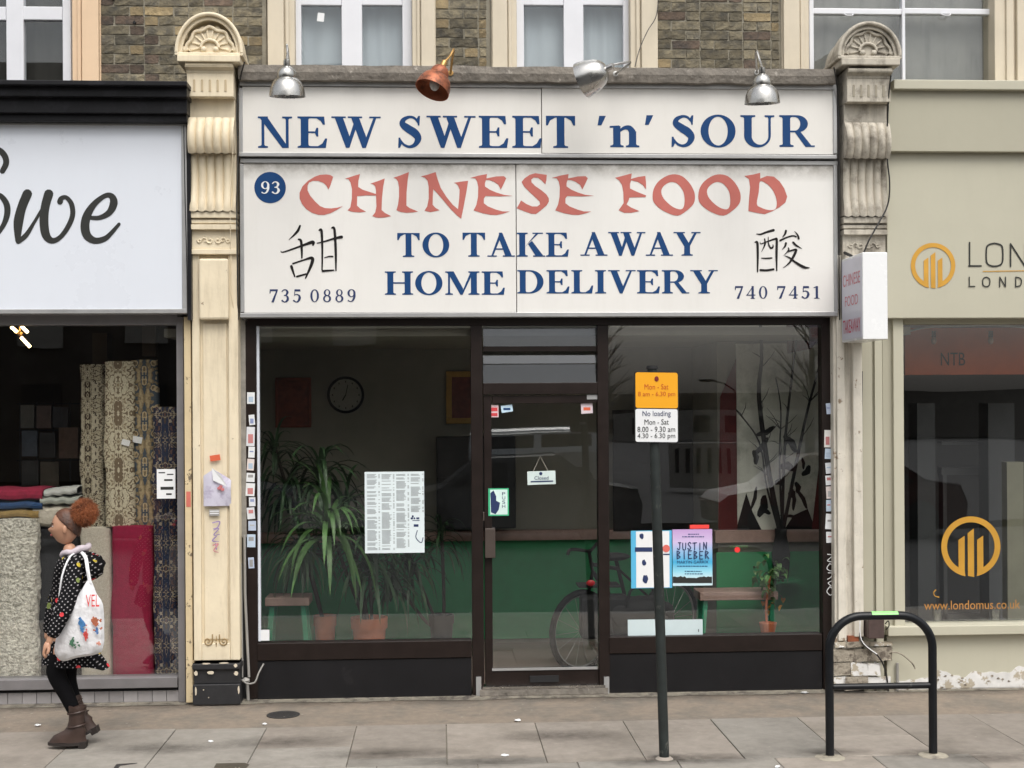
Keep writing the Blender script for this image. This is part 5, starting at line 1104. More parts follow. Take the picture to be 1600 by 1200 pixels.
# pots and dracaenas
def leaf_obj(base, az, length, droop, w, mt, parent, up=.8):
    b = MB(); n = 9; rx = []; d = Vector((math.cos(az), math.sin(az), 0)); side = Vector((-math.sin(az), math.cos(az), 0)); p = Vector(base); v = (d*(1-up)+Vector((0, 0, up))).normalized()
    for i in range(n+1):
        t = i/n; ww = w*math.sin(math.pi*min(1, .12+t*.9))**.7*.5
        rx.append((p-side*ww+Vector((0, 0, ww*.4)), Vector(p), p+side*ww+Vector((0, 0, ww*.4)))); v = (v+Vector((0, 0, -droop/n))).normalized(); p = p+v*(length/n)
    for a in rx: b.v += [tuple(q) for q in a]
    for i in range(n): b.f += [(3*i, 3*i+1, 3*i+4, 3*i+3), (3*i+1, 3*i+2, 3*i+5, 3*i+4)]
    return part('leaf', b, mt, parent, smooth=True)
def dracaena(px, py, Y, label, heads, pot=(.12, .2), potm=None):
    g0 = V(px, py, Y); t = thing('potted_plant', label, 'plant', (g0.x, Y, .01), 'houseplants in the takeaway')
    r, h = pot; b = MB(); b.lathe([(0, 0), (r*.72, 0), (r*.97, h*.82), (r*1.06, h*.82), (r*1.08, h), (r*.95, h), (r*.9, h*.85), (0, h*.85)], (g0.x, Y, .01), (0, 0, 1), 26); part('pot', b, potm or m_terra, t, smooth=True)
    for (hx, hy, hY, nl, L_, w, mt) in heads:
        c = V(hx, hy, hY); b = MB(); b.tube(catmull([(g0.x, Y, h*.8), ((g0.x*2+c.x)/3+.02, Y, c.z*.45), tuple(c)], 6), .014, 8); part('stem', b, M('bark', (.04, .032, .024), .9, .2), t, smooth=True)
        for k in range(nl):
            az = k*2.4+random.uniform(-.3, .3); u = random.uniform(.35, .95)
            leaf_obj((c.x, c.y, c.z-.22*k/nl), az, L_*random.uniform(.7, 1.15), random.uniform(2.4, 4.2), w, mt, t, u)
dracaena(577, 1000, .75, 'leafy dracaena with arching green leaves in the larger terracotta pot', [(512, 815, .5, 62, .68, .040, m_leaf), (500, 730, .7, 46, .52, .034, m_leaf2), (575, 860, .6, 60, .55, .032, m_leaf2), (540, 780, .8, 40, .5, .03, m_leaf2)], (.135, .47))
dracaena(508, 1000, .95, 'spiky dark plant in the smaller terracotta pot at left', [(450, 760, .9, 50, .48, .03, m_leaf2), (472, 850, .7, 50, .5, .03, m_leaf2), (430, 700, 1.0, 30, .4, .026, m_leaf2)], (.085, .46))
dracaena(690, 1000, 1.3, 'thin leaved dark plant behind the menu sheet', [(640, 870, 1.2, 60, .5, .026, m_leaf2), (690, 830, 1.3, 34, .4, .022, m_leaf2), (610, 900, 1.1, 44, .45, .026, m_leaf2)], (.10, .40), m_dark)
t = thing('potted_plant', 'small bushy plant with pale green leaves beside the wider stool', 'plant', tuple(V(1205, 995, .5)), 'houseplants in the takeaway')
b = MB(); c0 = V(1200, 992, .5); b.tube(catmull([tuple(c0), tuple(V(1197, 950, .5)), tuple(V(1203, 900, .5))], 6), .01, 8); b.lathe([(0, 0), (.05, 0), (.07, .1), (0, .1)], (c0.x, .5, .33), (0, 0, 1), 14); part('stem', b, m_terra, t)
for k in range(60):
    c = V(1203+random.gauss(0, 13), 903+random.gauss(0, 14), .5+random.gauss(0, .06))
    leaf_obj(c, random.uniform(0, 6.28), .075, 3, .04, M('y', (.09, .15, .04), .5) if k == -1 else m_leaf, t, random.uniform(.1, .9))
for k in range(8):
    c = V(1208+random.gauss(0, 10), 945+random.gauss(0, 9), .5+random.gauss(0, .04)); leaf_obj(c, random.uniform(0, 6.28), .06, 3, .035, m_gilt, t, .2)
b = MB(); bs = V(1222, 826, 1.2)
tw = thing('branch_arrangement', 'tall bare dark branches rising behind the right window', 'branches', tuple(V(1222, 828, .85)))
for pts, r0 in (([(1218, 826), (1200, 730), (1186, 620), (1190, 560), (1188, 500)], .024), ([(1222, 826), (1226, 700), (1236, 600), (1248, 505)], .014), ([(1224, 826), (1245, 720), (1262, 640), (1284, 560)], .016), ([(1216, 826), (1198, 760), (1186, 690), (1150, 640)], .01), ([(1222, 826), (1218, 720), (1220, 640), (1212, 590)], .009)):
    c3 = catmull([tuple(V(x, y, .85)) for x, y in pts], 7); b = MB(); b.tube(c3, [r0*(1-.5*i/len(c3)) for i in range(len(c3))], 8); part('branch', b, m_dark, tw, smooth=True)
    b = MB()
    for k in range(7):
        p = Vector(c3[random.randrange(5, len(c3)-2)]); d = Vector((random.uniform(-1, 1), random.uniform(-.3, .3), random.uniform(.3, 1))).normalized(); L_ = random.uniform(.08, .22)
        b.tube([tuple(p), tuple(p+d*L_*.6+Vector((.01, 0, 0))), tuple(p+d*L_)], [.004, .003, .001], 5)
    part('twig', b, m_dark, tw)
b = MB(); b.lathe([(0, 0), (.06, 0), (.075, .2), (.045, .35), (.05, .4), (0, .4)], (V(1220, 826, .85).x, .85, V(1220, 826, .85).z-.4), (0, 0, 1), 20); part('vase', b, m_dark, tw, smooth=True)
sh = MB(); sh.box(V(1190, 870, .85).x, V(1250, 870, .85).x, .75, .95, V(1220, 826, .85).z-.43, V(1220, 826, .85).z-.40); solo('plant_shelf', sh, m_green, 'small green stand top under the vase of bare branches', 'shelf')

# bicycle inside the door
YC = .80
bk = thing('bicycle', 'dark bicycle with a black pannier leaning inside behind the glass door', 'bicycle', (V(910, 1044, YC).x, YC, .01))
c1 = V(908, 979, YC); c1.z = .335; bd = Vector((.80, .60, 0)); c2 = c1+bd*1.04
for c in (c1, c2):
    b = MB(); b.tube([(c.x+.31*math.cos(a)*bd.x, c.y+.31*math.cos(a)*bd.y, c.z+.31*math.sin(a)) for a in [6.2832*i/48 for i in range(48)]], .025, 10, closed=True); wh = part('wheel', b, M('tyre', (.008, .008, .009), .8, spec=.1), bk, smooth=True)
    b = MB(); b.tube([(c.x+.285*math.cos(a)*bd.x, c.y+.285*math.cos(a)*bd.y, c.z+.285*math.sin(a)) for a in [6.2832*i/40 for i in range(40)]], .01, 6, closed=True); part('rim', b, m_frame_alu, wh)
    b = MB()
    for k in range(14): a = 6.2832*k/14; b.tube([(c.x, c.y, c.z), (c.x+.285*math.cos(a)*bd.x, c.y+.285*math.cos(a)*bd.y, c.z+.285*math.sin(a))], .0018, 4)
    b.tube([(c.x, c.y-.05, c.z), (c.x, c.y+.05, c.z)], .018, 8); part('spokes', b, m_frame_alu, wh)
hd = c1+bd*.13; hd.z = .80; bb = c1+bd*.58; bb.z = .30; st = c1+bd*.42; st.z = .80; hd.x += .0
b = MB(); b.tube([tuple(hd), tuple(bb)], .018, 8); b.tube([tuple(hd+Vector((0, 0, .06))), tuple(st)], .016, 8); b.tube([tuple(bb), tuple(st+Vector((-.02, 0, .08)))], .016, 8); b.tube([tuple(bb), tuple(c2)], .012, 8); b.tube([tuple(st), tuple(c2)], .01, 8); part('frame', b, m_dark, bk, smooth=True)
b = MB(); b.tube([tuple(c1), tuple(c1+bd*.06+Vector((0, 0, .22))), tuple(hd), (hd.x-.03, hd.y, .97)], .014, 8); part('fork', b, m_dark, bk, smooth=True)
b = MB(); hb = Vector((hd.x-.03, YC, .98)); b.tube(catmull([(hb.x-.20, YC-.22, hb.z-.01), (hb.x-.17, YC-.2, hb.z+.03), (hb.x-.02, YC-.05, hb.z+.0), (hb.x, YC, hb.z), (hb.x+.02, YC+.05, hb.z), (hb.x+.12, YC+.24, hb.z+.07)], 6), .013, 8); part('handlebar', b, m_dark, bk, smooth=True)
b = MB(); b.ball((st.x-.03, st.y, .90), .13, .07, .035, 14, 8); part('saddle', b, m_dark, bk, smooth=True)
b = MB(); b.box(c1.x-.02, c1.x+.36, YC-.20, YC-.02, .30, .64); part('pannier', b, M('pannier_black', (.008, .0085, .01), .8, .2, 20), bk, bevel=.03)
b = MB(); b.box(c1.x-.03, c1.x+.30, YC-.15, YC+.1, .70, .715); part('carrier_rack', b, m_dark, bk)
b = MB(); q_ = V(923, 911, YC-.17); b.ball(tuple(q_), .035, .015, .025, 10, 6); part('rear_reflector', b, M('red_reflector', (.5, .02, .03), .3), bk)

b = MB()
c_ = V(1000, 952, .7); n_, m_ = 26, 16
for i in range(m_+1):
    th = math.pi*i/m_
    for k in range(n_):
        q = 6.2832*k/n_; e = .6; ct, st_ = math.cos(q), math.sin(q); w_ = 1+.10*noise.noise(Vector((ct*2, st_*2, th*2)))
        b.v.append((c_.x+.27*w_*math.sin(th)**.6*math.copysign(abs(ct)**e, ct), .7+.13*w_*math.sin(th)**.6*math.copysign(abs(st_)**e, st_), .42+.20*w_*math.copysign(abs(math.cos(th))**.7, math.cos(th))))
for i in range(m_):
    for k in range(n_): b.f.append((i*n_+k, (i+1)*n_+k, (i+1)*n_+(k+1) % n_, i*n_+(k+1) % n_))
hb2 = thing('holdall_bag', 'bulky black bag behind the blue poster inside the right window', 'bag', (c_.x, .7, .22))
part('sack', b, m_dark, hb2, smooth=True)
b = MB(); b.tube(catmull([(c_.x-.12, .58, .55), (c_.x-.08, .57, .70), (c_.x+.08, .57, .70), (c_.x+.12, .58, .55)], 5), .012, 8); part('handle', b, m_dark, hb2, smooth=True)
b = MB(); b.box(c_.x-.35, c_.x+.35, .52, .88, .195, .222); solo('low_bench', b, m_wood, 'low wooden bench top under the black bag in the right window', 'bench')
for dx in (-.3, .3): part('leg', MB().box(c_.x+dx-.02, c_.x+dx+.02, .6, .8, .01, .194), m_wood, bpy.data.objects['low_bench'])

# ================================================================== PAPERS IN THE WINDOWS
YI = .044
# menu sheet : tiny rows of print in four columns
X0, X1, Z0, Z1 = RC(570, 737, 663, 864, YI)
b = MB(); b.box(X0, X1, YI, YI+.001, Z0, Z1); mn = solo('menu_poster', b, M('menu_paper', (.70, .78, .80), .4, .02), 'large pale blue takeaway menu sheet with four columns of print in the left window', 'menu')
b = MB(); w = X1-X0; h = Z1-Z0
for col in range(4):
    z = .03
    while z < .96:
        if random.random() < .9 and not (col == 3 and z > .50):
            a = .04+.245*col; l = random.uniform(.12, .17); b.flat([[(X0+w*a, Z1-h*z), (X0+w*(a+l), Z1-h*z), (X0+w*(a+l), Z1-h*(z+.006)), (X0+w*a, Z1-h*(z+.006))]], YI-.0012, 0)
            if random.random() < .7: b.flat([[(X0+w*(a+.19), Z1-h*z), (X0+w*(a+.215), Z1-h*z), (X0+w*(a+.215), Z1-h*(z+.006)), (X0+w*(a+.19), Z1-h*(z+.006))]], YI-.0012, 0)
        z += random.choice((.0135, .0135, .0135, .0135, .03))
part('printed_rows', b, M('grey_print', (.27, .29, .3), .5), mn)
b = MB()
for (a, z, ww, hh) in ((.79, .54, .03, .022), (.77, .565, .04, .022), (.82, .565, .025, .022), (.865, .565, .05, .022), (.80, .60, .12, .008), (.82, .65, .08, .03)): b.flat([[(X0+w*a, Z1-h*z), (X0+w*(a+ww), Z1-h*z), (X0+w*(a+ww), Z1-h*(z+hh)), (X0+w*a, Z1-h*(z+hh))]], YI-.0012, 0)
strokes(b, [([(652,829),(650,840),(658,848),(663-2,840)],[1.2]*4)], 0, 0, 1, YI-.0012, 1)
part('corner_print', b, m_navy2, mn)
# push sign
q = MB(); q.pbox(763, 763, 795, 806, .016, .017); pu = solo('push_sign', q, M('green_card', (.05, .45, .22), .4), 'small green and white PUSH sign on the left of the glass door', 'sign')
q = MB(); q.pbox(766, 765, 793, 804, .0148, .0155); part('white_field', q, M('pale_green_paper', (.62, .78, .74), .5), pu)
b = MB(); c_ = V(770, 790, YI-.009)
b.flat([[XZ(766, 770, YI), XZ(771, 766, YI), XZ(775, 775, YI), XZ(775, 782, YI), XZ(781, 785, YI), XZ(779, 796, YI), XZ(774, 803, YI), XZ(767, 800, YI)]], .0140); part('dark_figure_print', b, m_navy2, pu)
for i, ch in enumerate('PUSH'): sans(ch, 784.5, 769+6.5*i, 789.5, 774+6.5*i, .0140, m_navy2, pu, 'letter')
# hanging closed sign
q = MB(); X0, X1, Z0, Z1 = RC(824, 736, 868, 757, YI-.01); cx, cz = (X0+X1)/2, (Z0+Z1)/2; t_ = R(1.5)
q.prism([(cx+x*math.cos(t_)-z*math.sin(t_), cz+x*math.sin(t_)+z*math.cos(t_)) for x, z in ((X0-cx, Z0-cz), (X1-cx, Z0-cz), (X1-cx, Z1-cz), (X0-cx, Z1-cz))], YI-.013, YI-.01)
cs = solo('closed_sign', q, M('pale_plastic', (.62, .72, .70), .4), 'small white Closed sign hanging by a string on the glass door', 'sign')
sans('Closed', 835, 744, 857, 749.5, YI-.015, m_navy2, cs)
b = MB(); b.tube([tuple(V(833, 737, YI-.008)), tuple(V(844, 713, YI-.006)), tuple(V(857, 737, YI-.008))], .002, 5); part('string', b, m_pil2, cs)
b = MB(); c_ = V(845, 740, YI-.0145); b.lathe([(.012, 0), (.012, .001), (0, .001)], tuple(c_), (0, -1, 0), 16)
b.flat([[XZ(829, 751.5, YI), XZ(864, 750.5, YI), XZ(864, 752.5, YI), XZ(829, 753.5, YI)]], YI-.015); part('print', b, m_navy2, cs)
sticker(762, 633, 779, 652, YI-.006, M('pink_white', (.68, .5, .52), .5), 'red and white sticker at the top left corner of the door glass', prt=[(.1, .1, .9, .35), (.1, .5, .9, .8)], pm=M('red_print', (.6, .05, .06), .5))
sticker(783, 633, 801, 644, YI-.006, M('pale_blue', (.5, .66, .78), .5), 'pale blue sticker beside the red and white one on the door glass', tilt=8, prt=[(.2, .3, .8, .6)], pm=m_navy)
sticker(908, 630, 926, 646, YI-.006, M('pinkish', (.66, .56, .6), .5), 'pinkish white sticker at the top right corner of the door glass', tilt=3, prt=[(.2, .3, .8, .6)], pm=m_orange)
sticker(406, 984, 421, 1001, YI-.02, m_white, 'small square white notice in the bottom left corner of the left window', 'notice', name='notice')
sticker(917, 617, 936, 624, .018, m_frame_alu, 'small worn metal plate at the top right of the door frame', 'plate', name='door_plate')
# posters
q = MB(); q.pbox(986, 829, 1050, 919, YI-.003, YI-.002); p1 = solo('blue_event_poster', q, M('sky_blue_poster', (.10, .46, .72), .4, .05), 'sky blue poster with a white panel of small figures behind the sign pole', 'poster')
q = MB(); q.pbox(994, 830, 1046, 918, YI-.0045, YI-.004); part('white_panel', q, m_white, p1)
b = MB()
for (x, y, r) in ((1003, 838, 4), (1006, 879, 4), (1008, 905, 5)): c_ = V(x, y, YI-.006); b.ball(tuple(c_), r*.0038, .0008, r*.0055, 8, 6, .5)
b.flat([[XZ(992, 855, YI), XZ(1019, 855, YI), XZ(1019, 862, YI), XZ(992, 862, YI)]], YI-.006); b.flat([[XZ(1036, 865, YI), XZ(1046, 865, YI), XZ(1046, 867, YI), XZ(1036, 867, YI)]], YI-.006)
part('dark_print', b, m_navy2, p1)
b = MB(); c_ = V(1041, 857, YI-.0065); b.flat([ell(c_.x, c_.z, .028, .028, 20)], YI-.0065); part('red_disc', b, M('coral_print', (.75, .16, .13), .5), p1)
sticker(995, 892, 1018, 906, YI-.0055, M('sky_blue_2', (.55, .7, .78), .4), 'pale blue strip stuck on the lower half of the white panel poster') if False else None
# concert poster, gradient built from bands
pt = thing('concert_poster', 'lilac and blue concert poster with hand lettered name in the right window', 'poster', tuple(V(1082, 914, YI)))
X0, X1, Z0, Z1 = RC(1051, 827, 1113, 915, YI-.012)
mgp = bpy.data.materials.new('poster_gradient'); mgp.use_nodes = True; t_ = mgp.node_tree; bs_ = t_.nodes['Principled BSDF']; tc = t_.nodes.new('ShaderNodeTexCoord'); se = t_.nodes.new('ShaderNodeSeparateXYZ'); mr0 = t_.nodes.new('ShaderNodeMapRange'); rp = t_.nodes.new('ShaderNodeValToRGB')
mr0.inputs[1].default_value = Z0; mr0.inputs[2].default_value = Z1; t_.links.new(tc.outputs['Object'], se.inputs[0]); t_.links.new(se.outputs[2], mr0.inputs[0]); t_.links.new(mr0.outputs[0], rp.inputs[0]); t_.links.new(rp.outputs[0], bs_.inputs['Base Color'])
el = rp.color_ramp.elements; el[0].position = .12; el[0].color = (.6, .78, .84, 1); el[1].position = 1; el[1].color = (.52, .33, .62, 1)
for p_, c_ in ((.25, (.3, .66, .8)), (.42, (.05, .4, .68)), (.6, (.28, .5, .76)), (.78, (.62, .5, .75))): e_ = el.new(p_); e_.color = (*c_, 1)
b = MB(); b.box(X0, X1, YI-.012, YI-.011, Z0, Z1); part('sheet', b, mgp, pt)
YP = YI-.014
def hand(s, x0, y0, x1, y1):
    H = {'J': [[(.7, 1), (.7, .2), (.4, 0), (.1, .2)], [(.35, 1), (1, 1)]], 'U': [[(.1, 1), (.15, .2), (.5, 0), (.85, .2), (.9, 1)]], 'S': [[(.9, .85), (.5, 1), (.15, .75), (.5, .5), (.85, .25), (.5, 0), (.05, .15)]], 'T': [[(.5, 1), (.5, 0)], [(0, .95), (1, 1)]], 'I': [[(.5, 1), (.5, 0)]], 'N': [[(.1, 0), (.12, 1)], [(.12, 1), (.85, 0)], [(.85, 0), (.9, 1)]], 'B': [[(.15, 0), (.15, 1)], [(.15, 1), (.8, .8), (.2, .5), (.9, .25), (.15, 0)]], 'E': [[(.15, 0), (.15, 1)], [(.15, 1), (.9, 1)], [(.15, .5), (.75, .5)], [(.15, 0), (.9, .02)]], 'R': [[(.15, 0), (.15, 1)], [(.15, 1), (.85, .75), (.2, .5)], [(.2, .5), (.95, 0)]]}
    n_ = len(s); w_ = (x1-x0)/n_; out = []
    for i, ch in enumerate(s):
        for st_ in H[ch]: out.append(([(x0+w_*(i+.12+.72*p[0]), y1-(y1-y0)*p[1]+.6*math.sin(i*2.1)) for p in st_], [1.5]*len(st_)))
    return out
b = MB(); strokes(b, hand('JUSTIN', 1057, 848, 1106, 859)+hand('BIEBER', 1056, 861, 1109, 873), 0, 0, 1, YP, 1.0); part('hand_lettering', b, m_navy2, pt)
sans('MARTIN GARRIX', 1058, 876, 1107, 880.5, YP, m_navy2, pt, 'support_line')
b = MB()
for (xa, xb, y) in ((1058, 1107, 884), (1070, 1096, 892), (1070, 1098, 896), (1075, 1092, 834), (1066, 1100, 838)):
    x = xa
    while x < xb-1: l = random.uniform(2, 5); b.flat([[XZ(x, y, YP), XZ(min(x+l, xb), y, YP), XZ(min(x+l, xb), y+1.3, YP), XZ(x, y+1.3, YP)]], YP, 0); x += l+1
part('small_print', b, m_navy, pt)
b = MB(); pr_ = [XZ(1051.5, 911, YP)]
for i in range(21): pr_.append(XZ(1051.5+61*i/20, 901-2.5*noise.noise(Vector((i*.9, 0, 0)))+ (2 if 6 < i < 14 else 0), YP))
pr_.append(XZ(1112.5, 911, YP)); b.flat([pr_], YP); part('skyline_print', b, m_grey_text, pt)
sticker(1078, 820, 1108, 826, YI-.013, M('red_reflection', (.85, .06, .05), .5), 'red strip painting a tail light reflection along the top of the concert poster', 'painted reflection', name='reflection_strip')  # tail light reflection painted as a flat red strip
b = MB(); c_ = V(1152, 859, YI-.004); b.lathe([(.021, 0), (.021, .0015), (0, .0015)], tuple(c_), (0, -1, 0), 20); solo('red_dot', b, M('red_dot_m', (.8, .03, .03), .5), 'small red dot painting a tail light reflection right of the concert poster', 'sticker')  # tail light reflection painted as a small red disc
sticker(981, 968, 1024, 996, YI-.004, M('pale_sheet', (.58, .68, .70), .5, .06), 'left of the two blank pale sheets low in the right window', 'sheet', name='paper_sheet', group='blank sheets low in the right window')
sticker(1038, 968, 1098, 996, YI-.004, M('pale_sheet2', (.56, .66, .68), .5, .06), 'right of the two blank pale sheets low in the right window', 'sheet', name='paper_sheet', group='blank sheets low in the right window', prt=[(.88, .3, .9, .45)])

# ================================================================== STREET FURNITURE
# parking restriction post
gp = G(1038, 1186); YPO = gp.y
psn = thing('parking_sign_post', 'grey green pole carrying a yellow plate over a white No loading plate', 'sign post', (gp.x, YPO, 0))
b = MB(); xt = V(1019, 575, YPO); b.tube([(gp.x, YPO, 0), (xt.x, YPO, xt.z+.005)], .030, 20); part('pole', b, m_pole, psn, smooth=True)
b = MB(); b.lathe([(.0, 0), (.034, 0), (.036, -.02), (.031, -.02)], (xt.x, YPO, xt.z+.014), (0, 0, 1), 20); part('cap', b, m_dark, psn, smooth=True)
b = MB(); b.lathe([(.031, 0), (.055, .0), (.04, .012), (.031, .015)], (gp.x, YPO, .001), (0, 0, 1), 24); part('collar', b, m_slab, psn, smooth=True)
YN = YPO-.045
def rplate(x0, y0, x1, y1, Y, r=.012, sk=0.0, th=.003):
    X0, X1, Z0, Z1 = RC(x0, y0, x1, y1, Y); out = []
    for (cx, cz, a0) in ((X1-r, Z1-r, 0), (X0+r, Z1-r, 90), (X0+r, Z0+r, 180), (X1-r, Z0+r, 270)):
        for k in range(5): a = R(a0+22.5*k); out.append((cx+r*math.cos(a), cz+r*math.sin(a)+sk*(cx-X0)))
    q = MB(); q.prism(out, Y, Y+th); return q
yp = part('yellow_plate', rplate(993, 581.5, 1059, 637, YN, sk=-.018), m_yellow, psn)
wp = part('white_plate', rplate(993, 638.5, 1059, 690, YN, sk=-.018), m_white, psn)
part('plate_back', rplate(991, 580, 1060.5, 691, YN+.004, sk=-.018), m_dark, psn)
mro = M('rust_print', (.55, .10, .01), .5)
b = MB(); c_ = V(1026, 592, YN-.002); b.ball(tuple(c_), .013, .0006, .016, 12, 8); part('symbol', b, M('dark_red_dot', (.18, .01, .01), .5), yp)
sans('Mon - Sat', 1007, 600, 1044.5, 608.5, YN-.002, mro, yp); sans('8 am - 6.30 pm', 997, 612, 1055, 621, YN-.002, mro, yp)
for s_, xa, xb, ya, yb in (('No loading', 1004, 1048, 642, 652.5), ('Mon - Sat', 1007, 1045, 655, 663.5), ('8.00 - 9.30 am', 996, 1055, 666.5, 675), ('4.30 - 6.30 pm', 996, 1055, 677, 687)): sans(s_, xa, ya, xb, yb, YN-.002, m_navy2 if 'load' in s_ else m_grey_text, wp)
b = MB()
for z in (605, 670): c_ = V(1020, z, YPO); b.lathe([(.031, -.012), (.034, -.012), (.034, .012), (.031, .012)], (c_.x, YPO, c_.z), (0, 0, 1), 20)
part('clip', b, m_frame_alu, psn)

# cycle hoop
g1 = G(1296, 1183); g2 = G(1459, 1181); YH = (g1.y+g2.y)/2; XA, XB = g1.x, g2.x
hp = thing('cycle_hoop', 'black steel cycle stand with a crossbar and light green band on top', 'cycle stand', ((XA+XB)/2, YH, 0))
zt_ = V(1378, 962, YH).z; r_ = .20; b = MB(); pts = [(XA, YH, 0), (XA, YH, zt_-r_)]
for i in range(1, 13): a = math.pi-math.pi/2*i/12; pts.append((XA+r_+r_*math.cos(a), YH, zt_-r_+r_*math.sin(a)))
for i in range(0, 13): a = math.pi/2-math.pi/2*i/12; pts.append((XB-r_+r_*math.cos(a), YH, zt_-r_+r_*math.sin(a)))
pts.append((XB, YH, 0)); b.tube(pts, .0255, 18); part('hoop', b, m_hoop, hp, smooth=True)
zc_ = V(1378, 1072, YH).z; b = MB(); b.tube([(XA+.02, YH, zc_), (XB-.02, YH, zc_)], .0195, 14); part('crossbar', b, m_hoop, hp, smooth=True)
b = MB(); xa = V(1361, 953, YH).x; xb = V(1402, 953, YH).x; b.v = [(x, YH-.0268*math.cos(R(a)), zt_+.0268*math.sin(R(a))) for x in (xa, xb) for a in range(20, 161, 10)]; b.f = [(i, i+1, 16+i, 15+i) for i in range(14)]; part('green_band', b, M('lime_reflective', (.28, .72, .22), .4), hp, smooth=True)
for x in (XA, XB): b = MB(); b.lathe([(0, .004), (.085, .004), (.09, .0), (.026, .012), (.026, .016)], (x, YH, 0), (0, 0, 1), 28); b.lathe([(.0, .006), (.075, .006), (.088, .0)], (x, YH, .001), (0, 0, 1), 28); part('concrete_footing', b, m_edge, hp)

# drain cover, litter, broken slab patch
c_ = G(442.5, 1116); b = MB(); rr = .115; b.lathe([(rr, -.01), (rr, -.001), (rr-.008, .001), (rr-.02, -.002), (0, -.002)], (c_.x, c_.y, .0), (0, 0, 1), 32); dc = solo('drain_cover', b, m_iron, 'small round dark iron cover set in the brown strip of pavement', 'drain cover')
b = MB()
for k in range(-3, 4): b.box(c_.x-math.sqrt(max(.0, .09**2-(k*.025)**2)), c_.x+math.sqrt(max(0, .09**2-(k*.025)**2)), c_.y+k*.025-.006, c_.y+k*.025+.006, -.003, .0005)
part('rib', b, m_iron, dc)
b = MB(); p_ = [G(x, y) for x, y in ((334, 1200), (338, 1193), (382, 1192), (390, 1195), (384, 1201))]; b.add([(q.x, q.y, .0012) for q in p_], [(0, 1, 2, 3, 4)])
struct('broken_paving_patch', b, M('dirty_hole', (.06, .05, .035), .9, .4, 12, .8, 50))
b = MB(); p_ = [G(x, y) for x, y in ((176, 1202), (182, 1194), (215, 1192), (214, 1193.5), (188, 1197), (183, 1203))]; b.add([(q.x, q.y, .0012) for q in p_], [(0, 1, 2, 3, 4, 5)])
struct('broken_paving_patch', b, m_iron)
lab = ['white scrap of litter near the foot of the walking woman', 'tiny white scrap beside the drain cover', 'white scrap of litter on the slab left of the drain cover', 'flattened white scrap on the slab in front of the door', 'pale scrap on the brown strip in front of the door', 'white scrap near the base of the sign pole', 'white crumpled scrap against the black riser beside the cycle stand']
for i, (x, y, s_) in enumerate(((59, 1134, .016), (414, 1132, .012), (329, 1159, .013), (789, 1181, .02), (809, 1126, .018), (1215, 1199, .012), (1257, 1083, .022))):
    c_ = G(x, y); b = MB(); b.ball((c_.x, c_.y, .005), s_*1.3, s_, .006, 8, 5, .6); solo('litter', b, m_white, lab[i], 'litter', group='scraps of litter on the pavement')
b = MB()
for k in range(420):
    x = random.uniform(-4.2, 4.4); y = random.uniform(-3.6, -.15); s_ = random.uniform(.002, .007); n_ = 6
    b.add([(x+s_*random.uniform(.7, 1.3)*math.cos(6.28*i/n_)*1.4, y+s_*random.uniform(.7, 1.3)*math.sin(6.28*i/n_), .0026+.0) for i in range(n_)], [tuple(range(n_))])
part('gum_spots', b, M('gum', (.33, .3, .26), .8), None, kind='stuff'); o = bpy.data.objects['gum_spots']; o['label'] = 'pale specks of old chewing gum trodden into the paving'; o['category'] = 'gum'

# ================================================================== WOMAN
YWm = G(110, 1166).y
def skin(name, nodes, edges, mt, parent, sub=2, root=0):
    me = bpy.data.meshes.new(name); me.from_pydata([n[:3] for n in nodes], edges, []); o = bpy.data.objects.new(name, me); COL.objects.link(o)
    sk = o.modifiers.new('s', 'SKIN'); sk.use_smooth_shade = True; ly = me.skin_vertices[0] if me.skin_vertices else None
    if ly is None:
        me.attributes  # skin layer is created by the modifier below
    for i, n in enumerate(nodes):
        d = me.skin_vertices[0].data[i]; r = n[3]; d.radius = (r, r) if not isinstance(r, tuple) else r; d.use_root = (i == root)
    ss = o.modifiers.new('u', 'SUBSURF'); ss.levels = sub; ss.render_levels = sub
    bpy.context.view_layer.update(); dg = bpy.context.evaluated_depsgraph_get()
    nm = bpy.data.meshes.new_from_object(o.evaluated_get(dg)); nm.name = name; bpy.data.objects.remove(o)
    nm.materials.clear(); nm.materials.append(mt)
    nm.polygons.foreach_set('use_smooth', [True]*len(nm.polygons))
    o2 = bpy.data.objects.new(name, nm); COL.objects.link(o2); place(o2, parent); return o2
def chain(lst):  # list of chains of (px,py,dy,r); returns nodes, edges; joins where coordinates repeat
    nodes = []; idx = {}; edges = []
    for ch in lst:
        prev = None
        for (x, y, dy, r) in ch:
            k = (x, y, dy)
            if k not in idx:
                v = V(x, y, YWm+dy); idx[k] = len(nodes); nodes.append((v.x, v.y, v.z, r))
            if prev is not None: edges.append((prev, idx[k]))
            prev = idx[k]
    return nodes, edges
wm = thing('person', 'woman with auburn afro puff walking left in spotted black coat, leggings and brown boots', 'person', (V(108, 1166, YWm).x, YWm, 0))
pel = (104, 1000, 0, .10)
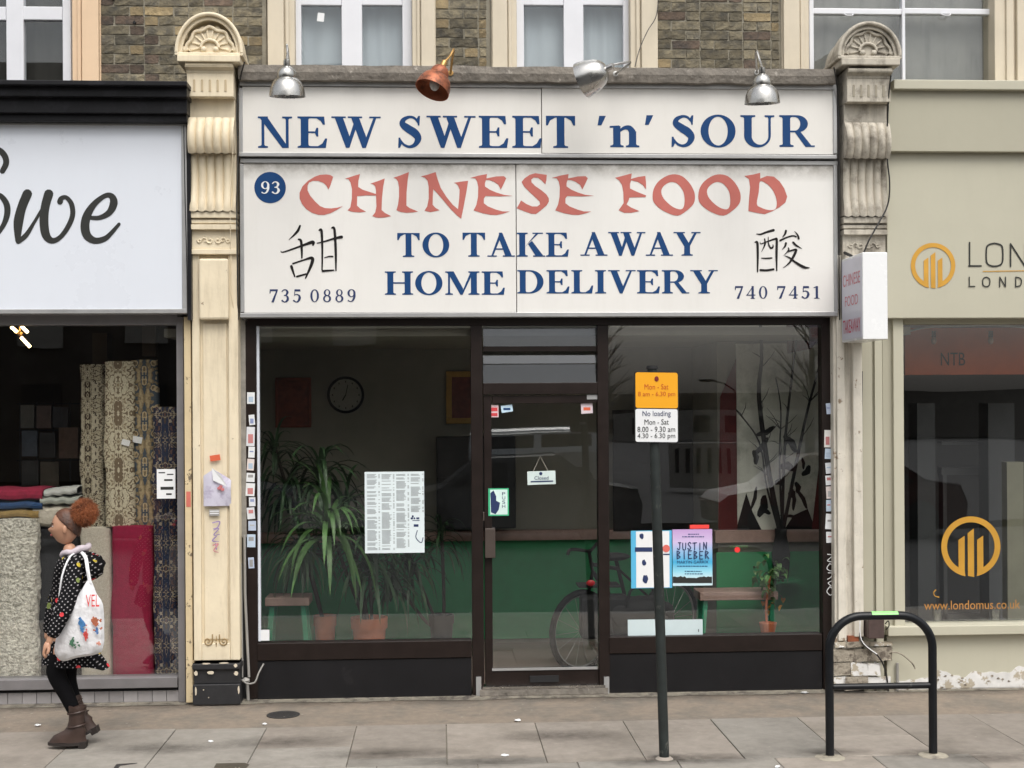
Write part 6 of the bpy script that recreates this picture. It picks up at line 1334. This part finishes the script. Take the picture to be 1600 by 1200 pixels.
body = [[pel, (106, 960, 0, .085), (109, 915, 0, .09), (111, 880, 0, .08), (110, 862, 0, .045), (107, 848, 0, .038)],
        [pel, (100, 1012, -.06, .075), (86, 1050, -.05, .058), (104, 1085, -.04, .043), (118, 1118, -.03, .033), (121, 1150, -.03, .03), (108, 1158, -.03, .032), (90, 1161, -.03, .025)],
        [pel, (106, 1012, .06, .075), (104, 1060, .06, .056), (115, 1095, .06, .043), (126, 1122, .055, .033), (134, 1142, .055, .028), (124, 1152, .055, .025)],
        [(111, 880, 0, .08), (113, 884, -.10, .036), (112, 915, -.20, .036), (100, 950, -.27, .036), (84, 985, -.31, .028), (78, 1000, -.32, .022), (75, 1008, -.32, .022)],
        [(111, 880, 0, .08), (107, 884, .10, .036), (98, 912, .15, .036), (84, 945, .14, .034), (76, 980, .12, .026), (74, 1000, .12, .022)]]
nn, ee = chain(body); skin('body', nn, ee, m_skin, wm)
# hand: fingers curled
hc = V(75, 1008, YWm-.32); fb = []
nodes = [(hc.x, hc.y, hc.z+.03, .02), (hc.x-.008, hc.y, hc.z-.005, .024)]; edges = [(0, 1)]
for k in range(4):
    dy = -.026+.017*k; L_ = (.9, 1.05, 1, .8)[k]; i0 = len(nodes)
    nodes += [(hc.x-.014, hc.y+dy, hc.z-.025, .0095), (hc.x-.022*L_, hc.y+dy, hc.z-.052*L_, .0088), (hc.x-.010, hc.y+dy, hc.z-.074*L_, .0075)]
    edges += [(1, i0), (i0, i0+1), (i0+1, i0+2)]
i0 = len(nodes); nodes += [(hc.x+.012, hc.y-.024, hc.z-.01, .011), (hc.x+.012, hc.y-.034, hc.z-.032, .0095), (hc.x+.004, hc.y-.036, hc.z-.05, .008)]; edges += [(1, i0), (i0, i0+1), (i0+1, i0+2)]
skin('hand', nodes, edges, m_skin, wm, 2, 1)
# head from shaped ball
hb_ = V(103, 823, YWm); hd_ = MB(); n, m_ = 40, 30
for i in range(m_+1):
    th = math.pi*i/m_
    for k in range(n):
        q = 2*math.pi*k/n; x = math.sin(th)*math.cos(q); y = math.sin(th)*math.sin(q); z = math.cos(th)
        X = x*.088; Y = y*.068; Z = z*.112
        if x < 0: X *= 1.0; 
        f = max(0, -x)
        if z < -.1: X = X*(1-.25*(-z)) - .012*f; Y *= (1+.32*z)
        g_ = math.exp(-(y/.22)**2)
        X -= .017*f*g_*math.exp(-((z+.16)/.15)**2)          # nose
        X -= .010*f*g_*math.exp(-((z+.46)/.09)**2)          # lips
        X -= .010*f*g_*math.exp(-((z+.80)/.15)**2)          # chin
        X += .010*f*math.exp(-((z-.06)/.10)**2)*math.exp(-((abs(y)-.36)/.25)**2)   # eye sockets
        hd_.v.append((hb_.x+X, hb_.y+Y, hb_.z+Z))
for i in range(m_):
    for k in range(n): hd_.f.append((i*n+k, (i+1)*n+k, (i+1)*n+(k+1) % n, i*n+(k+1) % n))
head = part('head', hd_, m_skin, wm, smooth=False); head.data.polygons.foreach_set('use_smooth', [True]*len(head.data.polygons))
b = MB()
for s_ in (-1, 1):
    b.ball((hb_.x-.0705, hb_.y+s_*.028, hb_.z+.006), .0095, .013, .005, 10, 7)
part('eye', b, M('eye_white', (.45, .42, .4), .3), head, smooth=True)
b = MB()
for s_ in (-1, 1): b.ball((hb_.x-.078, hb_.y+s_*.029, hb_.z+.006), .0048, .006, .006, 8, 6); b.tube([(hb_.x-.082, hb_.y+s_*.012, hb_.z+.022), (hb_.x-.080, hb_.y+s_*.030, hb_.z+.028), (hb_.x-.066, hb_.y+s_*.046, hb_.z+.022)], .003, 6)
part('brow', b, m_hairband, head, smooth=True)
b = MB(); b.ball((hb_.x-.088, hb_.y, hb_.z-.051), .009, .022, .008, 10, 7); part('lips', b, M('lips', (.32, .10, .09), .5), head, smooth=True)
b = MB()
for s_ in (-1, 1): b.ball((hb_.x+.010, hb_.y+s_*.068, hb_.z-.012), .014, .010, .026, 10, 8)
part('ear', b, m_skin, head, smooth=True)
# hair cap pulled back, then the puff
b = MB(); n, m_ = 64, 44
for i in range(m_+1):
    th = math.pi*.9*i/m_
    for k in range(n):
        q = 2*math.pi*k/n; x = math.sin(th)*math.cos(q); y = math.sin(th)*math.sin(q); z = math.cos(th)
        z2 = z
        lim = .10-.80*x+.08*abs(y); cover = z > lim
        r_ = (1.05 if cover else .6)+.015*noise.noise(Vector((x*8, y*8, z*8)))
        b.v.append((hb_.x+.004+x*.088*r_*1, hb_.y+y*.070*r_, hb_.z+z2*.113*r_))
for i in range(m_):
    for k in range(n): b.f.append((i*n+k, (i+1)*n+k, (i+1)*n+(k+1) % n, i*n+(k+1) % n))
part('hair', b, m_hair2, wm, smooth=True)
pc = V(132, 801, YWm); b = MB(); n, m_ = 40, 26
for i in range(m_+1):
    th = math.pi*i/m_
    for k in range(n):
        q = 2*math.pi*k/n; d = Vector((math.sin(th)*math.cos(q), math.sin(th)*math.sin(q), math.cos(th))); r_ = 1+.16*noise.noise(d*4)+.12*noise.noise(d*11)
        b.v.append((pc.x+d.x*.070*r_, pc.y+d.y*.075*r_, pc.z+d.z*.076*r_))
for i in range(m_):
    for k in range(n): b.f.append((i*n+k, (i+1)*n+k, (i+1)*n+(k+1) % n, i*n+(k+1) % n))
for k in range(2200):                             # frizz
    d = Vector((random.gauss(0, 1), random.gauss(0, 1), random.gauss(0, 1))).normalized(); p = pc+Vector((d.x*.068, d.y*.072, d.z*.073)); L_ = random.uniform(.014, .034)
    e1 = (d+Vector((random.uniform(-.9, .9), random.uniform(-.9, .9), random.uniform(-.9, .9)))).normalized(); e2 = (d*.6+Vector((random.uniform(-1, 1), random.uniform(-1, 1), random.uniform(-1, 1)))).normalized()
    b.tube([tuple(p), tuple(p+e1*L_*.6), tuple(p+e1*L_*.6+e2*L_*.5)], [.0018, .0014, .0006], 3, cap=False)
part('hair_puff', b, m_hair, wm, smooth=True)
b = MB(); cq = V(121, 812, YWm); b.ball((cq.x, cq.y, cq.z), .03, .045, .045, 14, 10, .2); part('hair_tie', b, m_hairband, wm, smooth=True)
# leggings
nn, ee = chain([[(104, 990, 0, .105), (104, 1005, 0, .105), (99, 1014, -.06, .082), (85, 1050, -.05, .064), (104, 1085, -.04, .050), (118, 1116, -.03, .042)], [(104, 1005, 0, .105), (107, 1014, .06, .082), (104, 1060, .06, .062), (115, 1095, .06, .050), (123, 1114, .055, .042)]])
skin('leggings', nn, ee, m_legg, wm)
# coat: black with pale dots and coloured motifs
mc = bpy.data.materials.new('spotted_coat'); mc.use_nodes = True; t_ = mc.node_tree; N = t_.nodes; L = t_.links; bs_ = N['Principled BSDF']; bs_.inputs['Roughness'].default_value = .9; bs_.inputs['Specular IOR Level'].default_value = .1
tc = N.new('ShaderNodeTexCoord'); mp = N.new('ShaderNodeMapping'); mp.inputs['Rotation'].default_value = (0, .7, 0); L.new(tc.outputs['Object'], mp.inputs[0])
cm = N.new('ShaderNodeCombineXYZ'); sp_ = N.new('ShaderNodeSeparateXYZ'); L.new(mp.outputs[0], sp_.inputs[0]); L.new(sp_.outputs[0], cm.inputs[0]); L.new(sp_.outputs[2], cm.inputs[1])
v1 = N.new('ShaderNodeTexVoronoi'); v1.voronoi_dimensions = '2D'; v1.inputs['Scale'].default_value = 44; v1.inputs['Randomness'].default_value = .12; L.new(cm.outputs[0], v1.inputs['Vector'])
d1 = N.new('ShaderNodeMath'); d1.operation = 'LESS_THAN'; d1.inputs[1].default_value = .17; L.new(v1.outputs['Distance'], d1.inputs[0])
v2 = N.new('ShaderNodeTexVoronoi'); v2.inputs['Scale'].default_value = 10.5; v2.inputs['Randomness'].default_value = .9; L.new(tc.outputs['Object'], v2.inputs['Vector'])
d2 = N.new('ShaderNodeMath'); d2.operation = 'LESS_THAN'; d2.inputs[1].default_value = .21; L.new(v2.outputs['Distance'], d2.inputs[0])
rp = N.new('ShaderNodeValToRGB'); rp.color_ramp.interpolation = 'CONSTANT'; e_ = rp.color_ramp.elements; e_[0].color = (.65, .06, .07, 1); e_[1].position = .4; e_[1].color = (.5, .38, .05, 1); q_ = e_.new(.75); q_.color = (.2, .25, .08, 1)
sc_ = N.new('ShaderNodeSeparateColor'); L.new(v2.outputs['Color'], sc_.inputs[0]); L.new(sc_.outputs[0], rp.inputs[0])
mx1 = N.new('ShaderNodeMix'); mx1.data_type = 'RGBA'; L.new(d1.outputs[0], mx1.inputs[0]); mx1.inputs[6].default_value = (.007, .007, .008, 1); mx1.inputs[7].default_value = (.34, .32, .33, 1)
mx2 = N.new('ShaderNodeMix'); mx2.data_type = 'RGBA'; L.new(d2.outputs[0], mx2.inputs[0]); L.new(mx1.outputs[2], mx2.inputs[6]); L.new(rp.outputs[0], mx2.inputs[7]); L.new(mx2.outputs[2], bs_.inputs['Base Color'])
nz = N.new('ShaderNodeTexNoise'); nz.inputs['Scale'].default_value = 14; L.new(tc.outputs['Object'], nz.inputs[0]); bp = N.new('ShaderNodeBump'); bp.inputs['Strength'].default_value = .8; bp.inputs['Distance'].default_value = .03; L.new(nz.outputs[0], bp.inputs['Height']); L.new(bp.outputs[0], bs_.inputs['Normal'])
nn, ee = chain([[(112, 1012, 0, .135), (107, 975, 0, .118), (109, 930, 0, .115), (112, 888, 0, .112), (112, 872, 0, .085), (110, 863, 0, .055)],
                [(112, 888, 0, .112), (114, 880, -.115, .070), (112, 915, -.20, .062), (101, 950, -.27, .058), (86, 982, -.31, .050), (79, 998, -.32, .040)],
                [(112, 888, 0, .112), (106, 882, .12, .064), (97, 912, .15, .058), (84, 945, .14, .05), (77, 978, .12, .042), (75, 992, .12, .034)]])
coat = skin('coat', nn, ee, mc, wm)
# flared hem
b = MB(); hc0 = V(114, 1020, YWm)
def hem(u, v):
    a = 2*math.pi*u; r_ = .125+.030*v+.010*math.sin(a*7)*v; tail = .085*v*max(0, math.cos(a))
    return (hc0.x-.03+r_*math.cos(a)*1.05+tail, hc0.y+r_*math.sin(a)*.85, hc0.z+.09-.155*v+.01*math.sin(a*5)*v-.035*v*max(0, math.cos(a)))
b.grid(hem, 60, 10); part('coat_skirt', b, mc, coat, smooth=True)
b = MB(); h0 = V(143, 885, YWm); b.ball(tuple(h0), .072, .13, .085, 26, 18, .22); b.ball((h0.x-.05, h0.y, h0.z+.05), .06, .12, .05, 20, 12, .2); part('hood', b, mc, coat, smooth=True)
b = MB(); h1 = V(117, 859, YWm); b.tube([(h1.x+.078*math.cos(a)+.005, h1.y+.07*math.sin(a), h1.z-.004+.022*math.cos(a)+.006*math.sin(5*a)) for a in [6.283*i/24 for i in range(24)]], .020, 12, closed=True); part('hood_lining', b, m_lining, coat, smooth=True)
# boots
def boot(cx, cy, dy, ang, label=None):
    c = V(cx, cy, YWm+dy); a = R(ang); ca, sa = math.cos(a), math.sin(a)
    def T(x, z): return (c.x+x*ca-z*sa, c.z+x*sa+z*ca)
    def P(x, y, z): X_, Z_ = T(x, z); return (X_, c.y+y, Z_)
    # sections from sole up: shaft rings
    b = MB(); n = 20; rings = []
    for (z, xc, rx, ry) in ((.245, .01, .055, .052), (.235, .01, .058, .055), (.20, .008, .050, .046), (.15, .010, .048, .044), (.11, .006, .052, .046), (.085, -.005, .070, .048), (.06, -.035, .098, .046), (.035, -.045, .112, .047), (.015, -.05, .118, .047)):
        rings.append([P(xc+rx*math.cos(q)+.004*math.sin(z*160+q*2), ry*math.sin(q)*(1 if math.cos(q) > -.2 else .92), z+.006*math.sin(3*q+z*40)) for q in [6.2832*k/n for k in range(n)]])
    for r_ in rings: b.v += r_
    for i in range(len(rings)-1):
        for k in range(n): b.f.append((i*n+k, i*n+(k+1) % n, (i+1)*n+(k+1) % n, (i+1)*n+k))
    b.f.append(tuple(range(n)))
    o = part('boot', b, m_boot, wm, smooth=True)
    s = MB(); out = [(-.05+.122*math.cos(q), .050*math.sin(q)) for q in [6.2832*k/20 for k in range(20)]]
    s.v = [P(x, y, .018) for x, y in out]+[P(x, y, .0) for x, y in out]; s.f = [tuple(range(20)), tuple(reversed(range(20, 40)))]+[(i, (i+1) % 20, 20+(i+1) % 20, 20+i) for i in range(20)]
    for (xa, xb) in ((.02, .072),):
        s.v += [P(xa, -.035, .02), P(xb, -.035, .02), P(xb, .035, .02), P(xa, .035, .02), P(xa+.005, -.034, -.02), P(xb-.006, -.034, -.02), P(xb-.006, .034, -.02), P(xa+.005, .034, -.02)]
        s.f += [tuple(40+i for i in f) for f in ((0, 1, 2, 3), (7, 6, 5, 4), (0, 4, 5, 1), (1, 5, 6, 2), (2, 6, 7, 3), (3, 7, 4, 0))]
    part('sole', s, m_sole, o, smooth=True)
    for z in (.205, .12): part('strap', MB().tube([P(.009+.055*math.cos(q), .050*math.sin(q), z+.010*math.cos(q)) for q in [6.2832*k/20 for k in range(20)]], .006, 6, closed=True), m_boot, o, smooth=True)
c_ = G(118, 1162); boot(118, 1163, -.05, 0); boot(138, 1146, .055, 27)
# tote bag
tb = thing('tote_bag', 'white cloth tote bag with red letters and faded splashes of colour slung from the woman', 'bag', tuple(V(115, 1030, YWm-.26)))
YG = YWm-.215
outl = [(84, 1012), (92, 975), (100, 945), (122, 928), (136, 906), (142, 908), (150, 928), (160, 945), (162, 985), (161, 1008), (153, 1022), (120, 1028), (98, 1034), (87, 1026)]
ol = [XZ(x, y, YG) for x, y in catmull(outl, 3, True)]; cxm = sum(p[0] for p in ol)/len(ol); czm = sum(p[1] for p in ol)/len(ol); b = MB(); n_ = len(ol)
for k, (f, dy) in enumerate(((0.0, -.045), (.35, -.042), (.7, -.034), (.92, -.015), (1.0, .015), (.92, .05), (.6, .07), (0.0, .075))):
    b.v += [(cxm+(p[0]-cxm)*f, YG+dy+.006*noise.noise(Vector((cxm+(p[0]-cxm)*f, 0, czm+(p[1]-czm)*f))*14), czm+(p[1]-czm)*f) for p in ol]
    if k: b.f += [((k-1)*n_+i, (k-1)*n_+(i+1) % n_, k*n_+(i+1) % n_, k*n_+i) for i in range(n_)]
part('sack', b, m_bag, tb, smooth=True)
b = MB(); b.tube(catmull([tuple(V(141, 912, YG)), tuple(V(137, 890, YWm-.2)), tuple(V(134, 872, YWm-.14)), tuple(V(128, 864, YWm-.06))], 5), [.012]*16, 6); part('handle', b, m_bag, tb, smooth=True)
b = MB(); b.tube(catmull([tuple(V(92, 938, YG)), tuple(V(97, 900, YWm-.22)), tuple(V(108, 872, YWm-.15)), tuple(V(118, 864, YWm-.06))], 5), [.006]*16, 6); part('handle', b, m_bag, tb, smooth=True)
b = MB(); b.add([V(84, 950, YG-.01), V(105, 932, YG-.02), V(100, 955, YG-.02), V(90, 976, YG-.01), V(84, 962, YG-.0)], [(0, 1, 2, 3, 4)]); part('front_corner', b, m_bag, tb)
sans('VEL', 134, 929, 155, 948, YG-.056, M('red_bag_letter', (.68, .05, .05), .6), tb)
for (x, y, w_, h_, cl) in ((128, 975, .025, .05, (.05, .18, .4)), (134, 992, .016, .045, (.55, .06, .05)), (148, 972, .028, .035, (.4, .12, .06)), (151, 985, .012, .03, (.06, .15, .35)), (112, 1004, .022, .03, (.05, .14, .08)), (154, 1005, .016, .01, (.6, .25, .18))):
    b = MB(); c_ = V(x, y, YG-.054); b.flat([[(c_.x+w_*(1+.4*math.sin(4*q+x))*math.cos(q)*.7, c_.z+h_*(1+.35*math.sin(3*q+y))*math.sin(q)*.7) for q in [6.283*k/18 for k in range(18)]]], YG-.056)
    for k in range(7): cx_, cz_ = c_.x+random.gauss(0, w_*.7), c_.z+random.gauss(0, h_*.6); b.flat([[(cx_+w_*.3*(1+.5*math.sin(3*q+k))*math.cos(q), cz_+w_*.3*(1+.5*math.sin(2*q+k))*math.sin(q)) for q in [6.283*j/9 for j in range(9)]]], YG-.056)
    part('colour_splash', b, M('splash%d' % x, cl, .8, .5, 60), tb)

# ================================================================== ACROSS THE ROAD (seen only in the glass)
ob = thing('opposite_terrace', 'dark brick terrace across the road reflected in the left windows', 'building', (-9, -32, 0))
b = MB(); b.box(-36, 1.2, -36, -32, 0, 13); part('wall', b, m_refl, ob)
for i in range(10):
    for j in range(4):
        q = MB(); x = -32+3.2*i; q.box(x, x+1.3, -31.98, -31.9, 1.2+3*j, 3.0+3*j); part('window', q, m_refl2 if j else m_dark, ob)
ob2 = thing('opposite_low_building', 'low far building across the road under open sky reflected in the right window', 'building', (14, -84, 0))
b = MB(); b.box(2, 60, -90, -84, 0, 3.4); part('wall', b, m_refl, ob2)
b = MB(); b.box(10, 26, -80, -78, 0, 2.0); part('extension', b, m_refl2, ob2)
for i in range(7):
    q = MB(); q.box(10.6+2.1*i, 11.6+2.1*i, -77.99, -77.95, .5, 1.6); part('window', q, m_dark, ob2)
van = thing('parked_van', 'silver van parked across the road reflected in the door', 'van', (2.8, -27.5, -.12))
b = MB(); b.yprism([(-28.4, .18), (-26.6, .18), (-26.55, .9), (-26.75, 1.5), (-27.0, 1.62), (-28.1, 1.62), (-28.35, 1.0)], .9, 4.6); part('body', b, M('silver', (.45, .46, .46), .3, .05, metal=.4), van, bevel=.06)
b = MB(); b.box(1.2, 2.6, -26.66, -26.6, 1.0, 1.42); b.box(2.8, 4.2, -26.66, -26.6, 1.0, 1.42); part('side_window', b, m_dark, van)
for x in (1.6, 3.9):
    b = MB(); b.lathe([(0, 0), (.32, 0), (.33, .18), (0, .2)], (x, -26.75, .21), (0, 1, 0), 22); part('wheel', b, m_dark, van)
pw = thing('garden_wall', 'pale low wall with dark slots across the road reflected in the right window', 'wall', (7.4, -26, 0))
part('wall', MB().box(6.3, 8.6, -26.2, -26, 0, 1.15), m_refl2, pw)
for i in range(8): part('slot', MB().box(6.45+.27*i, 6.55+.27*i, -25.99, -25.97, .4, 1.0), m_dark, pw)
cb_ = [(-2.1, .25), (-2.15, .62), (-2.0, .78), (-1.25, .92), (-.65, 1.38), (.75, 1.42), (1.45, .98), (2.05, .88), (2.15, .6), (2.1, .25)]
for i, (cx_, cl, nmc) in enumerate(((-10.2, (.02, .02, .022), 'black'), (-4.6, (.03, .035, .06), 'dark blue'), (1.3, (.07, .075, .08), 'grey'), (6.9, (.06, .01, .01), 'dark red'))):
    cr_ = thing('parked_car', nmc+' parked car across the road reflected in the shop glass', 'car', (cx_, -13.4, -.12), 'cars parked across the road')
    b = MB(); b.prism([(cx_+x, z-.12) for x, z in cb_], -14.3, -12.6); part('body', b, M('car_paint%d' % i, cl, .25, .05, coat=.5), cr_, bevel=.05)
    for (xa, xb, xc, xd) in ((-1.12, -.12, -.14, -.60), (-.02, 1.25, .72, -.02)):
        b = MB(); b.prism([(cx_+xa, .82), (cx_+xb, .82), (cx_+xc, 1.22), (cx_+xd, 1.22)], -12.59, -12.57); part('side_window', b, m_dark, cr_)
    for x in (-1.35, 1.35):
        b = MB(); b.lathe([(0, 0), (.30, 0), (.32, .18), (0, .2)], (cx_+x, -12.78, .19), (0, 1, 0), 22); part('wheel', b, m_dark, cr_)
sl = thing('street_lamp', 'curved street lamp across the road reflected in the right window', 'street lamp', (7.0, -21, 0))
b = MB(); b.tube([(7, -21, 0), (7, -21, 2.4), (6.93, -21, 2.6), (6.7, -21, 2.75), (6.4, -21, 2.82)], .022, 8); part('column', b, m_iron, sl, smooth=True)
b = MB(); b.ball((6.25, -21, 2.83), .2, .08, .05, 12, 8); part('lantern', b, m_iron, sl, smooth=True)
for i, (tx, ty, th_) in enumerate(((9.5, -24, 6.5), (5.2, -34, 5.0))):
    tr = thing('bare_tree', ['taller', 'smaller'][i]+' bare winter tree across the road reflected in the right window', 'tree', (tx, ty, 0), 'bare trees across the road')
    b = MB(); b.tube([(tx, ty, 0), (tx+.1, ty, th_*.4), (tx, ty, th_*.9)], [.16, .1, .03], 8); part('trunk', b, m_iron, tr, smooth=True)
    b = MB()
    for k in range(60):
        z = th_*random.uniform(.3, .9); d = Vector((random.uniform(-1, 1), random.uniform(-1, 1), random.uniform(.4, 1.2))).normalized(); L_ = random.uniform(.5, 1.6); p = Vector((tx+.05, ty, z)); q_ = p+d*L_
        b.tube([tuple(p), tuple(p+d*L_*.5+Vector((0, 0, -.05))), tuple(q_)], [.03, .018, .006], 5)
        for _ in range(3): d2_ = (d+Vector((random.uniform(-.8, .8), random.uniform(-.8, .8), random.uniform(-.2, .8)))).normalized(); b.tube([tuple(p+d*L_*.6), tuple(p+d*L_*.6+d2_*L_*.5)], [.012, .004], 4)
    part('crown', b, m_iron, tr)

for o in bpy.data.objects:
    if o.get('label') and not 4 <= len(o['label'].split()) <= 16: print('LABEL', len(o['label'].split()), o.name, o['label'])
